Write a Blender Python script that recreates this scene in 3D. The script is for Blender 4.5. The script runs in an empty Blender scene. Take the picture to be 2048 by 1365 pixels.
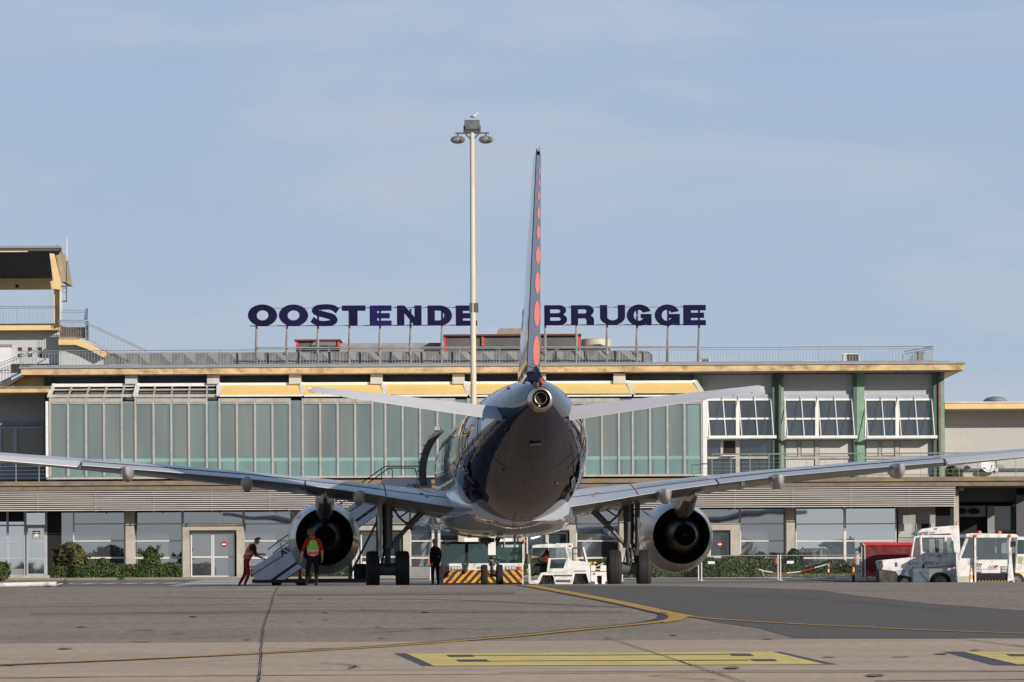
import bpy, bmesh, math, random
from mathutils import Vector, Matrix
random.seed(7)
sc = bpy.context.scene
COL = sc.collection
rad = math.radians
# ---------------------------------------------------------------- camera, world, sun, exposure
F = 8210.0          # focal length in photo pixels (2048 wide)
H0 = 1162.0         # horizon row at the middle of the photo
CZ = 0.2            # lens height above the stand the aircraft is parked on
ROLL = rad(0.30)
cr, sr = math.cos(ROLL), math.sin(ROLL)
cam = bpy.data.cameras.new("camera"); camo = bpy.data.objects.new("camera", cam); COL.objects.link(camo)
cam.sensor_width = 36.0; cam.lens = 36.0 * F / 2048.0
cam.shift_y = (H0 - 682.5) / 2048.0
cam.clip_start = 1.0; cam.clip_end = 8000
camo.matrix_world = Matrix.Translation((0, 0, CZ)) @ Matrix.Rotation(rad(90), 4, 'X') @ Matrix.Rotation(-ROLL, 4, 'Z')
sc.camera = camo
SUN_EL, SUN_AZ = 18.5, 40.0     # azimuth measured from straight behind the camera towards the right
w = bpy.data.worlds.new("World"); sc.world = w; w.use_nodes = True
nt = w.node_tree; nt.nodes.clear()
out = nt.nodes.new('ShaderNodeOutputWorld'); bg = nt.nodes.new('ShaderNodeBackground')
sky = nt.nodes.new('ShaderNodeTexSky'); sky.sky_type = 'NISHITA'; sky.sun_disc = False
sky.sun_elevation = rad(SUN_EL); sky.sun_rotation = rad(180 - SUN_AZ)
sky.air_density = 1.0; sky.dust_density = .6; sky.ozone_density = 3.0; sky.altitude = 0
tc = nt.nodes.new('ShaderNodeTexCoord'); mp = nt.nodes.new('ShaderNodeMapping')
mp.inputs['Scale'].default_value = (2.0, 2.0, 9.0); mp.inputs['Rotation'].default_value = (0.0, rad(8), 0)
nz = nt.nodes.new('ShaderNodeTexNoise'); nz.inputs['Scale'].default_value = 4.5; nz.inputs['Detail'].default_value = 7; nz.inputs['Roughness'].default_value = .58
nz.inputs['Distortion'].default_value = .6
rp = nt.nodes.new('ShaderNodeValToRGB'); rp.color_ramp.elements[0].position = .45; rp.color_ramp.elements[1].position = .70
rp.color_ramp.elements[0].color = (0, 0, 0, 1); rp.color_ramp.elements[1].color = (.6,) * 3 + (1,)
nt.links.new(tc.outputs['Generated'], mp.inputs[0]); nt.links.new(mp.outputs[0], nz.inputs['Vector']); nt.links.new(nz.outputs[0], rp.inputs[0])
sz = nt.nodes.new('ShaderNodeSeparateXYZ'); nt.links.new(tc.outputs['Generated'], sz.inputs[0])
def wmix(a_, b_, f_):
    m_ = nt.nodes.new('ShaderNodeMix'); m_.data_type = 'RGBA'; nt.links.new(f_, m_.inputs[0])
    for k_, v_ in ((6, a_), (7, b_)):
        if isinstance(v_, tuple): m_.inputs[k_].default_value = v_
        else: nt.links.new(v_, m_.inputs[k_])
    return m_.outputs[2]
def zmap(z0, z1, v0, v1):
    r_ = nt.nodes.new('ShaderNodeMapRange'); r_.interpolation_type = 'SMOOTHSTEP'; nt.links.new(sz.outputs[2], r_.inputs[0])
    for k_, v_ in zip(('From Min', 'From Max', 'To Min', 'To Max'), (z0, z1, v0, v1)): r_.inputs[k_].default_value = v_
    return r_.outputs[0]
back = nt.nodes.new('ShaderNodeMapRange'); nt.links.new(sz.outputs[1], back.inputs[0]); back.inputs['From Min'].default_value = .3; back.inputs['From Max'].default_value = -.9
haze = wmix(wmix((5.15, 6.2, 7.45, 1), (6.3, 6.45, 6.6, 1), back.outputs[0]), (4.3, 5.7, 7.75, 1), zmap(-.01, .17, 0, 1))      # pale low sky, bluer above
strk = wmix(haze, (6.35, 6.65, 7.6, 1), rp.outputs[0])                                  # thin cloud streaks
full = wmix(strk, sky.outputs[0], zmap(.16, .5, 0, .93))                             # clear sky overhead
nt.links.new(full, bg.inputs[0]); bg.inputs[1].default_value = 0.085
nt.links.new(bg.outputs[0], out.inputs[0])
sl = bpy.data.lights.new("sun", 'SUN'); slo = bpy.data.objects.new("sun", sl); COL.objects.link(slo)
sl.energy = 4.5; sl.angle = rad(.53); sl.color = (1.0, .915, .82)
az = rad(SUN_AZ); el = rad(SUN_EL)
SUND = Vector((math.sin(az) * math.cos(el), -math.cos(az) * math.cos(el), math.sin(el)))
slo.rotation_euler = (-SUND).to_track_quat('-Z', 'Y').to_euler()
slo.location = (60, -60, 60)
sc.view_settings.view_transform = 'Standard'; sc.view_settings.look = 'None'
sc.view_settings.gamma = 1; sc.view_settings.exposure = 0.0
sc.cycles.max_bounces = 6

# ---------------------------------------------------------------- pixel <-> world
def Wp(px, py, D):
    dx, dy = px - 1024.0, H0 - py
    return Vector(((dx * cr + dy * sr) * D / F, D, CZ + (dy * cr - dx * sr) * D / F))
def S(px, D): return px * D / F
PLK = [(-600, -2.1), (-30, -1.93), (0, -1.44), (93, .092), (99, .118), (106, .06), (116, 0), (142, 0), (152, .07), (170, .33), (178, .375), (900, .375)]
def _pl(y):
    for (a, za), (b, zb) in zip(PLK, PLK[1:]):
        if a <= y <= b: return za + (zb - za) * (y - a) / (b - a)
    return PLK[-1][1] if y > 0 else PLK[0][1]
def G(y): return sum(_pl(y + k) for k in (-3, -2, -1, 0, 1, 2, 3)) / 7.0
def ground(px, py, dmin=30.0, dmax=175.0):
    d = dmin; prev = None
    while d < dmax:
        p = Wp(px, py, d); e = p.z - G(d)
        if prev is not None and prev > 0 >= e: return p
        if dmin > 140 and prev is not None and prev < 0 <= e: return p
        prev = e; d += .05
    return Wp(px, py, dmax)

# ---------------------------------------------------------------- materials
def nn(nt, t, **k):
    n = nt.nodes.new(t)
    for a, b in k.items(): setattr(n, a, b)
    return n
MATS = {}
def mat(name, col, rough=.6, metal=0, var=.12, vs=2.0, bump=0, bs=30, spec=.5, coat=0, emit=0, stain=None, ss=1.2, sa=.5, stretch=(1, 1, 1), grime=0):
    if name in MATS: return MATS[name]
    m = bpy.data.materials.new(name); m.use_nodes = True; t = m.node_tree; b = t.nodes['Principled BSDF']
    b.inputs['Roughness'].default_value = rough; b.inputs['Metallic'].default_value = metal
    b.inputs['Specular IOR Level'].default_value = spec; b.inputs['Coat Weight'].default_value = coat; b.inputs['Coat Roughness'].default_value = .03
    tc = nn(t, 'ShaderNodeTexCoord'); mp = nn(t, 'ShaderNodeMapping'); mp.inputs['Scale'].default_value = stretch
    t.links.new(tc.outputs['Object'], mp.inputs[0])
    n1 = nn(t, 'ShaderNodeTexNoise'); n1.inputs['Scale'].default_value = vs; n1.inputs['Detail'].default_value = 6
    t.links.new(mp.outputs[0], n1.inputs['Vector'])
    r = nn(t, 'ShaderNodeMapRange'); r.inputs['From Min'].default_value = .3; r.inputs['From Max'].default_value = .7
    r.inputs['To Min'].default_value = 1 - var; r.inputs['To Max'].default_value = 1 + var
    t.links.new(n1.outputs[0], r.inputs[0])
    mul = nn(t, 'ShaderNodeVectorMath', operation='SCALE'); mul.inputs[0].default_value = col[:3]
    t.links.new(r.outputs[0], mul.inputs['Scale']); last = mul.outputs[0]
    if stain:
        n2 = nn(t, 'ShaderNodeTexNoise'); n2.inputs['Scale'].default_value = ss; n2.inputs['Detail'].default_value = 8; n2.inputs['Roughness'].default_value = .65
        t.links.new(mp.outputs[0], n2.inputs['Vector'])
        r2 = nn(t, 'ShaderNodeMapRange'); r2.inputs['From Min'].default_value = .48; r2.inputs['From Max'].default_value = .66; r2.inputs['To Max'].default_value = sa
        t.links.new(n2.outputs[0], r2.inputs[0])
        mm = nn(t, 'ShaderNodeMix', data_type='RGBA'); t.links.new(r2.outputs[0], mm.inputs[0]); t.links.new(last, mm.inputs[6]); mm.inputs[7].default_value = (*stain, 1); last = mm.outputs[2]
    t.links.new(last, b.inputs['Base Color'])
    if bump:
        n3 = nn(t, 'ShaderNodeTexNoise'); n3.inputs['Scale'].default_value = bs; n3.inputs['Detail'].default_value = 4
        t.links.new(mp.outputs[0], n3.inputs['Vector']); bp = nn(t, 'ShaderNodeBump'); bp.inputs['Strength'].default_value = 1; bp.inputs['Distance'].default_value = bump
        t.links.new(n3.outputs[0], bp.inputs['Height']); t.links.new(bp.outputs[0], b.inputs['Normal'])
    if emit: b.inputs['Emission Color'].default_value = (*col[:3], 1); b.inputs['Emission Strength'].default_value = emit
    MATS[name] = m; return m
def glass(name, col, refl=.35, wav=.004, ws=1.2, tint=(.9, .95, 1), var=.15, trans=0, vs=.8, stretch=(1, 1, .15)):
    if name in MATS: return MATS[name]
    m = bpy.data.materials.new(name); m.use_nodes = True; t = m.node_tree; t.nodes.clear()
    o = nn(t, 'ShaderNodeOutputMaterial'); d = nn(t, 'ShaderNodeBsdfDiffuse'); g = nn(t, 'ShaderNodeBsdfGlossy'); g.inputs['Roughness'].default_value = .015
    g.inputs['Color'].default_value = (*tint, 1); x = nn(t, 'ShaderNodeMixShader'); x.inputs[0].default_value = refl
    tc = nn(t, 'ShaderNodeTexCoord'); mp = nn(t, 'ShaderNodeMapping'); mp.inputs['Scale'].default_value = stretch
    n1 = nn(t, 'ShaderNodeTexNoise'); n1.inputs['Scale'].default_value = vs; t.links.new(tc.outputs['Object'], mp.inputs[0]); t.links.new(mp.outputs[0], n1.inputs['Vector'])
    r = nn(t, 'ShaderNodeMapRange'); r.inputs['From Min'].default_value = .3; r.inputs['From Max'].default_value = .7; r.inputs['To Min'].default_value = 1 - var; r.inputs['To Max'].default_value = 1 + var
    t.links.new(n1.outputs[0], r.inputs[0]); mul = nn(t, 'ShaderNodeVectorMath', operation='SCALE'); mul.inputs[0].default_value = col; t.links.new(r.outputs[0], mul.inputs['Scale'])
    t.links.new(mul.outputs[0], d.inputs[0])
    n2 = nn(t, 'ShaderNodeTexNoise'); n2.inputs['Scale'].default_value = ws; n2.inputs['Detail'].default_value = 1; t.links.new(tc.outputs['Object'], n2.inputs['Vector'])
    bp = nn(t, 'ShaderNodeBump'); bp.inputs['Distance'].default_value = wav; t.links.new(n2.outputs[0], bp.inputs['Height']); t.links.new(bp.outputs[0], g.inputs['Normal'])
    base = d
    if trans:
        tr = nn(t, 'ShaderNodeBsdfTransparent'); tr.inputs[0].default_value = (.75, .82, .8, 1); x2 = nn(t, 'ShaderNodeMixShader'); x2.inputs[0].default_value = trans
        t.links.new(d.outputs[0], x2.inputs[1]); t.links.new(tr.outputs[0], x2.inputs[2]); base = x2
    t.links.new(base.outputs[0], x.inputs[1]); t.links.new(g.outputs[0], x.inputs[2]); t.links.new(x.outputs[0], o.inputs[0])
    MATS[name] = m; return m
def bands(name, axis, stops, rough=.6, period=None, **k):
    """constant colour bands along a local axis; stops=[(from, colour)...]"""
    m = mat(name, (1, 1, 1), rough=rough, **k); t = m.node_tree; b = t.nodes['Principled BSDF']
    tc = nn(t, 'ShaderNodeTexCoord'); sp = nn(t, 'ShaderNodeSeparateXYZ'); t.links.new(tc.outputs['Object'], sp.inputs[0]); src = sp.outputs[axis]
    lo, hi = stops[0][0], stops[-1][0] + .001
    if period: lo, hi = 0, period
    r = nn(t, 'ShaderNodeMapRange'); r.inputs['From Min'].default_value = lo; r.inputs['From Max'].default_value = hi
    if period:
        mo = nn(t, 'ShaderNodeMath', operation='FLOORED_MODULO'); mo.inputs[1].default_value = period; t.links.new(src, mo.inputs[0]); src = mo.outputs[0]
    t.links.new(src, r.inputs[0]); c = nn(t, 'ShaderNodeValToRGB'); c.color_ramp.interpolation = 'CONSTANT'
    els = c.color_ramp.elements
    els[0].position = 0; els[0].color = (*stops[0][1], 1); els[1].position = min(1, (stops[1][0] - lo) / (hi - lo)); els[1].color = (*stops[1][1], 1)
    for z, cc in stops[2:]:
        e = els.new(min(1, (z - lo) / (hi - lo))); e.color = (*cc, 1)
    t.links.new(r.outputs[0], c.inputs[0]); t.links.new(c.outputs[0], b.inputs['Base Color']); return m

M_concrete = mat('concrete', (.42, .39, .34), .85, var=.1, stain=(.2, .17, .13), ss=1.5, sa=.5, bump=.004)
M_yellow = mat('cornice_yellow', (.62, .45, .235), .8, var=.15, vs=1.4, stain=(.27, .19, .11), ss=1.6, sa=.9, stretch=(1, 1, 1.6))
M_yellow2 = mat('yellow_plaster', (.72, .52, .26), .8, var=.06, vs=2, stain=(.45, .33, .18), ss=.9, sa=.35)
M_terr = mat('terrace_edge', (.2, .16, .12), .9, var=.25, vs=1.4, stain=(.34, .235, .09), ss=.6, sa=.75, stretch=(1, 1, 2))
M_terr2 = mat('terrace_fascia', (.2, .165, .13), .9, var=.15, vs=2, stain=(.1, .085, .07), ss=2.5, sa=.6)
M_white = mat('white_paint', (.78, .77, .74), .45, var=.05, stain=(.45, .42, .36), ss=3, sa=.25)
M_pil = mat('pillar_pale', (.5, .48, .45), .7, var=.1)
M_frame = mat('frame_grey', (.42, .395, .35), .6, var=.12, vs=3, stain=(.28, .25, .2), ss=4, sa=.5)
M_dgrey = mat('dark_grey', (.08, .08, .085), .6, var=.1)
M_mgrey = mat('mid_grey', (.24, .24, .24), .7, var=.1)
M_black = mat('black_void', (.008, .008, .009), .8, var=.1)
M_gpost = mat('green_post', (.21, .34, .24), .7, var=.12, stain=(.12, .16, .12), ss=3, sa=.5)
M_dgpost = mat('dark_green_post', (.06, .13, .1), .7, var=.12)
M_alu = mat('aluminium', (.5, .5, .5), .4, metal=.3, var=.08)
M_rail = mat('railing_metal', (.3, .31, .32), .5, metal=.3, var=.1)
M_lintel = mat('lintel_blue', (.34, .40, .48), .7, var=.08)
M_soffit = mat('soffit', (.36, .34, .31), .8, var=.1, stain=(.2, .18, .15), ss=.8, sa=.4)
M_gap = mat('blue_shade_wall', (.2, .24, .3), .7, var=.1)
M_duct = mat('zinc_duct', (.19, .195, .195), .6, metal=.2, var=.15, vs=1.5)
M_red = mat('red_paint', (.62, .05, .025), .5, var=.08)
M_orange = mat('orange_lens', (.85, .16, .02), .3, var=.05, coat=.5)
M_rlens = mat('red_lens', (.55, .02, .02), .25, var=.05, coat=.6)
M_tyre = mat('tyre_rubber', (.022, .021, .021), .85, var=.25, vs=9)
M_rim = mat('wheel_rim', (.3, .29, .27), .5, metal=.4, var=.15)
M_navysign = mat('sign_navy', (.007, .006, .036), .75, var=.4, vs=.7, spec=.15)
M_gse = mat('service_white', (.74, .73, .70), .45, var=.08, vs=3, stain=(.24, .2, .16), ss=2.6, sa=.65, coat=.15)
M_gsed = mat('service_grey', (.42, .43, .46), .5, var=.12, vs=5, stain=(.12, .11, .1), ss=3, sa=.7)
M_grime = mat('grimy_paint', (.04, .038, .036), .8, var=.4, vs=6, stain=(.14, .13, .12), ss=4, sa=.5)
M_skin = mat('skin', (.5, .27, .18), .6, var=.06)
M_hair = mat('hair_brown', (.07, .035, .02), .7, var=.2, vs=20)
M_ginger = mat('hair_ginger', (.17, .06, .025), .7, var=.2, vs=20)
M_leaf = mat('leaf_green', (.05, .085, .018), .6, var=.45, vs=4)
M_leafd = mat('leaf_dark', (.026, .048, .013), .6, var=.4, vs=4)
M_leafb = mat('leaf_bronze', (.12, .085, .03), .6, var=.45, vs=4)
M_leafy = mat('leaf_yellowgreen', (.10, .115, .025), .6, var=.4, vs=4)
M_stem = mat('bark', (.08, .06, .04), .9, var=.2)
G_curtain = glass('curtain_glass', (.085, .12, .12), .36, .0025, .7, (.8, .93, .93), var=.25, vs=.9)
G_band = glass('curtain_glass_band', (.2, .36, .30), .3, .0025, .7, (.8, .95, .93), var=.15)
G_gf = glass('lobby_glass', (.075, .08, .085), .42, .006, .45, (.86, .9, .93), var=.2)
G_gfb = glass('lobby_glass_clear', (.08, .09, .09), .72, .002, .3, (.92, .96, .98), var=.1)
G_dark = glass('window_glass', (.03, .042, .048), .15, .003, .6, (.8, .86, .9), var=.4, vs=.7)
G_olive = glass('window_glass_olive', (.11, .11, .095), .1, .003, .6)
G_veh = glass('vehicle_glass', (.02, .035, .035), .18, .001, 2, trans=.7)
G_tug = glass('tug_glass', (.02, .04, .038), .13, .001, 2, (.7, .9, .9), trans=.35)
M_blind = mat('blind', (.5, .49, .46), .6, var=.04)

def tile_mat(name, c1, c2, mortar, bw=.2, bh=.14, grid=False):
    if name in MATS: return MATS[name]
    m = mat(name, c1, .35); t = m.node_tree; b = t.nodes['Principled BSDF']
    tc = nn(t, 'ShaderNodeTexCoord'); sp = nn(t, 'ShaderNodeSeparateXYZ'); cb = nn(t, 'ShaderNodeCombineXYZ')
    t.links.new(tc.outputs['Object'], sp.inputs[0]); ad = nn(t, 'ShaderNodeMath', operation='ADD'); t.links.new(sp.outputs[0], ad.inputs[0]); t.links.new(sp.outputs[1], ad.inputs[1])
    t.links.new(ad.outputs[0], cb.inputs[0]); t.links.new(sp.outputs[2], cb.inputs[1])
    br = nn(t, 'ShaderNodeTexBrick'); br.offset = 0 if grid else .5; br.inputs['Scale'].default_value = 1; br.inputs['Brick Width'].default_value = bw; br.inputs['Row Height'].default_value = bh
    br.inputs['Mortar Size'].default_value = .009; br.inputs['Color1'].default_value = (*c1, 1); br.inputs['Color2'].default_value = (*c2, 1); br.inputs['Mortar'].default_value = (*mortar, 1)
    t.links.new(cb.outputs[0], br.inputs['Vector']); t.links.new(br.outputs[0], b.inputs['Base Color']); return m
T_brick = tile_mat('glazed_brick', (.52, .52, .50), (.46, .46, .45), (.36, .36, .35), .13, .075)
T_tower = tile_mat('tower_tile', (.55, .58, .57), (.5, .53, .52), (.36, .38, .39), .12, .08)
T_annex = tile_mat('annex_tile', (.5, .49, .45), (.46, .45, .42), (.38, .37, .35), .11, .11, True)
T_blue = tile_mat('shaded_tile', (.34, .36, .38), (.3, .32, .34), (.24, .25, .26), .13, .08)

# ---------------------------------------------------------------- mesh builder
class MB:
    def __init__(s): s.v = []; s.f = []; s.m = []; s.mi = 0
    def add(s, vs, fs):
        o = len(s.v); s.v += [Vector(p) for p in vs]
        for f in fs: s.f.append([i + o for i in f]); s.m.append(s.mi)
        return s
    def box(s, a, b):
        x0, y0, z0 = (min(a[i], b[i]) for i in range(3)); x1, y1, z1 = (max(a[i], b[i]) for i in range(3))
        return s.add([(x0, y0, z0), (x1, y0, z0), (x1, y1, z0), (x0, y1, z0), (x0, y0, z1), (x1, y0, z1), (x1, y1, z1), (x0, y1, z1)],
                     [(0, 3, 2, 1), (4, 5, 6, 7), (0, 1, 5, 4), (1, 2, 6, 5), (2, 3, 7, 6), (3, 0, 4, 7)])
    def tube(s, p0, p1, r0, r1=None, n=10, cap=True):
        if r1 is None: r1 = r0
        p0, p1 = Vector(p0), Vector(p1); d = (p1 - p0).normalized(); u = d.orthogonal().normalized(); w_ = d.cross(u)
        vs = []
        for p, r in ((p0, r0), (p1, r1)):
            for k in range(n):
                a = 2 * math.pi * k / n; vs.append(p + (u * math.cos(a) + w_ * math.sin(a)) * r)
        fs = [(k, (k + 1) % n, n + (k + 1) % n, n + k) for k in range(n)]
        if cap: fs += [tuple(range(n - 1, -1, -1)), tuple(range(n, 2 * n))]
        return s.add(vs, fs)
    def path(s, pts, r, n=8):
        for a, b in zip(pts, pts[1:]): s.tube(a, b, r, n=n)
        return s
    def lathe(s, prof, c, axis='Y', n=48, close=False):
        c = Vector(c); vs = []; fs = []
        for (t, r) in prof:
            for k in range(n):
                a = 2 * math.pi * k / n; ca, sa = math.cos(a) * r, math.sin(a) * r
                p = {'Y': (ca, t, sa), 'X': (t, ca, sa), 'Z': (ca, sa, t)}[axis]; vs.append(c + Vector(p))
        for i in range(len(prof) - 1):
            for k in range(n): fs.append((i * n + k, i * n + (k + 1) % n, (i + 1) * n + (k + 1) % n, (i + 1) * n + k))
        if close:
            fs += [tuple(range(n - 1, -1, -1)), tuple((len(prof) - 1) * n + k for k in range(n))]
        return s.add(vs, fs)
    def loft(s, rings, cap=True, closed=True):
        n = len(rings[0]); vs = [p for r in rings for p in r]; fs = []
        for i in range(len(rings) - 1):
            for k in range(n if closed else n - 1): fs.append((i * n + k, i * n + (k + 1) % n, (i + 1) * n + (k + 1) % n, (i + 1) * n + k))
        if cap: fs += [tuple(range(n - 1, -1, -1)), tuple((len(rings) - 1) * n + k for k in range(n))]
        return s.add(vs, fs)
    def prism(s, pts, d):     # pts: world points, extruded by vector d
        d = Vector(d); pts = [Vector(p) for p in pts]; n = len(pts)
        return s.add(pts + [p + d for p in pts], [tuple(range(n)), tuple(range(2 * n - 1, n - 1, -1))] + [(k, n + k, n + (k + 1) % n, (k + 1) % n) for k in range(n)])
    def pp(s, px, D, depth):  # outline given in photo pixels at distance D, extruded away from the camera
        return s.prism([Wp(x, y, D) for x, y in px], (0, depth, 0))
    def B(s, D, x0, y0, x1, y1, depth=.1, rx=None):
        if rx is None: rx = (x0 + x1) / 2
        ym = (y0 + y1) / 2
        a = Wp(x0, ym, D); b = Wp(x1, ym, D); zt = Wp(rx, y0, D).z; zb = Wp(rx, y1, D).z
        return s.box((a.x, D, zb), (b.x, D + depth, zt))
    def ell(s, c, r, nu=14, nv=9):
        c = Vector(c); vs = []; fs = []
        for i in range(nv + 1):
            t = math.pi * i / nv
            for k in range(nu):
                a = 2 * math.pi * k / nu; vs.append(c + Vector((r[0] * math.sin(t) * math.cos(a), r[1] * math.sin(t) * math.sin(a), r[2] * math.cos(t))))
        for i in range(nv):
            for k in range(nu): fs.append((i * nu + k, (i + 1) * nu + k, (i + 1) * nu + (k + 1) % nu, i * nu + (k + 1) % nu))
        return s.add(vs, fs)
    def build(s, name, mats, parent=None, smooth=False, base=None, bevel=0, fixn=True):
        me = bpy.data.meshes.new(name); off = Vector((0, 0, 0))
        if parent is not None and not parent.get('_local'): off = Vector(parent.get('_base', (0, 0, 0)))
        if parent is None: off = Vector(base) if base is not None else Vector((0, 0, 0))
        me.from_pydata([tuple(p - off) for p in s.v], [], s.f)
        if not isinstance(mats, (list, tuple)): mats = [mats]
        for m in mats: me.materials.append(m)
        me.polygons.foreach_set('material_index', [min(i, len(mats) - 1) for i in s.m])
        if fixn:
            bm = bmesh.new(); bm.from_mesh(me); bmesh.ops.recalc_face_normals(bm, faces=bm.faces); bm.to_mesh(me); bm.free()
        if smooth:
            me.polygons.foreach_set('use_smooth', [True] * len(me.polygons))
            try: me.set_sharp_from_angle(angle=rad(smooth if smooth is not True else 40))
            except Exception: pass
        me.update(); o = bpy.data.objects.new(name, me); COL.objects.link(o)
        if parent is not None: o.parent = parent
        else: o.location = off
        if bevel:
            b = o.modifiers.new('bevel', 'BEVEL'); b.width = bevel; b.segments = 2; b.limit_method = 'ANGLE'; b.angle_limit = rad(40)
        return o
def thing(name, label, cat, base=(0, 0, 0), group=None, local=False, rotz=0):
    o = bpy.data.objects.new(name, None); COL.objects.link(o); o.location = base; o.rotation_euler = (0, 0, rotz); o.empty_display_size = .3
    o['label'] = label; o['category'] = cat
    if group: o['group'] = group
    if local: o['_local'] = 1
    else: o['_base'] = list(base)
    return o
def tag(o, label, cat, group=None):
    o['label'] = label; o['category'] = cat
    if group: o['group'] = group
    return o
def sub(parent):   # a sub-part of a part: part carries the same offset rules as its thing
    p = parent.parent
    if p is not None:
        if p.get('_local'): parent['_local'] = 1
        else: parent['_base'] = list(p.get('_base', (0, 0, 0)))
    return parent
def dup(root, loc, rotz=None, label=None, group=None):
    r = root.copy(); COL.objects.link(r); r.location = loc
    if rotz is not None: r.rotation_euler = (0, 0, rotz)
    if label: r['label'] = label
    if group: r['group'] = group
    for ch in list(root.children):
        c = ch.copy(); COL.objects.link(c); c.parent = r
        for g in list(ch.children):
            d = g.copy(); COL.objects.link(d); d.parent = c
    return r
def struct(o): o['kind'] = 'structure'; return o
def text_geo(txt, offset=0.0, extrude=.05, shear=0):
    cu = bpy.data.curves.new('t', 'FONT'); cu.body = txt; cu.offset = offset; cu.extrude = extrude; cu.resolution_u = 6; cu.shear = shear
    o = bpy.data.objects.new('t', cu); COL.objects.link(o); dg = bpy.context.evaluated_depsgraph_get(); me = o.evaluated_get(dg).to_mesh()
    vs = [v.co.copy() for v in me.vertices]; fs = [tuple(p.vertices) for p in me.polygons]; o.evaluated_get(dg).to_mesh_clear()
    bpy.data.objects.remove(o); bpy.data.curves.remove(cu)
    x0 = min(v.x for v in vs); x1 = max(v.x for v in vs); y0 = min(v.y for v in vs); y1 = max(v.y for v in vs)
    return [Vector(((v.x - x0) / (x1 - x0), (v.y - y0) / (y1 - y0), v.z / max(extrude, 1e-6))) for v in vs], fs
def text_on(mb, txt, O, U, V, thick=.006, offset=.02, shear=0):   # text spanned by vectors U (width) and V (height) from corner O
    vs, fs = text_geo(txt, offset, .05, shear); O, U, V = Vector(O), Vector(U), Vector(V); N = U.cross(V).normalized()
    return mb.add([O + U * v.x + V * v.y + N * (v.z * thick) for v in vs], fs)

# ================================================================ GROUND
M_asph = mat('asphalt', (.325, .262, .198), .9, var=.10, vs=.35, stain=(.22, .18, .145), ss=.3, sa=.55, bump=.006, bs=9, spec=.3, stretch=(.35, 1, 1))
M_asph2 = mat('asphalt_dark', (.145, .122, .10), .85, var=.10, vs=.4, stain=(.1, .095, .09), ss=.4, sa=.5, bump=.004, bs=9, spec=.35, stretch=(.35, 1, 1))
M_conc = mat('apron_concrete', (.56, .43, .31), .9, var=.08, vs=.5, stain=(.40, .31, .235), ss=.35, sa=.6, bump=.003, bs=12, spec=.3, stretch=(.3, 1, 1))
M_road = mat('service_road', (.2, .185, .17), .9, var=.1, vs=.8, spec=.3)
def add_grain(m, scale, amt):
    t = m.node_tree; b = t.nodes['Principled BSDF']; src = b.inputs['Base Color'].links[0].from_socket
    tc = nn(t, 'ShaderNodeTexCoord'); mp = nn(t, 'ShaderNodeMapping'); mp.inputs['Scale'].default_value = (1, .16, 1); n = nn(t, 'ShaderNodeTexNoise'); n.inputs['Scale'].default_value = scale; n.inputs['Detail'].default_value = 3
    t.links.new(tc.outputs['Object'], mp.inputs[0]); t.links.new(mp.outputs[0], n.inputs['Vector']); r = nn(t, 'ShaderNodeMapRange')
    r.inputs['From Min'].default_value = .32; r.inputs['From Max'].default_value = .68; r.inputs['To Min'].default_value = 1 - amt; r.inputs['To Max'].default_value = 1 + amt
    t.links.new(n.outputs[0], r.inputs[0]); mu = nn(t, 'ShaderNodeVectorMath', operation='SCALE'); t.links.new(src, mu.inputs[0]); t.links.new(r.outputs[0], mu.inputs['Scale']); t.links.new(mu.outputs[0], b.inputs['Base Color'])
add_grain(M_asph, 9, .13); add_grain(M_asph2, 12, .08); add_grain(M_conc, 10, .07)
ys = [-600, -300, -150, -60] + [float(y) for y in range(-30, 200)] + [230, 300, 500, 900]
mb = MB(); rows = []
for y in ys: rows.append([Vector((x, y, G(y))) for x in (-700, -120, -30, 0, 30, 120, 700)])
mb.loft(rows, cap=False, closed=False)
struct(mb.build('apron_ground', M_asph, smooth=True, fixn=False))
mb = MB(); mb.loft([[Vector((x, y, G(y) + .004)) for x in (-700, 700)] for y in ys if y <= 6], cap=False, closed=False)
struct(mb.build('grass_field', mat('field_grass', (.045, .06, .02), .95, var=.25, vs=.3), smooth=True, fixn=False))
def decal(poly, lift, name, m, px=True, dmin=30.0, hand=True):
    P = [ground(x, y, dmin) for x, y in poly] if px else [Vector((x, y, 0)) for x, y in poly]
    P = [(p.x, p.y) for p in P]; ya, yb = min(p[1] for p in P), max(p[1] for p in P)
    cuts = sorted(set([ya, yb] + [p[1] for p in P] + [float(k) for k in range(int(ya) + 1, int(yb) + 1)]))
    mb = MB(); n = len(P)
    for c0, c1 in zip(cuts, cuts[1:]):
        if c1 - c0 < 1e-5: continue
        ym = (c0 + c1) / 2; xs = []
        for i in range(n):
            (x0, y0), (x1, y1) = P[i], P[(i + 1) % n]
            if (y0 <= ym < y1) or (y1 <= ym < y0):
                f = lambda y: x0 + (x1 - x0) * (y - y0) / (y1 - y0)
                xs.append((f(ym), f(c0), f(c1)))
        xs.sort()
        for a, b in zip(xs[::2], xs[1::2]):
            mb.add([(a[1], c0, G(c0) + lift), (b[1], c0, G(c0) + lift), (b[2], c1, G(c1) + lift), (a[2], c1, G(c1) + lift)], [(0, 1, 2, 3)])
    return struct(mb.build(name, m, fixn=False))
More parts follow.
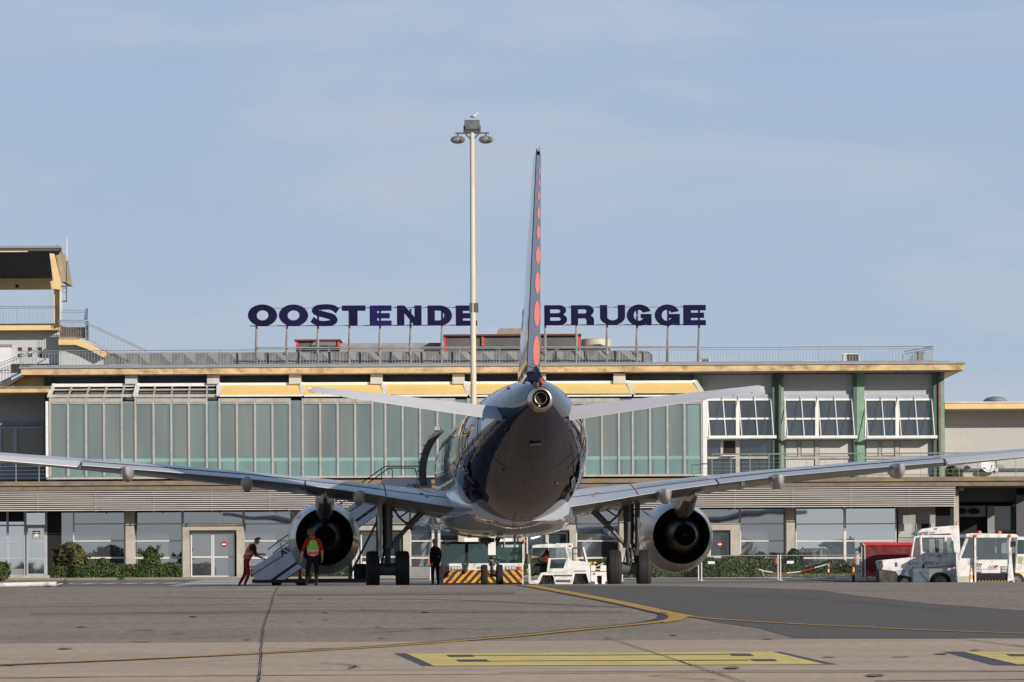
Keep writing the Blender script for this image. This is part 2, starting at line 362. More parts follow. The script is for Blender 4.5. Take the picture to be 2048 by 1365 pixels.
def ribbon(mb, pts, wd, lift, dmin=30.0, jit=0, step=.5, nwid=None):
    P = [ground(x, y, dmin) for x, y in pts]; Q = []
    for a, b in zip(P, P[1:]):
        n = max(1, int((b - a).length / step))
        for k in range(n): Q.append(a.lerp(b, k / n))
    Q.append(P[-1])
    for a in range(2):     # smooth
        Q = [Q[0]] + [(Q[i - 1] + Q[i] * 2 + Q[i + 1]) / 4 for i in range(1, len(Q) - 1)] + [Q[-1]]
    if jit: Q = [q + Vector((random.uniform(-jit, jit), random.uniform(-jit, jit), 0)) for q in Q]
    vs = []
    for i, q in enumerate(Q):
        d = (Q[min(i + 1, len(Q) - 1)] - Q[max(i - 1, 0)]); d.z = 0; d.normalize(); nrm = Vector((-d.y, d.x, 0)); ww = wd * (random.uniform(.6, 1.3) if jit else 1)
        for sg in (-1, 1):
            p = q + nrm * sg * ww / 2; vs.append((p.x, p.y, G(p.y) + lift))
    mb.add(vs, [(2 * i, 2 * i + 1, 2 * i + 3, 2 * i + 2) for i in range(len(Q) - 1)])
# near concrete: everything this side of the joint seen at row ~1288 (left) / 1277 (right)
jy = ground(1024, 1283).y
decal([(-120, 6.5), (120, 6.5), (120, jy), (-120, jy)], .004, 'concrete_apron', M_conc, px=False)
decal([(1045, 1171.5), (1120, 1181), (1250, 1204), (1345, 1226), (1420, 1243), (1520, 1258), (1590, 1277), (2100, 1279), (2100, 1226), (1850, 1207), (1700, 1190), (1640, 1181), (1500, 1176), (1300, 1172.5)], .004, 'fresh_asphalt', M_asph2)
M_yline = mat('yellow_line_paint', (.62, .36, .04), .7, var=.2, vs=4, stain=(.25, .17, .07), ss=5, sa=.6)
M_yline2 = mat('yellow_panel_paint', (.82, .64, .19), .8, var=.12, vs=2, stain=(.55, .42, .16), ss=3, sa=.5)
M_bline = mat('black_line_paint', (.055, .052, .06), .8, var=.15)
M_bpanel = mat('slate_panel_paint', (.085, .085, .105), .8, var=.15)
M_crack = mat('crack_sealant', (.035, .032, .03), .8, var=.2)
M_wline = mat('white_line_paint', (.62, .6, .56), .8, var=.1, stain=(.4, .37, .33), ss=3, sa=.5)
M_rline = mat('red_line_paint', (.3, .11, .08), .8, var=.2, vs=3, stain=(.2, .17, .15), ss=2, sa=.9)
L1 = [(1050, 1171.5), (1110, 1181.5), (1170, 1192.5), (1240, 1206), (1300, 1219), (1340, 1228.5), (1372, 1234)]
mb = MB(); ribbon(mb, L1, .46, .008, step=1); ribbon(mb, [(1305, 1219), (1340, 1229), (1338, 1238), (1290, 1248), (1180, 1258), (1024, 1274), (760, 1295), (512, 1309), (250, 1322), (-20, 1333)], .36, .008)
struct(mb.build('line_border', M_bline, fixn=False))
mb = MB(); ribbon(mb, L1, .30, .012, step=1); ribbon(mb, [(1330, 1226), (1352, 1234), (1345, 1242), (1290, 1249), (1180, 1259), (1024, 1275), (760, 1296), (512, 1309.5), (250, 1321), (-20, 1332)], .20, .012)
mb.mi = 0; ribbon(mb, [(1360, 1232), (1420, 1239), (1560, 1248), (1800, 1260), (2070, 1270)], .14, .0125)
struct(mb.build('taxi_line', M_yline, fixn=False))
M_patch = mat('asphalt_patch', (.2, .17, .14), .9, var=.1, vs=1, bump=.004, bs=9)
decal([(552, 1188), (1030, 1184), (1030, 1189), (556, 1193)], .006, 'asphalt_repair', M_patch)
M_oil = mat('oil_stain', (.235, .19, .15), .8, var=.3, vs=3); rng = random.Random(3)
for k in range(26):
    cx, cy = rng.uniform(20, 2030), rng.uniform(1186, 1360); w_ = rng.uniform(5, 26) * (cy - 1120) / 120; h_ = w_ * rng.uniform(.05, .12) + .5
    decal([(cx + w_ / 2 * math.cos(a) * rng.uniform(.6, 1.1), cy + h_ / 2 * math.sin(a) * rng.uniform(.6, 1.1)) for a in [q * .5236 for q in range(12)]], .0175, 'oil_stain', M_oil)
M_rub = mat('tyre_smear', (.17, .145, .12), .85, var=.2, vs=2)
mb = MB()
for l in ([(60, 1228), (700, 1221), (1250, 1224)], [(60, 1231.5), (700, 1224), (1250, 1227.5)], [(300, 1196), (900, 1200), (1250, 1216)]): ribbon(mb, l, .16, .0055, jit=.02)
struct(mb.build('tyre_smear', M_rub, fixn=False))
decal([(1318, 1222), (1345, 1227), (1376, 1235), (1362, 1242), (1325, 1248), (1352, 1236)], .0135, 'taxi_line_junction', M_yline)
mb = MB(); ribbon(mb, [(-20, 1357), (400, 1354), (1000, 1350), (1300, 1347), (2070, 1345)], .10, .008); struct(mb.build('edge_line', M_yline, fixn=False))
mb = MB(); ribbon(mb, [(-20, 1359.5), (100, 1357), (520, 1351.3), (700, 1351)], .06, .006, jit=.03); ribbon(mb, [(1000, 1346), (1500, 1343), (2070, 1343.5)], .08, .006, jit=.02)
ribbon(mb, [(1750, 1364), (2070, 1361)], .09, .008); struct(mb.build('edge_line_border', M_crack, fixn=False))
decal([(787, 1308), (1560, 1305), (1675, 1330.5), (845, 1334)], .006, 'marking_border', M_bpanel)
decal([(812, 1309), (1545, 1305.5), (1650, 1331), (868, 1334)], .010, 'marking_panel', M_yline2)
decal([(1885, 1305), (2100, 1305), (2100, 1334), (1985, 1332)], .006, 'marking_border', M_bpanel)
decal([(1925, 1305.5), (2100, 1305.5), (2100, 1331), (2035, 1331)], .010, 'marking_panel', M_yline2)
for q in ([(893, 1312.5), (942, 1312), (950, 1316), (900, 1316.5)], [(912, 1322), (972, 1321.5), (980, 1326), (920, 1326.5)], [(1458, 1310), (1500, 1310), (1508, 1314.5), (1466, 1314.5)], [(1500, 1321), (1548, 1321), (1556, 1325), (1508, 1325)], [(2012, 1311), (2100, 1311), (2100, 1315), (2022, 1315)]):
    decal(q, .014, 'marking_stroke', M_bpanel)
mb = MB()
for l in ([(940, 1313.5), (1100, 1312.5), (1180, 1314), (1300, 1312), (1460, 1311)], [(970, 1325), (1200, 1324), (1500, 1323)]): ribbon(mb, l, .14, .014, jit=.01)
struct(mb.build('marking_outline', M_bpanel, fixn=False))
mb = MB()
ribbon(mb, [(556, 1176), (549, 1190), (544, 1210), (536, 1232), (529, 1255), (524, 1285), (523, 1310), (521, 1340), (518, 1368)], .015, .016, jit=.010, step=.5)
ribbon(mb, [(1210, 1277), (1260, 1292), (1320, 1312), (1400, 1338), (1490, 1368)], .02, .016, jit=.008, step=.5)
ribbon(mb, [(1900, 1277), (1980, 1287), (2060, 1297)], .03, .016, jit=.02)
for l in ([(260, 1265), (380, 1262), (520, 1257.5)], [(335, 1281), (420, 1276), (520, 1272.5)], [(295, 1329), (400, 1326), (520, 1322.5)], [(150, 1266), (240, 1266)], [(520, 1299), (660, 1301)], [(535, 1345), (680, 1342), (980, 1342.5)],
          [(640, 1327), (690, 1332), (715, 1333), (728, 1337), (700, 1341)], [(740, 1268), (890, 1257)], [(1300, 1354), (1330, 1357), (1420, 1360), (1440, 1364)], [(1300, 1354), (1380, 1351), (1450, 1350), (1462, 1352)], [(760, 1210), (900, 1209)], [(0, 1335), (40, 1333)], [(1400, 1188), (1520, 1193), (1700, 1205), (1900, 1222)]):
    ribbon(mb, l, .035, .016, jit=.03, step=.4)
for c in ((285, 1286, 30), (360, 1269, 28), (285, 1262, 60), (1800, 1317, 18), (860, 1258.5, 30), (20, 1333, 25), (640, 1300.5, 25), (705, 1337, 18)):
    ribbon(mb, [(c[0] - c[2] / 2, c[1] + .5), (c[0] + c[2] / 2, c[1] - .5)], .11, .018, jit=.06, step=.2)
struct(mb.build('tar_cracks', M_crack, fixn=False))
mb = MB(); ribbon(mb, [(-20, 1216), (300, 1212), (700, 1207), (1020, 1204)], .14, .006, jit=.02); struct(mb.build('faded_red_line', M_rline, fixn=False))
mb = MB()
for l in ([(420, 1233), (485, 1232.5)], [(520, 1258), (1000, 1257)], [(150, 1207), (190, 1206)], [(620, 1206), (640, 1205.5)], [(1030, 1200), (1060, 1200)]): ribbon(mb, l, .07, .006, jit=.03)
struct(mb.build('scuffed_white_line', mat('scuffed_white', (.36, .34, .31), .9, var=.2, stain=(.2, .19, .17), ss=3, sa=.9), fixn=False))
# far side: service road, markings
def far(px, py): return ground(px, py, 143.0, 178.0)
mb = MB(); a = -40; rows = [[Vector((x, y, G(y) + .004)) for x in (-60, 60)] for y in [149 + .5 * k for k in range(44)]]
mb.loft(rows, cap=False, closed=False); struct(mb.build('service_road', M_road, smooth=True, fixn=False))
mb = MB()
def farq(y0, y1, xa, xb, skew=0):
    mb.add([(xa, y0, G(y0) + .009), (xb, y0, G(y0) + .009), (xb + skew, y1, G(y1) + .009), (xa + skew, y1, G(y1) + .009)], [(0, 1, 2, 3)])
for x0, x1 in ((15, 45), (60, 92), (105, 135), (150, 178), (195, 220), (237, 262), (279, 303), (320, 346)):
    y = 157.5; farq(y, y + 2.6, S(x0 - 1024, y), S(x1 - 1024, y), .2)
for x0, x1 in ((1540, 1562), (1585, 1612), (1630, 1657), (1675, 1702), (1720, 1745)):
    y = 163; farq(y, y + 2.4, S(x0 - 1024, y), S(x1 - 1024, y))
for k in range(4): farq(151.5 + k * 4.4, 154.6 + k * 4.4, S(343 - 1024, 154), S(492 - 1024, 154), .2)
farq(157.4, 158.6, S(1235 - 1024, 158), S(1760 - 1024, 158)); farq(161, 162.5, S(640 - 1024, 160), S(1180 - 1024, 160))
struct(mb.build('road_marking', M_wline, fixn=False))
mb = MB(); farq(155.2, 155.9, S(60 - 1024, 155), S(350 - 1024, 155)); struct(mb.build('red_road_line', M_rline, fixn=False))
mb = MB(); mb.box((-60, 169.6, G(169.6) - .1), (60, 169.8, G(169.6) + .1)); mb.box((-60, 169.8, G(169.6) - .2), (60, 177, .40)); struct(mb.build('pavement', mat('pavement', (.23, .2, .17), .9, var=.15), fixn=True))

# ================================================================ TERMINAL BUILDING
D_COR, D_BOX, D_WALL, D_TER, D_LOU, D_COLM, D_GF, D_POR = 181.15, 180.5, 183.0, 179.4, 179.6, 181.1, 182.0, 181.2
tb = thing('terminal_building', 'long two-storey airport terminal with yellow cornice, glass curtain wall and white louvres', 'building', (0, 183, .375))
bot = 1162 - (.36 - CZ) * F / 182   # photo row of the ground at the facade
def P_(name, m, fn, parent=tb, **k):
    mb = MB(); fn(mb); return mb.build(name, m, parent, **k)
# massing
P_('wall', T_brick, lambda b: (b.B(D_WALL, 96, 752, 1886, 958, 10, rx=1024)))
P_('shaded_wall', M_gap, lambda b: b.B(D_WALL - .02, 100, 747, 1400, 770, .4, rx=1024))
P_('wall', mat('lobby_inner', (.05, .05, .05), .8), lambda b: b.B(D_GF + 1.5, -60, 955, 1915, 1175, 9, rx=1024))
P_('wall', M_mgrey, lambda b: (b.B(D_GF - .02, -60, 1133, 365, 1170, 1.0, rx=1024), b.B(D_GF - .02, 487, 1133, 705, 1170, 1.0, rx=1024), b.B(D_GF - .02, 1480, 1133, 1795, 1170, 1.0, rx=1024), b.B(D_GF - .02, 820, 1133, 1362, 1170, 1.0, rx=1024)))
# roof cornice
def f(b):
    b.B(D_COR, 42, 732.5, 1928, 745, 14, rx=1024)
P_('cornice', M_yellow, f)
P_('roof_edge', M_rail, lambda b: b.B(D_COR - .08, 38, 728.5, 1931, 732.4, 14.2, rx=1024))
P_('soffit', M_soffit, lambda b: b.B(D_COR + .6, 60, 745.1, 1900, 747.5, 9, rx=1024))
# short pillars between cornice and curtain wall
for x in (262, 426, 590, 753, 917, 1080, 1239):
    P_('pillar', M_pil, lambda b: b.B(D_COR + .4, x - 12, 747.6, x + 12, 768, 1.4))
P_('pillar', M_dgpost, lambda b: b.B(D_WALL - .3, 89, 746, 107, 958, .3))
# curtain wall box
mods = [100, 136, 172, 208, 243.5, 271, 307, 342.5, 378, 413.5, 439, 474, 510, 545, 580, 605.5, 640.5, 675.5, 710.5, 745, 771, 805.5, 840.5, 875, 909, 936, 970, 1004, 1039, 1074, 1101, 1135, 1169, 1204, 1238, 1265.5, 1300, 1335, 1369, 1404]
def f(b): b.B(D_BOX + .06, 97, 799, 1408, 952, 2.3, rx=1024)
cw = P_('curtain_wall', G_curtain, f); sub(cw)
P_('glass_side', glass('side_glass', (.15, .24, .21), .25), lambda b: b.B(D_BOX + .05, 1371, 806, 1404, 950, .05, rx=1300), parent=cw)
P_('green_rail', G_band, lambda b: b.B(D_BOX + .045, 101, 914, 1403, 920.5, .1, rx=1024), parent=cw)
P_('green_base', glass('curtain_glass_low', (.12, .2, .18), .26, .0025, .7, (.8, .95, .93), var=.3), lambda b: b.B(D_BOX + .048, 101, 920.6, 1403, 951, .1, rx=1024), parent=cw)
PV = [glass('curtain_pane_%d' % k, c, rf, .003, .6, (.8, .88, .84), var=.35, vs=1.1) for k, (c, rf) in enumerate((((.085, .115, .10), .34), ((.10, .12, .105), .31), ((.085, .12, .11), .37), ((.115, .125, .105), .28)))]
for i in range(len(mods) - 1):
    pn = P_('pane', PV[random.choice((0, 1, 1, 2, 3))], lambda b: b.B(D_BOX + .052, mods[i] + 1.2, 808, mods[i + 1] - 1.2, 913.9, .1), parent=cw)
    if random.random() < .75:
        q = random.choice((.10, .78)); w_ = mods[i + 1] - mods[i]
        P_('curtain_strip', glass('curtain_dark', (.055, .075, .075), .34, .003, .6, (.8, .92, .93), var=.3), lambda b: b.B(D_BOX + .047, mods[i] + w_ * q, 808, mods[i] + w_ * (q + random.uniform(.08, .16)), 950, .1), parent=cw)
for i, x in enumerate(mods):
    if x < 500 or 1170 < x or i % 1 == 0:
        P_('mullion', M_frame, lambda b: b.B(D_BOX - .04, x - 1.7, 797, x + 1.7, 953, .12), parent=cw)
def f(b):
    b.B(D_BOX - .05, 93, 950.5, 1410, 954.5, .3, rx=1024)
    for i in range(len(mods) - 1):
        if i % 5 == 4: continue
        b.B(D_BOX - .03, mods[i] + 1.8, 797, mods[i + 1] - 1.8, 804.5, .12); b.B(D_BOX - .05, mods[i] + 1.8, 805.4, mods[i + 1] - 1.8, 808, .14)
P_('sill', M_frame, f, parent=cw)
P_('end_post', M_white, lambda b: (b.B(D_BOX - .02, 91.5, 803, 96.8, 955, 2.4), b.B(D_BOX - .06, 1405.8, 795, 1414, 955, 2.4)), parent=cw)
# raking top of the curtain wall
yE, yR, DE, DR = 797, 770, D_BOX, D_BOX + 1.5
def rake(px_e, px_r, w_, m, name, lift=0, ye=yE, yr=yR):
    mb = MB(); a = Wp(px_e, ye, DE); c = Wp(px_r, yr, DR); hw = S(w_, 181) / 2; n = Vector((0, -.5, .86)) * lift
    vs = [a + Vector((-hw, 0, 0)) + n, a + Vector((hw, 0, 0)) + n, c + Vector((hw, 0, 0)) + n, c + Vector((-hw, 0, 0)) + n]
    mb.prism(vs, Vector((0, .5, -.86)) * .07); return mb.build(name, m, cw)
barsE = [97, 270, 437, 606, 771, 937, 1101, 1265.5, 1404]
barsR = [107, 275, 437, 602, 764, 928, 1091, 1254, 1388]
mb = MB()
mb.add([Wp(97, yE + 4, DE + .1) , Wp(1404, yE - 2, DE + .1), Wp(1388, yR - 2, DR + .1), Wp(107, yR + 4, DR + .1)], [(0, 1, 2, 3)])
mb.build('raking_glass', G_dark, cw)
for k in range(8):
    if k < 2:
        lo = [m for m in mods if barsE[k] < m < barsE[k + 1] - 3]
        for m_ in lo:
            t = (m_ - barsE[k]) / (barsE[k + 1] - barsE[k]); rake(m_, barsR[k] + t * (barsR[k + 1] - barsR[k]), 3.6, M_frame, 'glazing_bar', .05)
        for (ya, yb, t) in ((781, 778, .62), (795, 789, .10)):
            mb = MB(); e0 = barsE[k] + (barsR[k] - barsE[k]) * t; e1 = barsE[k + 1] + (barsR[k + 1] - barsE[k + 1]) * t
            mb.B(DE + 1.5 * t - .08, e0 + 3, yb, e1 - 3, ya, .08); mb.build('glazing_bar', M_frame, cw)
    else:
        mb = MB(); dy = (1024 - (barsE[k] + barsE[k + 1]) / 2) * sr
        n = Vector((0, -.5, .86)) * .09
        q = [Wp(barsE[k] + 3, 791 + dy, DE - .05) + n, Wp(barsE[k + 1] - 3, 791 + dy, DE - .05) + n, Wp(barsR[k + 1] - 2, 768 + dy, DR) + n, Wp(barsR[k] + 2, 768 + dy, DR) + n]
        mb.prism(q, Vector((0, .5, -.86)) * .03)
        mb.build('awning', mat('awning_yellow', (.95, .69, .26), .6, var=.05, vs=.5, stain=(.66, .48, .22), ss=3, sa=.2), cw)
        mb = MB(); mb.B(DE - .18, barsE[k] + 2, 790, barsE[k + 1] - 2, 793.4, .1); mb.build('awning_bar', M_white, cw)
    sub(cw)
for k in range(9):
    dy = (1024 - barsE[k]) * sr
    rake(barsE[k] + 1, barsR[k] + 1, 9.5 if 0 < k else 7, M_white, 'white_bar', .14, yE - 4 + dy, yR - 2 + dy)
P_('ridge_bar', M_white, lambda b: b.B(DR - .28, 105, 763.2, 1391, 769.6, .2, rx=1024), parent=cw)
# right part: piers, lintels, windows
for (x0, x1, m) in ((1388, 1406, M_gpost), (1545, 1556, M_dgpost), (1556, 1568, M_gpost), (1707, 1714, M_dgpost), (1713.9, 1729, M_gpost), (1867, 1878, M_dgpost), (1880, 1889, M_gpost)):
    P_('pier', m, lambda b: b.B(D_WALL - .35, x0, 746 if x0 > 1420 else 747, x1, 958, .4))
P_('drainpipe', M_dgrey, lambda b: (b.tube(Wp(1559, 750, D_WALL - .5), Wp(1559, 955, D_WALL - .5), .07), b.B(D_WALL - .65, 1553, 747, 1566, 756, .3)))
P_('drainpipe', mat('rusty_pipe', (.2, .13, .1), .8, var=.2), lambda b: b.B(D_WALL - .45, 1877.5, 750, 1882, 958, .2))
P_('drainpipe', M_frame, lambda b: b.tube(Wp(1412, 870, D_WALL - .2), Wp(1410, 958, D_WALL - .2), .03))
def upper_window(x0, x1, lower):
    lin = P_('lintel', M_lintel, lambda b: b.B(D_WALL - .12, x0 - 2, 789.5, x1 + 1, 797.5, .15))
    wn = P_('window', G_dark, lambda b: b.B(D_WALL - .06, x0, 798, x1, 874, .1)); sub(wn); xm = (x0 + x1) / 2 - 4
    def f(b):
        b.B(D_WALL - .16, x0 - 1, 797.6, x1 + 1, 801.5, .1); b.B(D_WALL - .15, x0, 836, x1, 839.6, .09); b.B(D_WALL - .17, xm - 3.5, 801.6, xm + 3.5, 874, .13); b.B(D_WALL - .14, x0 - 1, 801.6, x0 + 1.5, 874, .09); b.B(D_WALL - .14, x1 - 1.5, 801.6, x1 + 1, 874, .09)
    P_('frame', M_white, f, parent=wn)
    def f(b):
        for k in range(5):
            px = x0 - 1 + k * (x1 - x0 + 0) / 4.05
            b.path([Wp(px - 2, 793, D_WALL - .12), Wp(px, 799, D_WALL - .25), Wp(px + 6, 872, D_WALL - .85)], .022, n=5)
    P_('sunshade_strut', M_white, f, parent=wn)
    P_('sunshade_tray', M_white, lambda b: (b.B(D_WALL - .95, x0 + 3, 871.5, x1 + 9, 877.6, .06), b.B(D_WALL - .95, x0 + 3, 876.8, x1 + 9, 878, .9)), parent=wn)
    ln = P_('window', G_dark if lower else G_olive, lambda b: b.B(D_WALL - .05, x0, 880, x1, 952, .1)); sub(ln)
    def f(b):
        b.B(D_WALL - .12, x0, 913.5, x1, 918, .1); b.B(D_WALL - .13, xm - 4, 880, xm + 4, 952, .1); b.B(D_WALL - .12, x0 + 26, 880, x0 + 31, 913.4, .09); b.B(D_WALL - .11, x0, 950, x1, 955, .1)
    P_('frame', M_frame, f, parent=ln)  # darker than the upper frames: shade is put into the colour
    if not lower:
        P_('blind', M_blind, lambda b: (b.B(D_WALL - .07, x0 + 2, 882, x0 + 25, 912, .03), b.B(D_WALL - .07, x0 + 33, 882, xm - 6, 911, .03), b.B(D_WALL - .07, xm + 5, 882, x1 - 1, 912, .03), b.B(D_WALL - .07, x0 + 2, 920, xm - 6, 949, .03), b.B(D_WALL - .07, xm + 5, 920, x1 - 1, 949, .03)), parent=ln)
    else:
        P_('open_pane', M_black, lambda b: b.B(D_WALL - .08, x0 + 33, 882, xm - 5, 911, .05), parent=ln)
        P_('open_sash', M_white, lambda b: b.B(D_WALL - .5, x0 + 31, 911, xm - 3, 912.5, .4), parent=ln)
upper_window(1415, 1544, True); upper_window(1570, 1706, False); upper_window(1731, 1866, False)
# terrace
P_('terrace_slab', M_terr, lambda b: b.B(D_TER, -60, 958.5, 2120, 967, 7, rx=1024))
P_('terrace_fascia', M_terr2, lambda b: b.B(D_TER + .12, -60, 967.1, 2120, 977, 6, rx=1024))
def f(b, a, c, st):
    z = Wp(1024, 959, D_TER).z; D = D_TER + .15
    for _ in (0,):
        x = a
        while x < c: b.tube((Wp(x, 950, D).x, D, z), (Wp(x, 950, D).x, D, z + 1.05), .015, n=5); x += st
        b.tube((Wp(a, 950, D).x, D, z + 1.05), (Wp(c, 950, D).x, D, z + 1.05), .03, n=6)
        for k in range(1, 6): b.tube((Wp(a, 950, D).x, D, z + k * .17), (Wp(c, 950, D).x, D, z + k * .17), .006, n=4)
P_('terrace_railing', M_rail, lambda b: f(b, -60, 92, 46)); P_('terrace_railing', M_rail, lambda b: f(b, 1424, 2100, 38))
# louvre screen
def f(b):
    xa, xb = Wp(-60, 1000, D_LOU).x, Wp(1911, 1000, D_LOU).x; zt = Wp(1024, 978.5, D_LOU).z; zb = Wp(1024, 1020, D_LOU).z; n = 10
    st = (zt - zb) / n
    for k in range(n):
        z = zt - k * st; b.prism([(xa, D_LOU, z), (xa, D_LOU + .05, z), (xa, D_LOU + .07, z - st * .4), (xa, D_LOU, z - st * .42)], (xb - xa, 0, 0))
P_('louvre_screen', mat('louvre_white', (.56, .53, .49), .5, var=.1, vs=.8, stain=(.36, .33, .29), ss=1.3, sa=.5, stretch=(.5, 1, 6)), f)
for px in range(-40, 1900, 116): P_('louvre_bracket', M_terr2, lambda b: b.box((Wp(px, 1000, 180).x, D_LOU + .071, Wp(1024, 1020, D_LOU).z), (Wp(px, 1000, 180).x + .05, D_LOU + .12, Wp(1024, 976, D_LOU).z)))
P_('louvre_gap_shade', mat('louvre_shade', (.035, .027, .022), .9, var=.2), lambda b: b.B(D_LOU + .22, -60, 979, 1908, 1018, .1, rx=1024))  # added dark sheet standing in for the shade between the slats
P_('ceiling', mat('canopy_ceiling', (.3, .28, .25), .8), lambda b: b.B(D_LOU + .5, -60, 985.1, 1911, 990, 3, rx=1024))
# ground floor
for x in (259, 592, 925, 1247, 1581):
    P_('column', M_concrete, lambda b: b.B(D_COLM, x - 8.5, 985, x + 8.5, bot + 6, .5), bevel=.02)
P_('column', M_concrete, lambda b: (b.B(D_COLM - .6, 1908, 975, 1918, bot + 4, .5), b.pp([(1903, 1016), (1908, 1016), (1914, 1160), (1899, 1160)], D_COLM - .3, .4)))
def gf_window(x0, x1, y1=1133, vm=(), g=G_gf, left=True):
    wn = P_('window', g, lambda b: b.B(D_GF + .03, x0, 1012, x1, y1, .08)); sub(wn)
    def f(b):
        for y, h in ((1047, 2.4), (1081, 2.6), (1114.5, 3.4)):
            if y < y1: b.B(D_GF - .03, x0 + 2, y, x1 - 2, y + h, .06)
        b.B(D_GF - .05, x0, 1012, x0 + 2.2, y1, .09); b.B(D_GF - .05, x1 - 2.2, 1012, x1, y1, .09)
        for v in vm: b.B(D_GF - .07, v - 2.5, 1012, v + 2.5, y1, .1)
    P_('frame', mat('window_frame_light', (.6, .59, .56), .5, var=.1), f, parent=wn); return wn
for a in ((146, 250), (268, 365), (487, 583), (601, 705), (820, 917, 1133, (866, 878)), (933, 1035), (1152, 1238), (1257, 1362), (1480, 1572)): gf_window(*a)
gf_window(1591, 1793, 1150, (1690,), G_gfb)
# left bay with glass door
wn = P_('window', G_gfb, lambda b: b.B(D_GF + .03, -60, 1012, 95, 1152, .08)); sub(wn)
P_('frame', mat('steel_frame', (.36, .37, .4), .5, var=.1), lambda b: ([b.B(D_GF - .05, x, 1012, x + w_, 1152, .1) for x, w_ in ((13, 4), (48, 4.5), (90, 4.5))], [b.B(D_GF - .04, -60, y, 47.5, y + 3, .08) for y in (1050, 1084, 1116, 1150)], b.B(D_GF - .04, 52.6, 1050, 90, 1054, .08)), parent=wn)
P_('ventilation_grille', M_black, lambda b: (b.B(D_GF + .01, -60, 1024, 12.5, 1044, .03), b.B(D_GF + .01, 17.5, 1024, 47.5, 1044, .03)), parent=wn)
dr = P_('glass_door', G_gfb, lambda b: b.B(D_GF - .10, 54, 1056, 90, 1150, .04)); sub(dr)
P_('door_frame', mat('steel_frame', (0, 0, 0)), lambda b: (b.B(D_GF - .13, 53, 1054.2, 56, 1152, .07), b.B(D_GF - .13, 88, 1054.2, 91, 1152, .07), b.B(D_GF - .12, 56.1, 1054.2, 87.9, 1057, .06), b.B(D_GF - .12, 56.1, 1082, 87.9, 1085, .06), b.B(D_GF - .12, 56.1, 1116, 87.9, 1119.5, .06), b.B(D_GF - .12, 56.1, 1148, 87.9, 1151, .06)), parent=dr)
def f(b):
    b.B(D_GF - .135, 64.5, 1062, 80, 1078, .02)
    b.mi = 1; L = [(67, 1064), (70, 1066), (73, 1064.2), (76, 1064.6), (75, 1066.4), (78, 1065.6), (78.4, 1067.5), (75.4, 1069), (78.4, 1070.4), (77.4, 1071.6), (74.8, 1071), (76, 1073.5), (76.4, 1076.4), (74.8, 1076.4), (73.4, 1073.4), (71.2, 1073), (70, 1076.4), (68.4, 1076.4), (69.4, 1072), (67.6, 1070.6), (70, 1069.4), (68.6, 1067)]
    b.pp([(x, y) for x, y in L], D_GF - .15, .012)
P_('door_emblem', [M_mgrey, M_white], f, parent=dr)
P_('door_step', M_concrete, lambda b: b.B(D_GF - .7, 10, 1151, 100, bot + 6, .8))
P_('recess', M_black, lambda b: b.B(D_GF - .04, 95.2, 1012, 123, 1152, .4))
P_('window', G_gf, lambda b: (b.B(D_GF - .02, 123.1, 1012, 146, 1140, .1)))
# concrete portals with doors
def portal(x0, x1, o0, o1, signx=None, dark=False):
    p = P_('portal', M_concrete, lambda b: (b.B(D_POR, x0, 1049.5, o0, bot + 6, .9), b.B(D_POR, o1, 1049.5, x1, bot + 6, .9), b.B(D_POR, o0 + .05, 1049.5, o1 - .05, 1061, .9), b.B(D_POR - .05, x0 - 1, 1047.2, x1 + 1, 1049.4, .9)), bevel=.01); sub(p)
    P_('portal_soffit', mat('portal_panel', (.33, .32, .3), .7), lambda b: b.B(D_POR + .4, o0, 1061.1, o1, 1066, .4), parent=p)
    xm = (o0 + o1) / 2
    for a, c in ((o0 + 3, xm), (xm, o1 - 3)):
        d = P_('glass_door', G_gf if not dark else G_dark, lambda b: b.B(D_POR + .5, a + 2.5, 1067, c - 2.5, bot, .03)); sub(d)
        P_('door_frame', mat('window_frame_light', (0, 0, 0)), lambda b: (b.B(D_POR + .46, a + .3, 1066.1, a + 3, bot + 2, .1), b.B(D_POR + .46, c - 3, 1066.1, c - .3, bot + 2, .1), b.B(D_POR + .47, a + 3.1, 1066.1, c - 3.1, 1068.5, .08), b.B(D_POR + .47, a + 3.1, 1113, c - 3.1, 1116, .08), b.B(D_POR + .47, a + 3.1, bot - 3, c - 3.1, bot, .08)), parent=d)
        if signx and a < signx < c:
            def f(b):
                cc = Wp(signx, 1089, D_POR + .44); b.tube(cc, cc + Vector((0, .02, 0)), S(6.2, 181), n=24); b.mi = 1; b.box((cc.x - S(4, 181), cc.y - .012, cc.z - S(1.3, 181)), (cc.x + S(4, 181), cc.y - .002, cc.z + S(1.3, 181)))
            P_('no_entry_sign', [mat('sign_red', (.36, .03, .04), .4), M_white], f, parent=d)
    P_('portal_step', M_concrete, lambda b: b.B(D_POR - .4, x0 + 6, bot - 1, x1 - 6, bot + 8, .8))
for a in ((365, 487), (705, 820), (1037, 1152), (1362, 1480)): gf_window(a[0], a[1], 1047)
portal(365, 487, 378, 473, 448); portal(705, 820, 718, 806, None, True); portal(1037, 1152, 1050, 1139, None, True); portal(1362, 1481, 1376, 1461, 1440, True)
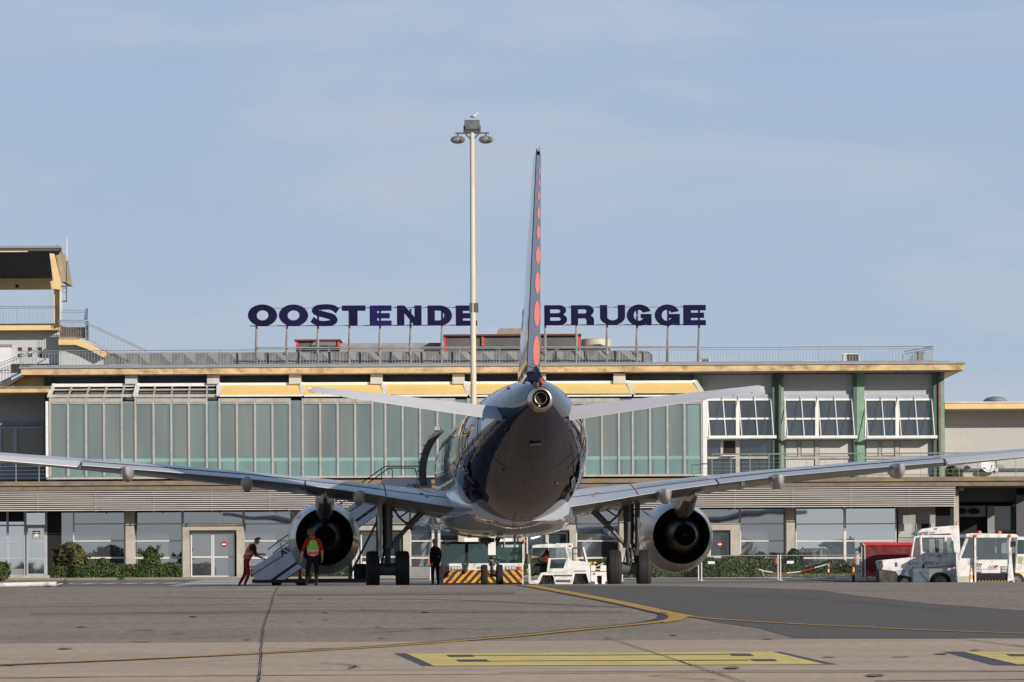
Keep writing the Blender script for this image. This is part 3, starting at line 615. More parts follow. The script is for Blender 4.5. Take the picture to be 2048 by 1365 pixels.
# right end of the ground floor: recessed bay and dark loading bay
P_('wall', mat('grey_panel', (.3, .3, .29), .7, var=.06), lambda b: b.B(D_GF + .3, 1796, 1012, 1871, 1160, .3))
P_('wall', mat('pale_panel', (.4, .4, .39), .6), lambda b: (b.B(D_GF + .25, 1797, 1048, 1824, 1075, .04), b.B(D_GF + .25, 1832, 1048, 1870, 1078, .04)))
P_('recess', M_black, lambda b: (b.B(D_GF + .2, 1843, 1048, 1858, 1060, .04), b.B(D_GF + .4, 1871, 1012, 1913, 1160, .4)))
P_('loading_bay', M_black, lambda b: b.B(D_GF + 2.5, 1913, 975, 2120, 1165, .5, rx=1980))
P_('bay_wall', M_dgrey, lambda b: (b.B(D_GF + 2, 1919, 977, 2033, 1004, .3, rx=1980), b.B(D_GF + 1, 2033, 990, 2120, 1160, .3)))
def f(b):
    b.B(D_GF + 2.2, 1919, 1012, 1972, 1034, .1)
    b.mi = 1
    for cx in (1922, 1948): c = Wp(cx, 1023, D_GF + 2.15); b.ell(c, (S(13, 184), .03, S(7, 184)), 16, 6)
    b.mi = 2
    for cx in (1922, 1948): c = Wp(cx, 1023, D_GF + 2.11); b.ell(c, (S(11, 184), .03, S(5, 184)), 16, 6)
P_('shutter_panel', [M_mgrey, M_dgrey, M_black], f)
P_('window', G_olive, lambda b: b.B(D_GF + 2.1, 1975, 1013, 2031, 1062, .1)); P_('window_frame', M_mgrey, lambda b: (b.B(D_GF + 2.0, 1975, 1012, 1989, 1070, .08), b.B(D_GF + 2.0, 1989.1, 1061, 2031, 1066, .08)))
P_('wall_lamp', M_mgrey, lambda b: b.ell(Wp(1921, 977, D_TER + 1), (.16, .16, .12)))
# left part beyond the curtain wall
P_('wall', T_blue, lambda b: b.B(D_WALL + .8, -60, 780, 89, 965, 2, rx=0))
P_('eave', M_yellow, lambda b: b.B(D_COR - .3, -60, 777, 97, 785.5, 5, rx=0)); P_('eave_edge', M_terr2, lambda b: b.B(D_COR - .35, -60, 773, 99, 776.9, 5, rx=0))
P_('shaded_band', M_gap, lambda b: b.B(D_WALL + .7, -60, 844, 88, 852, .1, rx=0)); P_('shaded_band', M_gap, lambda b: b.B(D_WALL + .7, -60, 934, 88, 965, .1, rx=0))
P_('window', mat('beige_blind', (.3, .29, .26), .8, var=.05), lambda b: b.B(D_WALL + .72, -60, 858, 86, 934, .1, rx=0)); P_('window_frame', M_lintel, lambda b: (b.B(D_WALL + .66, 26, 858, 34, 934, .08, rx=0), b.B(D_WALL + .66, -3, 858, 3, 934, .08, rx=0), b.B(D_WALL + .65, -60, 854, 86, 857.9, .08, rx=0)))
P_('yellow_wall', M_yellow2, lambda b: b.pp([(30, 768), (62, 742), (90, 742), (90, 776), (20, 776)], D_WALL - .2, 1))
# roof railing
def f(b):
    z0 = Wp(1024, 728, D_COR).z + .02; D = D_COR + .8; zt = Wp(1024, 697.5, D).z; zm = Wp(1024, 702, D).z
    xa, xb = Wp(42, 720, D).x, Wp(1868, 720, D).x
    b.tube((xa, D, zt), (xb, D, zt), .018, n=5); b.tube((xa, D, zm), (xb, D, zm), .012, n=5); b.tube((xa, D, z0 + .06), (xb, D, z0 + .06), .015, n=5)
    x = xa; k = 0
    while x <= xb + .01:
        big = k % 13 == 0; r = .018 if big else .008
        b.box((x - r, D - r, z0), (x + r, D + r, zt if big else zm)); x += .136; k += 1
    b.tube((xb, D, zt), (xb - .9, D + 4, zt), .018, n=5); b.tube((xb, D, zm), (xb - .9, D + 4, zm), .012, n=5); b.tube((xb - 1.0, D + 4, zt - .1), (xb - 1, D + 4, z0), .02, n=5)
    for k in range(1, 26): t = k / 26; b.box((xb - .9 * t - .01, D + 4 * t, z0), (xb - .9 * t + .01, D + 4 * t + .02, zm))
P_('roof_railing', M_rail, f)
# folded zinc skylight duct behind the railing
def f(b):
    D = D_COR + 2.5; x = 206.0; k = 0; top = []; bt = []
    zt, zb = Wp(1024, 703, D).z, Wp(1024, 725, D).z
    while x < 1275:
        X = Wp(x, 715, D).x; top.append(Vector((X, D + (.0 if k % 2 else .07), zt))); bt.append(Vector((X, D + (.07 if k % 2 else .0), zb))); x += 23; k += 1
    for i in range(len(top) - 1):
        if i % 2: b.add([top[i], top[i + 1], bt[i + 1], bt[i]], [(0, 1, 2), (0, 2, 3)])
        else: b.add([top[i], top[i + 1], bt[i + 1], bt[i]], [(0, 1, 3), (1, 2, 3)])
    b.loft([[p, Vector((p.x, D + 1.6, p.z + .05))] for p in top], cap=False, closed=False)
    c = top[-1]; b.tube((c.x, D + .8, zb), (c.x, D + .8, zt), .01); b.lathe([(zb, .95), (zt - .12, .95), (zt, .8), (zt, .01)], (c.x, D + 1.0, 0), 'Z', 20)
P_('roof_duct', M_duct, f)
P_('duct_slot', M_black, lambda b: b.B(D_COR + 3.2, 280, 721, 1260, 727, .2, rx=1024))
P_('parapet', mat('grey_parapet', (.3, .3, .3), .7, var=.15), lambda b: (b.B(D_COR + 6, 680, 686.5, 884, 706, 4), b.B(D_COR + 5.8, 600, 692, 682, 706, 4)))
P_('roof_stair_head', mat('plant_room_grey', (.105, .10, .1), .6, var=.2, vs=1.2), lambda b: b.B(D_COR + 5, 592, 682, 678, 728, 5)); P_('roof_stair_head_trim', mat('maroon_trim', (.14, .035, .03), .6), lambda b: b.B(D_COR + 4.8, 589, 679, 681, 682, 5.4))
ph = P_('roof_plant_room', mat('plant_room_grey', (0, 0, 0)), lambda b: b.B(D_COR + 5, 887, 672, 1162, 728, 6)); sub(ph)
P_('roof_trim', mat('maroon_trim', (.14, .035, .03), .6), lambda b: b.B(D_COR + 4.8, 884, 668.5, 1163, 672, 6.4), parent=ph)
P_('corner_panel', mat('bright_red', (.75, .06, .03), .5), lambda b: [b.B(D_COR + 4.9, x, y, x + w_, 704, .15) for x, w_, y in ((887, 3.5, 672.1), (963, 5, 672.1), (1155, 4.5, 672.1), (592, 4, 682.1), (675, 4, 682.1))], parent=ph)
P_('side_facet', M_duct, lambda b: b.pp([(610, 704), (628, 684), (672, 684), (672, 704)], D_COR + 4.85, .1), parent=ph)
P_('roof_hut', mat('hut_brown', (.27, .24, .2), .8, var=.2, vs=6), lambda b: b.pp([(992, 672), (997, 657), (1052, 657), (1060, 672)], D_COR + 9, 3))
P_('water_tank', mat('tank_cream', (.56, .52, .42), .5, var=.08), lambda b: b.lathe([(Wp(1024, 728, 186).z, .68), (Wp(1024, 679, 186).z, .68), (Wp(1024, 677.5, 186).z, .6), (Wp(1024, 677, 186).z, .01)], (Wp(1193, 700, 186).x, 186.6, 0), 'Z', 32), smooth=30)
for o in (ph,): pass
P_('roof_slab', M_mgrey, lambda b: b.B(D_COR + .3, 60, 726.5, 1900, 728.4, 13, rx=1024))

# rooftop units standing on the roof: things of their own
def ac(name, label, x0, y0, x1, y1, D=D_COR + 1.6):
    c = Wp((x0 + x1) / 2, y1, D); t = thing(name, label, 'air conditioner', tuple(c))
    mb = MB(); mb.B(D, x0, y0, x1, y1, .5); mb.build('casing', M_gse, t, bevel=.02)
    mb = MB(); wd = x1 - x0; mb.B(D - .012, x0 + wd * .25, y0 + 2, x1 - 1.5, y1 - 1.5, .03); mb.build('fan_grille', M_dgrey, t)
    mb = MB(); [mb.B(D - .03, x0 + wd * .25 + k * wd * .17, y0 + 2, x0 + wd * .25 + k * wd * .17 + .6, y1 - 1.5, .015) for k in range(1, 4)]; mb.build('grille_bar', M_frame, t)
ac('air_conditioner', 'low white air conditioner behind the roof railing, right below the last sign letter', 1398, 717, 1420, 728)
ac('air_conditioner', 'flat white air conditioner low on the roof right of the sign', 1607, 721, 1638, 728)
ac('air_conditioner', 'tall white air conditioner with dark grille near the right end of the roof', 1686, 707, 1719, 727)
t = thing('rooftop_vent', 'dark rusty vent box at the far right corner of the roof railing', 'vent', tuple(Wp(1842, 727, D_COR + 3)))
MB().B(D_COR + 3, 1836, 706, 1848, 727, .5).build('vent_box', mat('rust_dark', (.13, .07, .05), .8), t); MB().B(D_COR + 2.95, 1834, 704, 1850, 706.5, .6).build('vent_cap', M_dgrey, t)

# ---------------------------------------------------------------- rooftop sign
sg = thing('rooftop_sign', 'large navy letters reading OOSTENDE BRUGGE on thin posts above the terminal roof', 'sign', tuple(Wp(955, 728, D_COR + 1.5)))
LET = [('O', 496, 554, 609.5, 653), ('O', 558, 616, 609.5, 653), ('S', 621, 678.5, 609, 653), ('T', 684, 731, 611.5, 651.5), ('E', 739.5, 783, 611.5, 652), ('N', 794, 843, 611.5, 651.5), ('D', 855, 904, 611.5, 651.5), ('E', 911.5, 954, 611.5, 652),
       ('B', 1088.5, 1134, 611, 651), ('R', 1142, 1188, 611, 650.5), ('U', 1200, 1250, 610.5, 650.5), ('G', 1253.5, 1303, 609.5, 652), ('G', 1309.5, 1359.5, 609.5, 652), ('E', 1366.5, 1411.5, 610.5, 651)]
DS = D_COR + 1.2
def arc(cx, cy, rx, ry, a0, a1, n=24): return [(cx + rx * math.cos(rad(a0 + (a1 - a0) * k / n)), cy + ry * math.sin(rad(a0 + (a1 - a0) * k / n))) for k in range(n + 1)]
def s_shape():
    c = [(.98, .62), (.93, .80), (.74, .885), (.48, .885), (.22, .845), (.155, .70), (.30, .585), (.55, .50), (.76, .42), (.85, .285), (.74, .155), (.50, .115), (.25, .125), (.09, .22), (.03, .38)]
    c = [(.99, .70), (.84, .83), (.66, .885), (.46, .885), (.24, .85), (.15, .71), (.27, .60), (.50, .52), (.74, .43), (.85, .29), (.76, .165), (.54, .115), (.34, .12), (.16, .18), (.01, .31)]
    P = []
    for i in range(len(c) - 1):
        p0, p1, p2, p3 = c[max(i - 1, 0)], c[i], c[i + 1], c[min(i + 2, len(c) - 1)]
        for k in range(4):
            t = k / 4; P.append(tuple(.5 * (2 * p1[j] + (p2[j] - p0[j]) * t + (2 * p0[j] - 5 * p1[j] + 4 * p2[j] - p3[j]) * t * t + (3 * p1[j] - p0[j] - 3 * p2[j] + p3[j]) * t ** 3) for j in (0, 1)))
    P.append(c[-1]); A = 57.5; Bh = 43.5; L, Q = [], []
    for i, p in enumerate(P):
        a, b = P[max(i - 1, 0)], P[min(i + 1, len(P) - 1)]; dx, dy = (b[0] - a[0]) * A, (b[1] - a[1]) * Bh; l = math.hypot(dx, dy); dx /= l; dy /= l
        h = math.hypot(10.5 * dx, 16.5 * dy) / 2 * (1.15 if .35 < i / len(P) < .6 else 1); L.append((p[0] - dy * h / A, p[1] + dx * h / Bh)); Q.append((p[0] + dy * h / A, p[1] - dx * h / Bh))
    return L + Q[::-1]
SH = {
 'O': [arc(.5, .5, .5, .5, 0, 360, 48)[:-1], arc(.5, .5, .205, .235, 0, 360, 32)[:-1]],
 'T': [[(0, 1), (1, 1), (1, .74), (.66, .74), (.66, 0), (.34, 0), (.34, .74), (0, .74)]],
 'E': [[(0, 0), (1, 0), (1, .25), (.34, .25), (.34, .365), (.92, .365), (.92, .62), (.34, .62), (.34, .74), (1, .74), (1, 1), (0, 1)]],
 'N': [[(0, 0), (.30, 0), (.30, .62), (.70, 0), (1, 0), (1, 1), (.71, 1), (.71, .42), (.31, 1), (0, 1)]],
 'D': [[(0, 0), (.5, 0)] + arc(.5, .5, .5, .5, -90, 90) + [(0, 1)], [(.3, .25), (.45, .25)] + arc(.45, .5, .23, .25, -90, 90) + [(.3, .75)]],
 'B': [[(0, 0), (.68, 0)] + arc(.68, .28, .32, .28, -90, 60, 14) + arc(.66, .75, .30, .25, -55, 90, 14) + [(0, 1)], [(.26, .22), (.62, .22)] + arc(.62, .31, .10, .09, -90, 90, 8) + [(.26, .40)], [(.26, .60), (.60, .60)] + arc(.60, .70, .10, .10, -90, 90, 8) + [(.26, .80)]],
 'R': [[(0, 0), (.31, 0), (.31, .34), (.56, .34)] + arc(.56, .22, .11, .12, 90, 0, 6) + [(.67, 0), (1, 0), (1, .26)] + arc(.82, .28, .17, .17, 0, 70, 6) + arc(.68, .72, .31, .28, -50, 90, 14) + [(0, 1)], [(.31, .58), (.58, .58)] + arc(.58, .69, .09, .11, -90, 90, 8) + [(.31, .80)]],
 'U': [arc(.5, .40, .5, .40, 180, 360) + [(1, 1), (.71, 1), (.71, .42)] + arc(.5, .40, .21, .17, 0, -180) + [(.29, 1), (0, 1)]],
 'G': [arc(.5, .5, .5, .5, 22, 302, 40) + [(.80, .10), (.80, .02), (1, .02), (1, .55), (.56, .55), (.56, .36), (.71, .36)] + arc(.48, .49, .20, .26, -40, -330, 30)],
 'S': [s_shape()]}
def letter_geo(ch):
    cu = bpy.data.curves.new('l', 'CURVE'); cu.dimensions = '2D'; cu.fill_mode = 'BOTH'; cu.extrude = .05
    for poly in SH[ch]:
        s_ = cu.splines.new('POLY'); s_.points.add(len(poly) - 1)
        for i, p in enumerate(poly): s_.points[i].co = (p[0] * 10, p[1] * 10, 0, 1)
        s_.use_cyclic_u = True
    o = bpy.data.objects.new('l', cu); COL.objects.link(o); ev = o.evaluated_get(bpy.context.evaluated_depsgraph_get()); me = ev.to_mesh()
    vs = [v.co.copy() for v in me.vertices]; fs = [tuple(p.vertices) for p in me.polygons]; ev.to_mesh_clear(); bpy.data.objects.remove(o); bpy.data.curves.remove(cu)
    x0 = min(v.x for v in vs); x1 = max(v.x for v in vs); y0 = min(v.y for v in vs); y1 = max(v.y for v in vs)
    return [Vector(((v.x - x0) / (x1 - x0), (v.y - y0) / (y1 - y0), v.z / .05)) for v in vs], fs
for ch, x0, x1, y0, y1 in LET:
    vs, fs = letter_geo(ch); a = Wp(x0, y1, DS); b_ = Wp(x1, y0, DS)
    mb = MB(); mb.add([Vector((a.x + (b_.x - a.x) * v.x, DS + .1 * v.z, a.z + (b_.z - a.z) * v.y)) for v in vs], fs); mb.build('letter', mat('sign_blue', (.012, .008, .07), .75, var=.3, spec=.15) if x0 == 739.5 else M_navysign, sg)
def f(b):
    for x in (513, 574, 636, 699, 760, 821, 884, 946, 1090.5, 1153, 1214, 1274, 1336, 1398):
        b.tube(Wp(x, 618, DS + .2), Wp(x, 728, DS + .2), .05, n=6); b.tube(Wp(x, 640, DS + .25), Wp(x - 3, 728, DS + 1.6), .035, n=6)
    for y in (615, 650.5): b.tube(Wp(500, y + 1.8, DS + .2), Wp(956, y - 0, DS + .2), .022, n=5); b.tube(Wp(1088, y, DS + .2), Wp(1408, y - 1, DS + .2), .022, n=5)
    b.tube(Wp(511, 696, DS + .1), Wp(1398, 694, DS + .1), .035, n=6)
    b.box(Wp(513, 651, DS + .2), Wp(514, 652, DS + .3))
mb = MB(); f(mb); mb.build('sign_frame', mat('sign_post_metal', (.33, .31, .29), .6, metal=.2, var=.2), sg)

# ---------------------------------------------------------------- left tower and its stair
tw = thing('observation_tower', 'white tiled tower with yellow canopy roof, balcony and outside stair at the left edge', 'building', tuple(Wp(60, 728, 184)))
DT = 184.0
MB().B(DT, -60, 660, 118, 728, 8, rx=60).build('wall', T_tower, tw); MB().pp([(118, 688), (151, 688), (176, 698), (206, 714), (206, 735), (118, 735)], DT - .6, 5).build('wall', T_tower, tw)
MB().B(DT - .9, -60, 650, 115.5, 660.5, 9, rx=60).build('balcony', M_yellow2, tw); MB().B(DT - .95, -60, 646.5, 116.5, 649.9, 9, rx=60).build('balcony_edge', M_rail, tw)
mb = MB()
a0, a1 = Wp(-60, 502, DT - 1.5), Wp(119, 502, DT - 1.5); b0, b1 = Wp(-60, 559, DT + 3.5), Wp(119, 559, DT + 3.5); a0.z = a1.z; b0.z = b1.z
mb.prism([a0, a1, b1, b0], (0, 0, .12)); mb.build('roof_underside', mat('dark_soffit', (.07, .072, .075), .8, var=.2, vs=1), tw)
mb = MB(); mb.prism([a0 + Vector((0, -.05, .13)), a1 + Vector((.1, -.05, .13)), b1 + Vector((.1, .2, .13)), b0 + Vector((0, .2, .13))], (0, 0, .1)); mb.build('roof', M_rail, tw)
MB().B(DT - 1.62, -60, 502.3, 55, 504.6, .08, rx=0).build('roof_edge', M_yellow2, tw)
MB().B(DT + 3.3, -60, 557, 107, 579, .3, rx=60).build('back_beam', M_yellow2, tw)
MB().pp([(99, 507), (108, 508), (121, 566), (121, 580), (108, 578)], DT - 1.5, .3).build('side_wall', M_yellow2, tw)
MB().pp([(110, 503), (120.5, 503), (131, 564), (122, 564)], DT - .9, 3).build('side_fascia', mat('fascia_brown', (.36, .29, .18), .8), tw)
MB().B(DT - 1.0, 108, 574, 119.5, 650, .7).build('column', M_yellow2, tw)
MB().B(DT - 1.3, 119.5, 575, 120.5, 650, .9).build('column_edge', M_white, tw)
sp_ = MB(); c = Wp(34, 573, DT + 3.25); sp_.ell(c, (.07, .07, .07)); sp_.build('spotlight', M_black, tw)
for i in range(3):
    for y in (698.5, 711): MB().B(DT - .02, 36 + i * 20, y - 3.5, 44 + i * 20, y + 3.5, .02, rx=80).build('window', mat('brown_window', (.06, .03, .025), .5), tw)
dr = MB().B(DT - .3, -60, 694, 20.5, 790, .3, rx=0).build('door', mat('pale_door', (.66, .64, .68), .6), tw); MB().B(DT - .35, -60, 689, 22.5, 694, .4, rx=0).build('door_head', M_mgrey, tw)
st = MB().pp([(117, 677.5), (122, 676), (152, 676), (171, 683), (217, 704.5), (207, 715.5), (176, 699), (151, 690), (117, 690)], DT - 1.2, 1.3).build('stair_flight', M_yellow2, tw)
MB().B(DT - .9, 121, 655, 170, 677, .08, rx=120).build('landing_screen', mat('screen_brown', (.09, .065, .05), .7, var=.5, vs=5), tw)
MB().B(DT - 1.1, 171, 642, 176, 680, .25).build('landing_post', M_dgpost, tw); MB().pp([(168, 640), (172, 617), (175.5, 617), (175, 640)], DT - 1.1, .1).build('blue_post', mat('blue_grey_post', (.12, .14, .25), .5), tw)
def rail_f(b):
    D = DT - 1.0
    for y in (613, 616.5, 648): b.tube(Wp(-60, y + .5, D), Wp(115, y - .3, D), .017, n=5)
    for k in range(0, 26): b.tube(Wp(-20 + k * 5.3, 616, D), Wp(-20 + k * 5.3, 648, D), .008 if k % 5 else .016, n=4)
    for y in (621, 625): b.tube(Wp(122, y, D), Wp(172, y - .3, D), .015, n=5)
    for k in range(9): b.tube(Wp(124 + k * 5.5, 625, D), Wp(124 + k * 5.5, 654, D), .008, n=4)
    D = DT - 1.35
    for o_ in (0, 3.5): b.path([Wp(116, 641 + o_, D), Wp(165, 641 + o_, D), Wp(292, 700 + o_, D)], .017, n=5)
    b.path([Wp(172, 676, D), Wp(222, 703, D)], .015, n=5); b.path([Wp(117, 675, D), Wp(165, 675, D)], .015, n=5)
    for k in range(11): b.tube(Wp(118 + k * 4.8, 641, D), Wp(118 + k * 4.8, 676, D), .008, n=4)
    for k in range(18): x = 172 + k * 6.4; b.tube(Wp(x, 644 + (x - 165) * .4646, D), Wp(x, min(727, 676 + (x - 172) * .54), D), .008, n=4)
mb = MB(); rail_f(mb); mb.build('railing', M_rail, tw)
def f(b):
    D = DT - 1.6
    for o_ in (0, 5): b.path([Wp(-20, 735 + o_, D), Wp(75, 697 + o_, D)], .015, n=5)
    b.path([Wp(-20, 775, D), Wp(48, 742, D), Wp(92, 718, D)], .03, n=5)
    for k in range(14): x = -10 + k * 6.2; b.tube(Wp(x, 736 - (x + 20) * .4, D), Wp(x, 771 - (x + 20) * .485, D), .008, n=4)
mb = MB(); f(mb); mb.build('stair_rail', M_rail, tw)
MB().pp([(-20, 790), (-20, 783), (60, 742), (66, 742), (20, 770)], DT - 1.6, .8).build('stair_flight', M_yellow2, tw)
t = thing('antenna', 'thin white whip antenna with bracket and ring beside the tower column', 'antenna', tuple(Wp(132, 605, DT - .5)))
MB().tube(Wp(134, 475, DT - .5), Wp(133.5, 522, DT - .5), .018, n=6).build('whip', M_white, t)
MB().tube(Wp(133.5, 522, DT - .5), Wp(133, 605, DT - .5), .025, n=6).box(Wp(120, 572, DT - .5), Wp(133, 575, DT - .45)).box(Wp(120, 601.5, DT - .5), Wp(133, 604.5, DT - .45)).build('bracket', M_dgrey, t)
mb = MB(); c = Wp(129, 581.5, DT - .5); mb.path([c + Vector((.1 * math.cos(a * .5236), 0, .1 * math.sin(a * .5236))) for a in range(13)], .012, n=5); mb.build('ring', M_dgrey, t)
t = MB().path([Wp(109, 500, DT - 1.3), Wp(113, 491, DT - 1.3), Wp(116, 488, DT - 1.3)], .015, n=5).path([Wp(113, 491, DT - 1.3), Wp(109, 493, DT - 1.3)], .01, n=5).build('lightning_rod', M_rail, base=tuple(Wp(109, 500, DT - 1.3))); tag(t, 'small bent rod standing on the front corner of the tower roof', 'rod')

# ---------------------------------------------------------------- right annex
an = thing('annex_building', 'low pale tiled annex with yellow cornice beyond the right end of the terminal', 'building', tuple(Wp(1970, 958, 185)))
DA = 184.5
MB().B(DA, 1889.5, 815, 2130, 960, 8, rx=1970).build('wall', T_annex, an)
MB().B(DA - 1.8, 1889.5, 806.5, 2130, 818, 8, rx=1970).build('cornice', mat('annex_yellow', (.72, .53, .28), .8, var=.06), an); MB().B(DA - 1.85, 1889.5, 803.5, 2130, 806.4, 8.2, rx=1970).build('roof_edge', mat('pale_edge', (.6, .56, .48), .7), an)
MB().B(DA - .1, 1910, 937, 2130, 943, .1, rx=2000).build('dark_band', M_dgrey, an)
mb = MB(); c = Wp(1990, 803, DA + 2); mb.ell(c, (S(24, 186), 1.0, .22), 24, 10); mb.build('skylight_dome', mat('dome_grey', (.25, .26, .27), .3, var=.1), an, smooth=True)
t = thing('satellite_dish', 'round white satellite dish on the terrace in front of the annex wall', 'dish', tuple(Wp(1980, 944, DA - 1.6)))
mb = MB(); c = Wp(1978, 928, DA - 1.6); mb.lathe([(-.06, .37), (-.02, .385), (.03, .3), (.07, .15), (.085, .01)], c, 'Y', 32); o = mb.build('reflector', M_white, t, smooth=40)
MB().tube(c + Vector((.1, .08, -.1)), c + Vector((.26, .1, -.45)), .03).tube(c + Vector((.05, 0, -.33)), c + Vector((.1, -.35, -.05)), .015).build('mount', M_dgrey, t); MB().box(c + Vector((.05, -.38, -.08)), c + Vector((.15, -.3, 0))).box(c + Vector((.28, -.05, -.35)), c + Vector((.4, .05, -.2))).build('receiver', M_white, t)
t = MB().ell(Wp(1990, 935, DA - .6), (.42, .2, .13), 16, 8).build('terrace_dome', M_mgrey, base=tuple(Wp(1990, 940, DA - .6)), smooth=True); tag(t, 'low grey domed cover behind the satellite dish on the terrace', 'roof cover')
t = MB().ell(Wp(1917, 936, DA - .6), (.55, .2, .15), 16, 8).build('terrace_dome', M_mgrey, base=tuple(Wp(1917, 942, DA - .6)), smooth=True); tag(t, 'low grey domed cover beside the terrace plant at the annex corner', 'roof cover')

# ================================================================ AIRCRAFT (local: y forward, x right, z up, origin on the ground between the main wheels)
YAW = rad(3.0)
AX, AY = -.108, 129.0
ac_ = thing('airliner', 'twin-engine airliner seen from behind, navy tail with a row of red dots on the rudder', 'aircraft', (AX, AY, 0), local=True, rotz=YAW)
def mat_plane():
    m = bpy.data.materials.new('fuselage_paint'); m.use_nodes = True; t = m.node_tree; b = t.nodes['Principled BSDF']
    tc = nn(t, 'ShaderNodeTexCoord'); sp = nn(t, 'ShaderNodeSeparateXYZ'); t.links.new(tc.outputs['Object'], sp.inputs[0])
    # navy aft of a raked cut, bright line between, pearl white forward
    a = nn(t, 'ShaderNodeMath', operation='MULTIPLY_ADD'); a.inputs[1].default_value = -.55; t.links.new(sp.outputs[2], a.inputs[0]); t.links.new(sp.outputs[1], a.inputs[2])
    r = nn(t, 'ShaderNodeMapRange'); r.inputs['From Min'].default_value = -12; r.inputs['From Max'].default_value = -4; t.links.new(a.outputs[0], r.inputs[0])
    c = nn(t, 'ShaderNodeValToRGB'); c.color_ramp.interpolation = 'CONSTANT'; e = c.color_ramp.elements
    cut = (-8.2 + 12) / 8
    e[0].position = 0; e[0].color = (.004, .0045, .028, 1); e[1].position = cut; e[1].color = (.62, .60, .56, 1)
    x = e.new(cut + .012); x.color = (.50, .52, .56, 1)
    t.links.new(r.outputs[0], c.inputs[0]); n = nn(t, 'ShaderNodeTexNoise'); n.inputs['Scale'].default_value = 1.3; n.inputs['Detail'].default_value = 6; t.links.new(tc.outputs['Object'], n.inputs['Vector'])
    r2 = nn(t, 'ShaderNodeMapRange'); r2.inputs['From Min'].default_value = .3; r2.inputs['From Max'].default_value = .7; r2.inputs['To Min'].default_value = .85; r2.inputs['To Max'].default_value = 1.12; t.links.new(n.outputs[0], r2.inputs[0])
    mu = nn(t, 'ShaderNodeVectorMath', operation='SCALE'); t.links.new(c.outputs[0], mu.inputs[0]); t.links.new(r2.outputs[0], mu.inputs['Scale']); t.links.new(mu.outputs[0], b.inputs['Base Color'])
    b.inputs['Roughness'].default_value = .35; b.inputs['Coat Weight'].default_value = 1; b.inputs['Coat Roughness'].default_value = .01; b.inputs['Coat IOR'].default_value = 1.42; b.inputs['Specular IOR Level'].default_value = 0
    n3 = nn(t, 'ShaderNodeTexNoise'); n3.inputs['Scale'].default_value = 1.1; n3.inputs['Detail'].default_value = 2; t.links.new(tc.outputs['Object'], n3.inputs['Vector'])
    bp = nn(t, 'ShaderNodeBump'); bp.inputs['Distance'].default_value = .008; t.links.new(n3.outputs[0], bp.inputs['Height']); t.links.new(bp.outputs[0], b.inputs['Coat Normal'])
    return m
M_fus = mat_plane()
M_navy = mat('tail_navy', (.05, .045, .10), .3, var=.1, coat=.7)
M_navyg = mat('fin_navy_gloss', (.012, .014, .045), .12, var=.1, coat=1, bump=.003, bs=1.5)
M_navyg.node_tree.nodes['Principled BSDF'].inputs['Coat IOR'].default_value = 1.9
M_dot = mat('dot_red', (.88, .15, .06), .35, var=.03, coat=.5)
M_belly = mat('belly_grey', (.43, .45, .49), .25, var=.08, vs=1.2, coat=.8, bump=.004, bs=1.2)
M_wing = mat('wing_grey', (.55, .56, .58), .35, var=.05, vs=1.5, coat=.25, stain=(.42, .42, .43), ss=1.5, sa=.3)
M_wlow = mat('wing_lower_shaded_grey', (.17, .165, .16), .3, var=.15, vs=1.5, coat=.3, stain=(.1, .095, .09), ss=1.2, sa=.6)  # lower skin grey, darkened further with underside shade put into the colour
M_wingw = mat('elevator_white', (.66, .65, .66), .4, var=.04, coat=.2)
M_wingd = mat('spoiler_grey', (.36, .37, .41), .4, var=.06, coat=.2)
M_nac = mat('nacelle_grey', (.36, .35, .335), .28, var=.1, vs=2, coat=.5, stain=(.22, .205, .19), ss=1.4, sa=.3)
M_hot = mat('core_metal', (.05, .046, .042), .38, metal=.8, var=.2, vs=4)
M_duct_in = mat('duct_dark', (.012, .012, .013), .5, metal=.3, var=.2)
M_gear = mat('gear_grey', (.10, .10, .10), .45, metal=.3, var=.2, stain=(.06, .055, .05), ss=6, sa=.6)
M_titan = mat('exhaust_titanium', (.46, .41, .33), .3, metal=.85, var=.12)
FS = [(16.1, .02, 3.32, 3.28), (15.9, .35, 3.68, 2.98), (15.4, .8, 4.12, 2.62), (14.5, 1.25, 4.75, 2.25), (13.2, 1.65, 5.45, 1.95), (11.8, 1.88, 5.8, 1.83), (10.2, 1.965, 5.90, 1.79), (8, 1.975, 5.92, 1.78), (3, 1.975, 5.92, 1.78), (-2, 1.975, 5.92, 1.78), (-4.6, 1.975, 5.92, 1.78), (-6, 1.97, 5.92, 1.83), (-7.5, 1.94, 5.92, 2.0), (-9.5, 1.82, 5.92, 2.38), (-11.5, 1.58, 5.9, 2.92), (-13.3, 1.27, 5.86, 3.47), (-15, .92, 5.78, 4.02), (-16.2, .62, 5.67, 4.45), (-17.1, .36, 5.5, 4.77)]
def fsec(y):
    for a, b in zip(FS, FS[1:]):
        if a[0] >= y >= b[0]:
            i = FS.index(a); t = (a[0] - y) / (a[0] - b[0]); p0 = FS[max(i - 1, 0)]; p3 = FS[min(i + 2, len(FS) - 1)]
            def cr_(k):
                m1 = (b[k] - p0[k]) / max(p0[0] - b[0], .01) * (a[0] - b[0]); m2 = (p3[k] - a[k]) / max(a[0] - p3[0], .01) * (a[0] - b[0]); t2, t3 = t * t, t * t * t
                return (2 * t3 - 3 * t2 + 1) * a[k] + (t3 - 2 * t2 + t) * m1 + (-2 * t3 + 3 * t2) * b[k] + (t3 - t2) * m2
            return max(.01, cr_(1)), cr_(2), cr_(3)
    return FS[-1][1:]
def fpt(y, th, off=0):    # th: 0 = right side, 90 = top
    w_, tp, bt = fsec(y); c = (tp + bt) / 2; h = (tp - bt) / 2
    return Vector(((w_ + off) * math.cos(th), y, c + (h + off) * math.sin(th)))
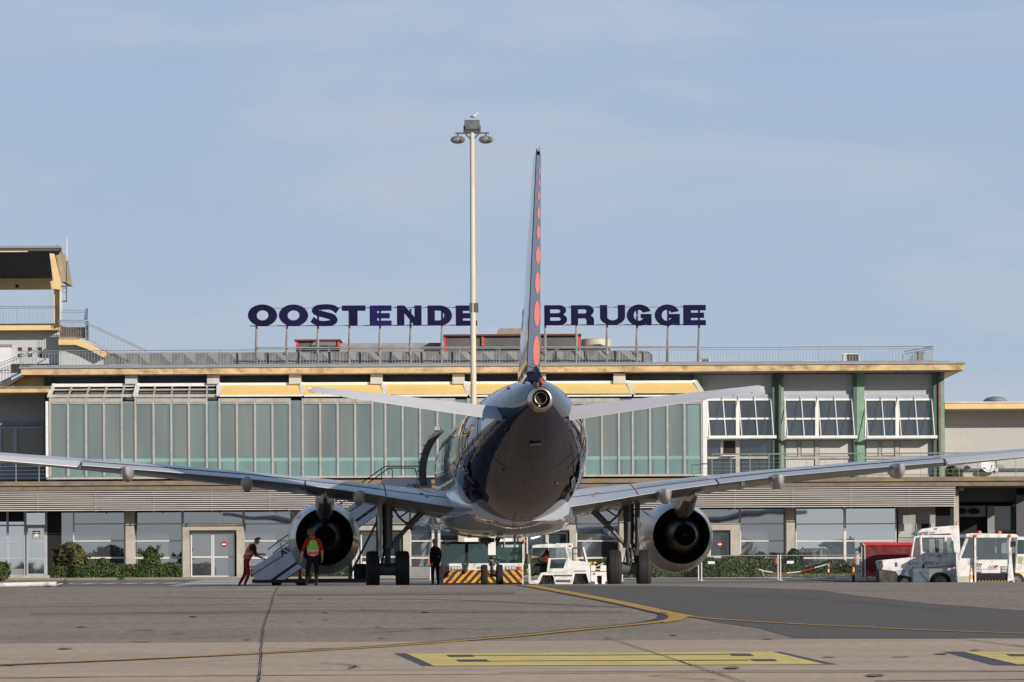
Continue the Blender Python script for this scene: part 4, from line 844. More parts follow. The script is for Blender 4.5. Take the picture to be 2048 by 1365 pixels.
mb = MB(); yy = [16.1, 16.0, 15.9, 15.65, 15.4] + [15 - .4 * k for k in range(80)] + [-17.1]
mb.loft([[fpt(y, 2 * math.pi * k / 72) for k in range(72)] for y in yy]); fus = sub(mb.build('fuselage', M_fus, ac_, smooth=True))
# belly fairing
def bsec(y):
    t = max(0, min(1, (y + 7.2) / 8.5)); u = max(0, min(1, (7.8 - y) / 3)); k = (t * t * (3 - 2 * t)) * (u * u * (3 - 2 * u))
    return 1.45 + .68 * k, 1.97 - .38 * k, 2.7 + .65 * k
mb = MB(); rr = []
for i in range(40):
    y = 7.9 - i * (15.2 / 39); w_, zb, zt = bsec(y); zc = (zb + zt) / 2; h = (zt - zb) / 2; r = []
    for k in range(48):
        a = 2 * math.pi * k / 48; ca, sa = math.cos(a), math.sin(a); e = 2 / 2.9
        r.append(Vector((w_ * math.copysign(abs(ca) ** e, ca), y, zc + h * math.copysign(abs(sa) ** e, sa))))
    rr.append(r)
mb.loft(rr); mb.build('belly_fairing', M_belly, ac_, smooth=True)
for side in (-1, 1):
    for y0, y1, z0, z1 in ((-6.2, -7.2, 2.7, 3.6), (-10.4, -11.2, 3.6, 4.3), (-12.0, -12.7, 4.1, 4.9), (-7.4, -8.2, 5.1, 5.6)): pass
# door outlines, service panels, cabin windows, beacon, tail details on the fuselage
def outline(y0, y1, z0, z1, side, name, m, r=.012):
    def th(y, z):
        w_, tp, bt = fsec(y); s_ = max(-1, min(1, (z - (tp + bt) / 2) / ((tp - bt) / 2))); t_ = math.asin(s_); return t_ if side > 0 else math.pi - t_
    P = []; n = 10
    for k in range(n + 1): P.append((y0, z0 + (z1 - z0) * k / n))
    P.append((y1, z1))
    for k in range(n, -1, -1): P.append((y1, z0 + (z1 - z0) * k / n))
    P.append((y0, z0)); mb = MB(); mb.path([fpt(y, th(y, z), .004) for y, z in P], r, n=6); mb.build(name, m, fus)
M_seam = mat('door_seam_light', (.3, .31, .36), .4)
M_seamd = mat('seam_dark', (.008, .008, .012), .5)
for side in (-1, 1):
    for q in ((-10.5, -11.3, 3.75, 4.3), (-12.1, -12.8, 4.2, 4.8), (-6.3, -7.1, 2.9, 3.5), (-11.7, -12.6, 3.4, 3.8)): outline(*q, side, 'access_panel_seam', M_seamd, .005)
outline(-8.6, -9.4, 3.35, 5.0, -1, 'rear_door_outline', M_seam); outline(-8.6, -9.4, 3.35, 5.0, 1, 'rear_door_outline', M_seam)
def patch(y0, y1, t0, t1, off, name, m, parent=None):
    mb = MB(); rows = [[fpt(y0 + (y1 - y0) * i / 4, rad(t0 + (t1 - t0) * k / 6), off) for k in range(7)] for i in range(5)]
    mb.loft(rows, cap=False, closed=False); return mb.build(name, m, parent or fus, smooth=True)
patch(-8.75, -9.15, 196, 200, .02, 'door_sill_plate', M_white); patch(-8.75, -9.15, -16, -20, .02, 'door_sill_plate', M_white)
patch(-8.8, -9.2, 197.2, 198.8, .026, 'door_sill_window', M_dgrey)
patch(-9.3, -10.4, -38, -43, .05, 'service_panel', M_white); patch(-9.5, -10.2, -39.5, -41.5, .06, 'panel_slot', M_mgrey)
for k in range(30):
    y = 12 - k * .53
    if abs(y - 10.2) < .6: continue
    patch(y - .11, y + .11, 160, 150, .006, 'cabin_window', M_black)
for s_ in (1, -1):
    patch(-12.6, -14.4, 90 - s_ * 84, 90 - s_ * 100, .012, 'stabiliser_seal', M_navyg)
# small drain / antenna bumps under the tail
mb = MB(); [mb.ell(fpt(y, rad(t), .0), (.05, .1, .05)) for y, t in ((-12.2, 238), (-14.2, 130), (-15.5, 115), (-11, 300))]; mb.build('vent_bump', M_dgrey, fus)
mb = MB(); mb.box((-.19, -15.0, fsec(-14.8)[2] - .03), (.17, -14.5, fsec(-14.8)[2] + .25)); mb.build('tail_access_panel', M_black, fus, bevel=.02)
for y in (-5.2, -7.9, -10.9, -13.9):
    mb = MB(); mb.path([fpt(y, rad(a_), -.001) for a_ in range(0, 361, 6)], .004, n=4); mb.build('skin_joint', mat('seam_dark', (.008, .008, .012), .5), fus)
mb = MB(); mb.path([(-.22 + .012 * 0, -7.0, 1.93), (-.22, -7.4, 1.6)], .012, n=6); mb.box((-.03, -4.0, 1.2), (.02, -3.7, 1.6)); mb.build('drain_mast', M_gear, fus)
# APU exhaust
yE_ = -17.1; c = Vector((0, 0, 5.13))
mb = MB(); mb.lathe([(-16.95, .36), (-17.2, .345), (-17.5, .31), (-17.7, .275), (-17.71, .25), (-17.6, .235), (-17.4, .225), (-17.3, .16)], (0, 0, 5.13), 'Y', 40); apu = sub(mb.build('exhaust_cone', M_titan, ac_, smooth=50))
mb = MB(); mb.lathe([(-17.55, .15), (-17.56, .17), (-17.3, .19)], (0, 0, 5.16), 'Y', 32); mb.build('exhaust_pipe', M_titan, apu, smooth=40)
mb = MB(); mb.tube((0, -17.42, 5.16), (0, -17.2, 5.16), .155, n=28); mb.build('exhaust_void', M_black, apu)
mb = MB(); mb.ell((-.05, -17.66, 4.94), (.028, .02, .022)); mb.build('tail_light', mat('lens_white', (.9, .85, .75), .1, coat=1), apu)
mb = MB(); mb.ell((.06, -16.6, 5.66), (.06, .22, .11)); mb.build('tail_beacon', M_red, ac_, smooth=True)
# fin + rudder
def foil(t):   # half thickness (unit chord 1, peak 1)
    return 2 * 5 * (.2969 * math.sqrt(t) - .126 * t - .3516 * t * t + .2843 * t ** 3 - .1036 * t ** 4)
def finring(z, le, te, th, f0=0, f1=1.0):
    n = 12; c = le - te; R_ = []; L_ = []
    for k in range(n + 1):
        f = f0 + (f1 - f0) * k / n; h = th / 2 * foil(max(f, 1e-4)); R_.append(Vector((h, le - c * f, z))); L_.append(Vector((-h, le - c * f, z)))
    return R_ + L_[::-1]
def fin_at(z):
    t = (z - 5.7) / (11.90 - 5.7); return -9.9 + t * (-15.75 + 9.9), -15.55 + t * (-17.75 + 15.55), .62 + t * (.20 - .62)
HF = .69
mb = MB(); mb.loft([finring(z, *fin_at(z), 0.0, HF) for z in (5.55, 6.2, 7.5, 9, 10.5, 11.78)]); fin = sub(mb.build('tail_fin', M_navyg, ac_, smooth=40))
le, te, th = fin_at(11.78); mb = MB(); mb.loft([finring(11.78, le, te, th, 0, .98), finring(11.87, le - .1, te, th * .8, 0, .98), finring(11.98, le - .55, te - .05, th * .35, 0, .98)]); mb.build('fin_tip', M_navyg, fin, smooth=40)
mb = MB()
mb.loft([[Vector((s_ * w_, y, z)) for s_, w_, z in ((-1, .42, 5.62), (-.55, .42, 5.86), (-.1, .42, zz), (.1, .42, zz), (.55, .42, 5.86), (1, .42, 5.62))] for y, zz in ((-8.2, 5.93), (-10, 6.12), (-12, 6.25), (-14.6, 6.22))], closed=False); mb.build('fin_fillet', M_fus, fin, smooth=60)
# dots on the port side of the fin too
# rudder: hinged at HF, trailing edge swung to port so its starboard face shows
DEL = rad(9.5)
def rud_pt(z, f, side):      # f from 0 hinge to 1 trailing edge
    le, te, th = fin_at(z); yh = le - (le - te) * HF - .03; c = yh - te; h0 = th / 2 * foil(HF) * .96
    x = side * h0 * (1 - f) + side * .008 * f; y = -f * c
    return Vector((x * math.cos(DEL) + y * math.sin(DEL) * 1.0, yh + y * math.cos(DEL) - x * math.sin(DEL), z))
zs = [6.0, 7, 8, 9, 10, 11, 11.78]
mb = MB(); mb.loft([[rud_pt(z, f, s_) for s_, f in ((1, 0), (1, .33), (1, .66), (1, 1), (-1, 1), (-1, .66), (-1, .33), (-1, 0))] for z in zs] + [[rud_pt(11.78, f, s_ * .5) + Vector((0, -.03, .13 * f + .02)) for s_, f in ((1, 0), (1, .33), (1, .66), (1, 1), (-1, 1), (-1, .66), (-1, .33), (-1, 0))]])
rd = sub(mb.build('rudder', M_navy, ac_, smooth=30))
def dots():
    for py, hh in ((347, 13), (370, 13), (394, 17), (427, 23), (464, 27), (509, 34), (562, 42), (622, 50), (696, 61)):
        z = Wp(1074, py, 112.6).z; rz = S(hh, 112.6) / 2; le, te, th = fin_at(z); cw_ = (le - te) * (1 - HF) - .03; fc = .30 if py > 440 else .32; rf = min(rz * 1.15 / cw_, fc - .02)
        vs = []; n = 28
        for k in range(n):
            a = 2 * math.pi * k / n; p = rud_pt(z + rz * math.sin(a), fc + rf * math.cos(a), 1); vs.append(p + Vector((.006, -.002, 0)))
        MB().add(vs, [tuple(range(n))]).build('red_dot', M_dot, rd, fixn=False)
dots()
b = MB(); b.path([rud_pt(z, 1.0, 1) + Vector((-.0, -.01, 0)) for z in (6, 11.78)], .008, n=5); b.build('rudder_edge', M_black, rd)
b = MB(); b.path([rud_pt(6.12, f, 1) + Vector((.006, 0, 0)) for f in (.02, .98)], .01, n=5); b.path([rud_pt(6.2, f, 1) + Vector((.006, 0, 0)) for f in (.02, .7)], .006, n=5); b.build('rudder_seam', M_black, rd)
# horizontal stabilisers with drooped elevators
EL_D = rad(16)
for s_ in (-1, 1):
    def hs(x, f, side, droop=0):
        t = (x - .75) / (6.22 - .75); le = -11.9 + t * (-14.85 + 11.9); te = -15.25 + t * (-16.25 + 15.25); c = le - te; th = (.36 + t * (.15 - .36))
        z0 = 4.93 + t * .60; hf = .66; yh = le - c * hf
        if not droop: return Vector((s_ * x, le - c * f, z0 + side * th / 2 * foil(max(f, 1e-4)) * (.8 if side > 0 else 1)))
        h0 = th / 2 * foil(hf) * .97; y = -(f) * (yh - te); z = side * h0 * (1 - f) + side * .006
        return Vector((s_ * x, yh - .02 + y * math.cos(EL_D) + z * math.sin(EL_D) * -1, z0 + z * math.cos(EL_D) + y * math.sin(EL_D)))
    xs_ = [.6, 2, 3.5, 5, 6.0]
    def ring(x): return [hs(x, .66 * k / 10, 1) for k in range(11)] + [hs(x, .66 * k / 10, -1) for k in range(10, -1, -1)]
    tip = [p + Vector((s_ * .2, -.12, 0)) for p in [Vector((q.x, q.y, hs(6.1, .3, 0).z + (q.z - hs(6.1, .3, 0).z) * .3)) for q in ring(6.1)]]
    mb = MB(); mb.loft([ring(x) for x in xs_] + [ring(6.12), tip]); hz = sub(mb.build('horizontal_stabiliser', M_wingw, ac_, smooth=35))
    mb = MB(); rr = []
    for x in (.93 if s_ > 0 else .93, 2, 3.5, 5, 6.12): rr.append([hs(x, f, 1, 1) for f in (0, .5, 1)] + [hs(x, f, -1, 1) for f in (1, .5, 0)])
    lt = [p + Vector((s_ * .16, .1, 0)) for p in rr[-1]]; lm = sum(lt, Vector()) / 6; rr.append([lm + (p - lm) * .75 for p in lt])
    mb.loft(rr); mb.build('elevator', M_wingw, hz, smooth=30)
    mb = MB()
    for x in (4.6, 5.4, 5.9): p = hs(x, .98, -1, 1); mb.tube(p, p + Vector((0, -.16, .0)), .014, n=5)
    mb.build('static_wick', M_dgrey, hz)
# wings
XT = [1.7, 2.0, 3, 4, 5.1, 6.4, 8.1, 10.5, 13.5, 15.6, 17.05]
ZTE = [2.46, 2.50, 2.66, 2.83, 3.00, 3.17, 3.36, 3.56, 3.78, 3.94, 4.05]
LOW = [.38, .36, .33, .30, .27, .25, .22, .18, .11, .07, .05]     # lowest point of the lower skin below the trailing edge
CRE = [.60, .58, .50, .42, .36, .31, .27, .25, .24, .22, .18]     # crest of the upper skin above the trailing edge
def itp(T, x):
    for i in range(len(XT) - 1):
        if XT[i] <= x <= XT[i + 1]: t = (x - XT[i]) / (XT[i + 1] - XT[i]); return T[i] + t * (T[i + 1] - T[i])
    return T[-1]
def wle(x): return 3.7 - (x - 1.9) * .52 if x > 1.9 else 3.7
def wte(x): return -2.6 - max(0, x - 6.4) * .27
def wpt(x, f, side, s_):
    le, te = wle(x), wte(x); c = le - te; zt = itp(ZTE, x); cr0 = itp(CRE, x); inc = .022 * c
    tu = cr0 - inc * .62; tl = (.135 if x < 4 else .115) * c - tu if x < 4 else .085 * c
    ch = zt + inc * (1 - f)
    if side > 0: z = ch + tu * foil(max(f, 1e-5)) * .98 + .012
    else: z = ch - (itp(LOW, x) + inc * .5) * max(0.0, foil(max(f, 1e-5))) ** .8 * (1 - .1 * f) - .004
    return Vector((s_ * x, le - c * f, z))
for s_ in (-1, 1):
    FF = [0, .01, .03, .07, .13, .2, .3, .4, .5, .6, .7, .745]
    def wr(x, a=0, b=.745): return [wpt(x, f, 1, s_) for f in FF] + [wpt(x, f, -1, s_) for f in FF[::-1]]
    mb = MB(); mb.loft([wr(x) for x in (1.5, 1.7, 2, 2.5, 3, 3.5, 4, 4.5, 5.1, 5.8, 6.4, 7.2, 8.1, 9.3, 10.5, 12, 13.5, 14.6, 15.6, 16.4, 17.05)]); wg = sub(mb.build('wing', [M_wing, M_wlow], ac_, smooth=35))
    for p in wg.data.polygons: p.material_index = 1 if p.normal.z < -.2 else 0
    def trail(x0, x1, name, m, droop, f0=.75, dz=0):
        mb = MB(); rr = []; n = 8
        for i in range(n + 1):
            x = x0 + (x1 - x0) * i / n; r = []; piv = wpt(x, f0, 1, s_); 
            for side, fs in ((1, (f0, f0 + .06, f0 + .13, f0 + .19, 1)), (-1, (1, f0 + .19, f0 + .13, f0 + .06, f0))):
                for f in fs:
                    p = wpt(x, f, side, s_) + Vector((0, 0, dz)); dy, dz_ = p.y - piv.y, p.z - piv.z
                    r.append(Vector((p.x, piv.y + dy * math.cos(droop) + dz_ * math.sin(droop) - .012, piv.z + dz_ * math.cos(droop) + dy * math.sin(droop))))
            rr.append(r)
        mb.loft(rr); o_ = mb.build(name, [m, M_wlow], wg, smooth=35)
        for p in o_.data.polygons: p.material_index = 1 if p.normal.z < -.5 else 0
        return o_
    trail(1.75, 6.35, 'inner_flap', M_wing, 0); trail(6.4, 13.1, 'outer_flap', M_wing, 0); trail(13.2, 16.1, 'aileron', M_wingw, rad(6)); trail(16.13, 17.05, 'wing_tip', M_wing, 0)
    # spoiler panels (darker strip ahead of the flaps) and red walkway markings
    def strip(x0, x1, f0, f1, name, m, lift=.006):
        mb = MB(); mb.loft([[wpt(x0 + (x1 - x0) * i / 6, f0 + (f1 - f0) * k / 4, 1, s_) + Vector((0, 0, lift)) for k in range(5)] for i in range(7)], cap=False, closed=False); mb.build(name, m, wg, smooth=True)
    strip(4.0, 6.2, .55, .72, 'spoiler', M_wingd); 
    for a in range(4): strip(6.6 + a * 1.6, 8.12 + a * 1.6, .57, .715, 'spoiler', M_wing, .012)
    strip(12.2, 13.15, .5, .74, 'spoiler', M_wingd, .008)
    strip(3.87, 3.91, .30, .99, 'walkway_line', mat('walk_red', (.45, .06, .07), .6), .01)
    mb = MB(); [mb.tube(wpt(x, f, 1, s_) + Vector((0, 0, .004)), wpt(x, f, 1, s_) + Vector((0, 0, .012)), .07, n=12) for x, f in ((2.6, .8), (2.75, .7))]; mb.build('walkway_dot', mat('walk_red', (0, 0, 0)), wg)
    mb = MB(); mb.path([wpt(x, .748, 1, s_) + Vector((0, 0, .002)) for x in (1.8, 3, 4, 5.1, 6.4, 8.1, 10.5, 13.1)], .014, n=5); mb.build('flap_gap', M_black, wg)
    for x in (6.37, 13.15): mb = MB(); mb.path([wpt(x, f, 1, s_) + Vector((0, 0, .002)) for f in (.76, .88, .99)], .014, n=5); mb.build('flap_gap', M_black, wg)
    # flap track fairings
    for x, ln, hh in ((4.72, 1.0, .33), (8.15, 1.0, .28), (11.75, .9, .29)):
        mb = MB(); zt = itp(ZTE, x); te = wte(x); rr = []
        for y, w_, h in ((te + 2.4, .02, .03), (te + 1.8, .13, .24), (te + .9, .18, .40), (te + .1, .20, .45), (te - .25, .18, .40), (te - .5, .10, .27), (te - .58, .06, .18), (te - .60, .02, .03)):
            cz = zt - h * .26 + .02; r = []
            for k in range(20):
                a = 2 * math.pi * k / 20; ca, sa = math.cos(a), math.sin(a); ca = math.copysign(abs(ca) ** .55, ca); sa = math.copysign(abs(sa) ** .75, sa); zz = .62 * h * sa if sa < 0 else .42 * h * sa
                r.append(Vector((s_ * x + w_ * ca * (1 - .30 * max(0, -sa)), y, cz + zz - (.06 if sa < 0 else 0) * h)))
            rr.append(r)
        mb.loft(rr); mb.build('flap_fairing', M_nac, wg, smooth=50)
    # bracket at the flap / kink
    mb = MB(); p = wpt(7.1, .97, -1, s_); mb.box(p - Vector((.06, .25, .14)), p + Vector((.05, .1, .02))); p = wpt(13.15, .97, -1, s_); mb.box(p - Vector((.03, .2, .08)), p + Vector((.03, .1, .02))); mb.build('flap_bracket', M_dgrey, wg)
# engines
for s_ in (-1, 1):
    ex, ez = s_ * 5.75, 1.63
    eg = []
    def rg(y, r, dz=0, n=56, flat=1): return [Vector((ex + r * math.cos(2 * math.pi * k / n), y, ez + dz + r * math.sin(2 * math.pi * k / n) * flat)) for k in range(n)]
    prof = [(6.65, .84), (6.78, .93), (6.76, 1.0), (6.6, 1.07), (6.2, 1.13), (5.4, 1.18), (4.6, 1.17), (3.9, 1.09), (3.3, .97), (3.1, .925)]
    inner = [(3.1, .90), (3.5, .92), (4.2, .95), (5.0, .93)]
    mb = MB(); mb.loft([rg(y, r, -.03 * max(0, (y - 3.1)) / 3.6) for y, r in prof], cap=False); nc = sub(mb.build('engine_nacelle', M_nac, ac_, smooth=60))
    mb = MB(); mb.loft([rg(*prof[-1])] + [rg(y, r) for y, r in inner], cap=False); mb.build('fan_duct', M_duct_in, nc, smooth=60)
    mb = MB(); mb.loft([rg(5.0, .94), rg(5.01, .2)], cap=False); mb.build('fan_blades', M_black, nc)
    mb = MB(); mb.loft([rg(5.0, .45), rg(4.2, .6), rg(3.5, .63), rg(3.0, .58), rg(2.3, .44), rg(1.9, .355), rg(1.88, .335), rg(2.1, .33), rg(2.6, .33)], cap=False); mb.build('core_cowl', M_hot, nc, smooth=50)
    mb = MB(); mb.loft([rg(2.6, .34), rg(2.61, .02)], cap=False); mb.build('turbine_void', M_black, nc)
    mb = MB(); mb.loft([rg(2.6, .16), rg(2.1, .12), rg(1.9, .03)], cap=True); mb.build('exhaust_plug', M_duct_in, nc, smooth=50)
    # strakes and drains
    mb = MB(); p = Vector((ex - .95, 5.6, ez + .72)); mb.prism([p, p + Vector((0, -1.0, -.02)), p + Vector((-.28, -.9, .2)), p + Vector((-.2, -.45, .16))], (.02, 0, .02)); mb.build('strake', M_nac, nc)
    mb = MB(); mb.path([(ex - .12, 3.05, ez - .9), (ex - .12, 3.0, ez - 1.0)], .02, n=6); mb.build('drain', M_gear, nc)
    # pylon
    zt = itp(ZTE, 5.75)
    mb = MB(); rr = []
    for y, w_, z0, z1 in ((6.0, .14, ez + 1.05, ez + 1.2), (4.2, .30, ez + .78, ez + 1.62), (2.6, .36, ez + .50, zt + .02), (1.3, .37, ez + .62, zt + .0), (.3, .30, ez + 1.0, zt - .02), (-.9, .16, zt - .5, zt - .12), (-2.0, .06, zt - .28, zt - .12)):
        r = []
        for k in range(16):
            a = 2 * math.pi * k / 16; ca, sa = math.cos(a), math.sin(a); e = .7; ww = w_ * (.62 + .38 * (sa + 1) / 2)
            r.append(Vector((ex + ww * math.copysign(abs(ca) ** e, ca), y, (z0 + z1) / 2 + (z1 - z0) / 2 * math.copysign(abs(sa) ** e, sa))))
        rr.append(r)
    mb.loft(rr); mb.build('pylon', mat('pylon_metal', (.2, .19, .175), .35, metal=.55, var=.25, vs=3, coat=.3), ac_, smooth=50)
# main landing gear
def wheel_parts(parent, c, r, w_, rim=.45, nm='wheel'):
    c = Vector(c); h = w_ / 2
    mb = MB(); mb.lathe([(-h * .7, r * .55), (-h * .92, r * .72), (-h, r * .86), (-h * .88, r * .955), (-h * .55, r * .995)] + sum([[(x - .012, r), (x - .008, r - .014), (x + .008, r - .014), (x + .012, r)] for x in (-h * .35, 0, h * .35)], []) + [(h * .55, r * .995), (h * .88, r * .955), (h, r * .86), (h * .92, r * .72), (h * .7, r * .55)], c, 'X', 44)
    wh = sub(mb.build(nm, M_tyre, parent, smooth=50))
    mb = MB(); mb.lathe([(-h * .6, .03), (-h * .62, r * .3), (-h * .75, r * .56), (h * .75, r * .56), (h * .62, r * .3), (h * .6, .03)], c, 'X', 30, close=True); mb.build('rim', M_rim, wh, smooth=40); return wh
for s_ in (-1, 1):
    gx = s_ * 3.795
    mb = MB(); mb.tube((gx, 0, 1.25), (gx, .0, 2.9), .155, .17, n=20); mb.tube((gx, 0, .55), (gx, 0, 1.3), .095, n=18); mb.tube((gx, 0, 1.22), (gx, 0, 1.34), .19, n=20); mb.tube((gx, 0, 2.2), (gx, 0, 2.28), .185, n=20); mb.tube((gx - .42, 0, .57), (gx + .42, 0, .57), .085, n=14)
    mb.tube((gx, 0, .40), (gx, 0, .68), .12, n=16)
    mb.path([(gx - .07, -.12, 1.25), (gx - .05, -.42, .95), (gx - .04, -.14, .62)], .035, n=6); mb.path([(gx + .07, -.12, 1.25), (gx + .05, -.42, .95), (gx + .04, -.14, .62)], .035, n=6)
    lg = sub(mb.build('main_gear_leg', M_gear, ac_, smooth=40))
    bx = gx - s_ * .12
    mb = MB(); mid = Vector((s_ * 3.12, .02, 1.95)); mb.tube((s_ * 2.45, .05, 2.62), mid, .115, .095, n=14); mb.tube(mid, (gx - s_ * .1, 0, 1.28), .075, .06, n=12); mb.tube(mid - Vector((.1, 0, .0)), mid + Vector((.1, 0, 0)), .12, n=12)
    mb.build('side_stay', M_gear, lg, smooth=40)
    mb = MB(); mb.path([(gx - s_ * .14, 0, 2.55), (s_ * 3.42, 0, 2.2), mid], .035, n=8); mb.path([(s_ * 3.42, 0, 2.2), (s_ * 3.1, .02, 2.42), (s_ * 2.95, .02, 2.6)], .025, n=8); mb.build('lock_link', M_gear, lg, smooth=40)
    mb = MB(); mb.path([(gx + s_ * .13, -.1, 2.7), (gx + s_ * .14, -.15, 2.0), (gx + s_ * .12, -.12, 1.2), (gx + s_ * .2, -.1, .75)], .02, n=6); mb.path([(gx - .05, -.16, 2.7), (gx - .06, -.17, 1.6), (gx - .12, -.15, 1.0), (gx - .2, -.1, .65)], .016, n=6); mb.build('brake_hose', M_black, lg)
    mb = MB(); ox = gx + s_ * .27
    pts = [(ox + s_ * .03, -.30, 2.72), (ox - s_ * .03, -.42, 2.2), (ox - s_ * .02, -.45, 1.5), (ox - s_ * .07, -.3, .95), (ox - s_ * .1, -.05, .78), (ox - s_ * .1, .3, .85), (ox - s_ * .03, .5, 1.6), (ox + s_ * .03, .5, 2.75)]
    mb.prism(pts, (s_ * .045, .0, 0)); mb.prism([(gx + s_ * .17, -.3, 2.72), (gx + s_ * .17, -.3, 1.0), (gx + s_ * .30, -.38, .95), (gx + s_ * .30, -.42, 2.72)], (0, .02, 0)); mb.build('gear_door', M_belly if s_ < 0 else M_gear, lg)
    for q in (-1, 1): wheel_parts(ac_, (gx + q * .465, 0, .575), .585, .42, nm='main_wheel')
    mb = MB(); mb.tube((gx - .25, 0, .575), (gx + .25, 0, .575), .2, n=20); mb.build('brake_pack', M_dgrey, lg)
# nose gear
ny = 11.04
mb = MB(); mb.tube((0, ny, .38), (0, ny, .85), .06, n=14); mb.tube((0, ny, .8), (0, ny + .2, 1.95), .09, .11, n=16); mb.tube((-.25, ny, .38), (.25, ny, .38), .045, n=12); mb.box((-.1, ny - .06, .72), (.1, ny + .1, .92)); mb.path([(0, ny - .08, .8), (0, ny - .3, .6), (0, ny - .06, .42)], .035, n=6)
mb.path([(-.08, ny + .1, 1.3), (-.35, ny + .4, 1.75)], .035, n=6); mb.path([(.08, ny + .1, 1.3), (.35, ny + .4, 1.85)], .035, n=6)
for a in range(6): mb.ell((random.uniform(-.2, .22), ny - .1, random.uniform(.75, 1.1)), (.07, .05, .05), 8, 6)
mb.box((-.38, ny - .02, 1.52), (-.1, ny + .2, 1.72)); mb.box((.12, ny - .02, 1.55), (.25, ny + .2, 1.7)); mb.path([(.2, ny, 1.5), (.32, ny, 1.7), (.38, ny, 1.62)], .03, n=6)
ng = sub(mb.build('nose_gear_leg', M_gear, ac_, smooth=40))
mb = MB(); mb.box((-.13, ny - .16, 1.08), (.13, ny - .13, 1.52)); mb.build('placard', M_white, ng)
for q in (-1, 1): wheel_parts(ac_, (q * .26, ny, .375), .385, .22, nm='nose_wheel')
for q in (-1, 1): MB().box((q * .42 - .012, ny - .5, 1.35), (q * .42 + .012, ny + .7, 1.85)).build('nose_gear_door', M_belly, ng)
# open front door on the port side
mb = MB(); rr = []
for y in (9.9, 10.75):
    A = []; Bk = []
    for k in range(13):
        z = 3.4 + (5.42 - 3.4) * k / 12; w_, tp, bt = fsec(9.5); th = math.pi - math.asin(max(-1, min(1, (z - (tp + bt) / 2) / ((tp - bt) / 2))))
        A.append(fpt(9.5, th, .0) + Vector((-.52, y - 9.5, .02))); Bk.append(fpt(9.5, th, -.24) + Vector((-.52, y - 9.5, .02)))
    rr.append(A + Bk[::-1])
mb.loft(rr); od = sub(mb.build('open_door', mat('door_inner', (.09, .085, .08), .6, var=.3, vs=6), ac_)); od['label'] = 'opened front passenger door seen edge-on'
p = Vector((-1.95, 9.85, 5.38)); mb = MB(); mb.box(p - Vector((.02, .03, .08)), p + Vector((.16, .03, .04)));  mb.build('door_hinge', M_frame, od)
mb = MB(); [mb.box(fpt(9.5, math.pi - math.asin((z - 3.85) / 2.07), -.07) + Vector((-.66, .37, 0)), fpt(9.5, math.pi - math.asin((z - 3.85) / 2.07), -.07) + Vector((-.56, .39, .05))) for z in (3.6, 3.9, 4.2, 4.5, 4.8, 5.1)]; mb.build('door_latch', M_gear, od)
patch(9.9, 9.0, 192, 140, .004, 'door_opening', M_black)

# ================================================================ FLOODLIGHT MAST AND GULL (between the aircraft and the terminal)
DM = 152.0
mt = thing('floodlight_mast', 'tall cream lamp mast with one square and two oval floodlights behind the aircraft', 'lamp mast', (Wp(947, 1160, DM).x, DM, G(DM)))
X0 = Wp(947, 800, DM).x
M_mast = mat('mast_cream', (.62, .56, .42), .6, var=.1, vs=1, stain=(.4, .33, .22), ss=2, sa=.4, stretch=(1, 1, .4))
MB().tube((X0, DM, G(DM)), (X0, DM, Wp(945, 266, DM).z), .13, .085, n=20).build('pole', M_mast, mt, smooth=40)
MB().box((X0 - .14, DM - .1, Wp(945, 625, DM).z), (X0 + .2, DM + .1, Wp(945, 607, DM).z)).build('bracket', M_dgrey, mt)
zt = Wp(945, 268, DM).z
MB().box((X0 - .62, DM - .05, zt), (X0 + .62, DM + .05, zt + .05)).box((X0 - .28, DM - .08, zt + .06), (X0 + .28, DM + .08, zt + .12)).tube((X0 - .3, DM, zt + .06), (X0 - .3, DM, zt + .3), .02).tube((X0 + .3, DM, zt + .06), (X0 + .3, DM, zt + .3), .02).tube((X0, DM, zt - .25), (X0 - .25, DM, zt), .025).tube((X0, DM, zt - .25), (X0 + .25, DM, zt), .025).build('crossarm', M_dgrey, mt)
fl = MB().box((X0 - .28, DM - .12, zt + .14), (X0 + .28, DM + .12, zt + .50)).build('floodlight', M_dgrey, mt, bevel=.015); sub(fl)
MB().box((X0 - .25, DM - .135, zt + .17), (X0 + .25, DM - .121, zt + .47)).build('lens', glass('lamp_lens', (.1, .1, .07), .2, var=.4, vs=6, stretch=(1, 1, 1)), fl)
for s_ in (-1, 1):
    c = Vector((X0 + s_ * .52 - .01, DM, zt - .22)); o = MB().ell(c, (.28, .26, .15), 28, 14).build('floodlight', mat('lamp_alu', (.4, .4, .39), .3, metal=.5, var=.1), mt, smooth=True); sub(o)
    mb = MB(); [mb.ell(c + Vector((dx, -.18, -.02)), (.11, .1, .1), 16, 8) for dx in (-.12, .12)]; mb.build('lens', glass('lamp_bulb', (.12, .11, .09), .25, var=.3), o, smooth=True)
    mb = MB(); mb.tube(c + Vector((0, 0, .14)), c + Vector((0, 0, .25)), .03); mb.build('stem', M_dgrey, o)
c = Vector((X0 + .07, DM, zt + .62))
mb = MB()
gp = [(-.13, .0, .02, .012), (-.08, .0, .03, .035), (0, 0, .045, .062), (.05, 0, .07, .06), (.085, 0, .11, .038), (.1, 0, .15, .042), (.125, 0, .155, .03), (.145, 0, .15, .01)]
mb.loft([[c + Vector((x + .0, r * math.cos(2 * math.pi * k / 12), z + r * math.sin(2 * math.pi * k / 12) - .02)) for k in range(12)] for x, y, z, r in gp])
g = mb.build('gull', mat('gull_white', (.75, .73, .7), .7), base=tuple(c - Vector((0, 0, .12))), smooth=True); tag(g, 'small white gull perched on top of the square floodlight', 'bird')
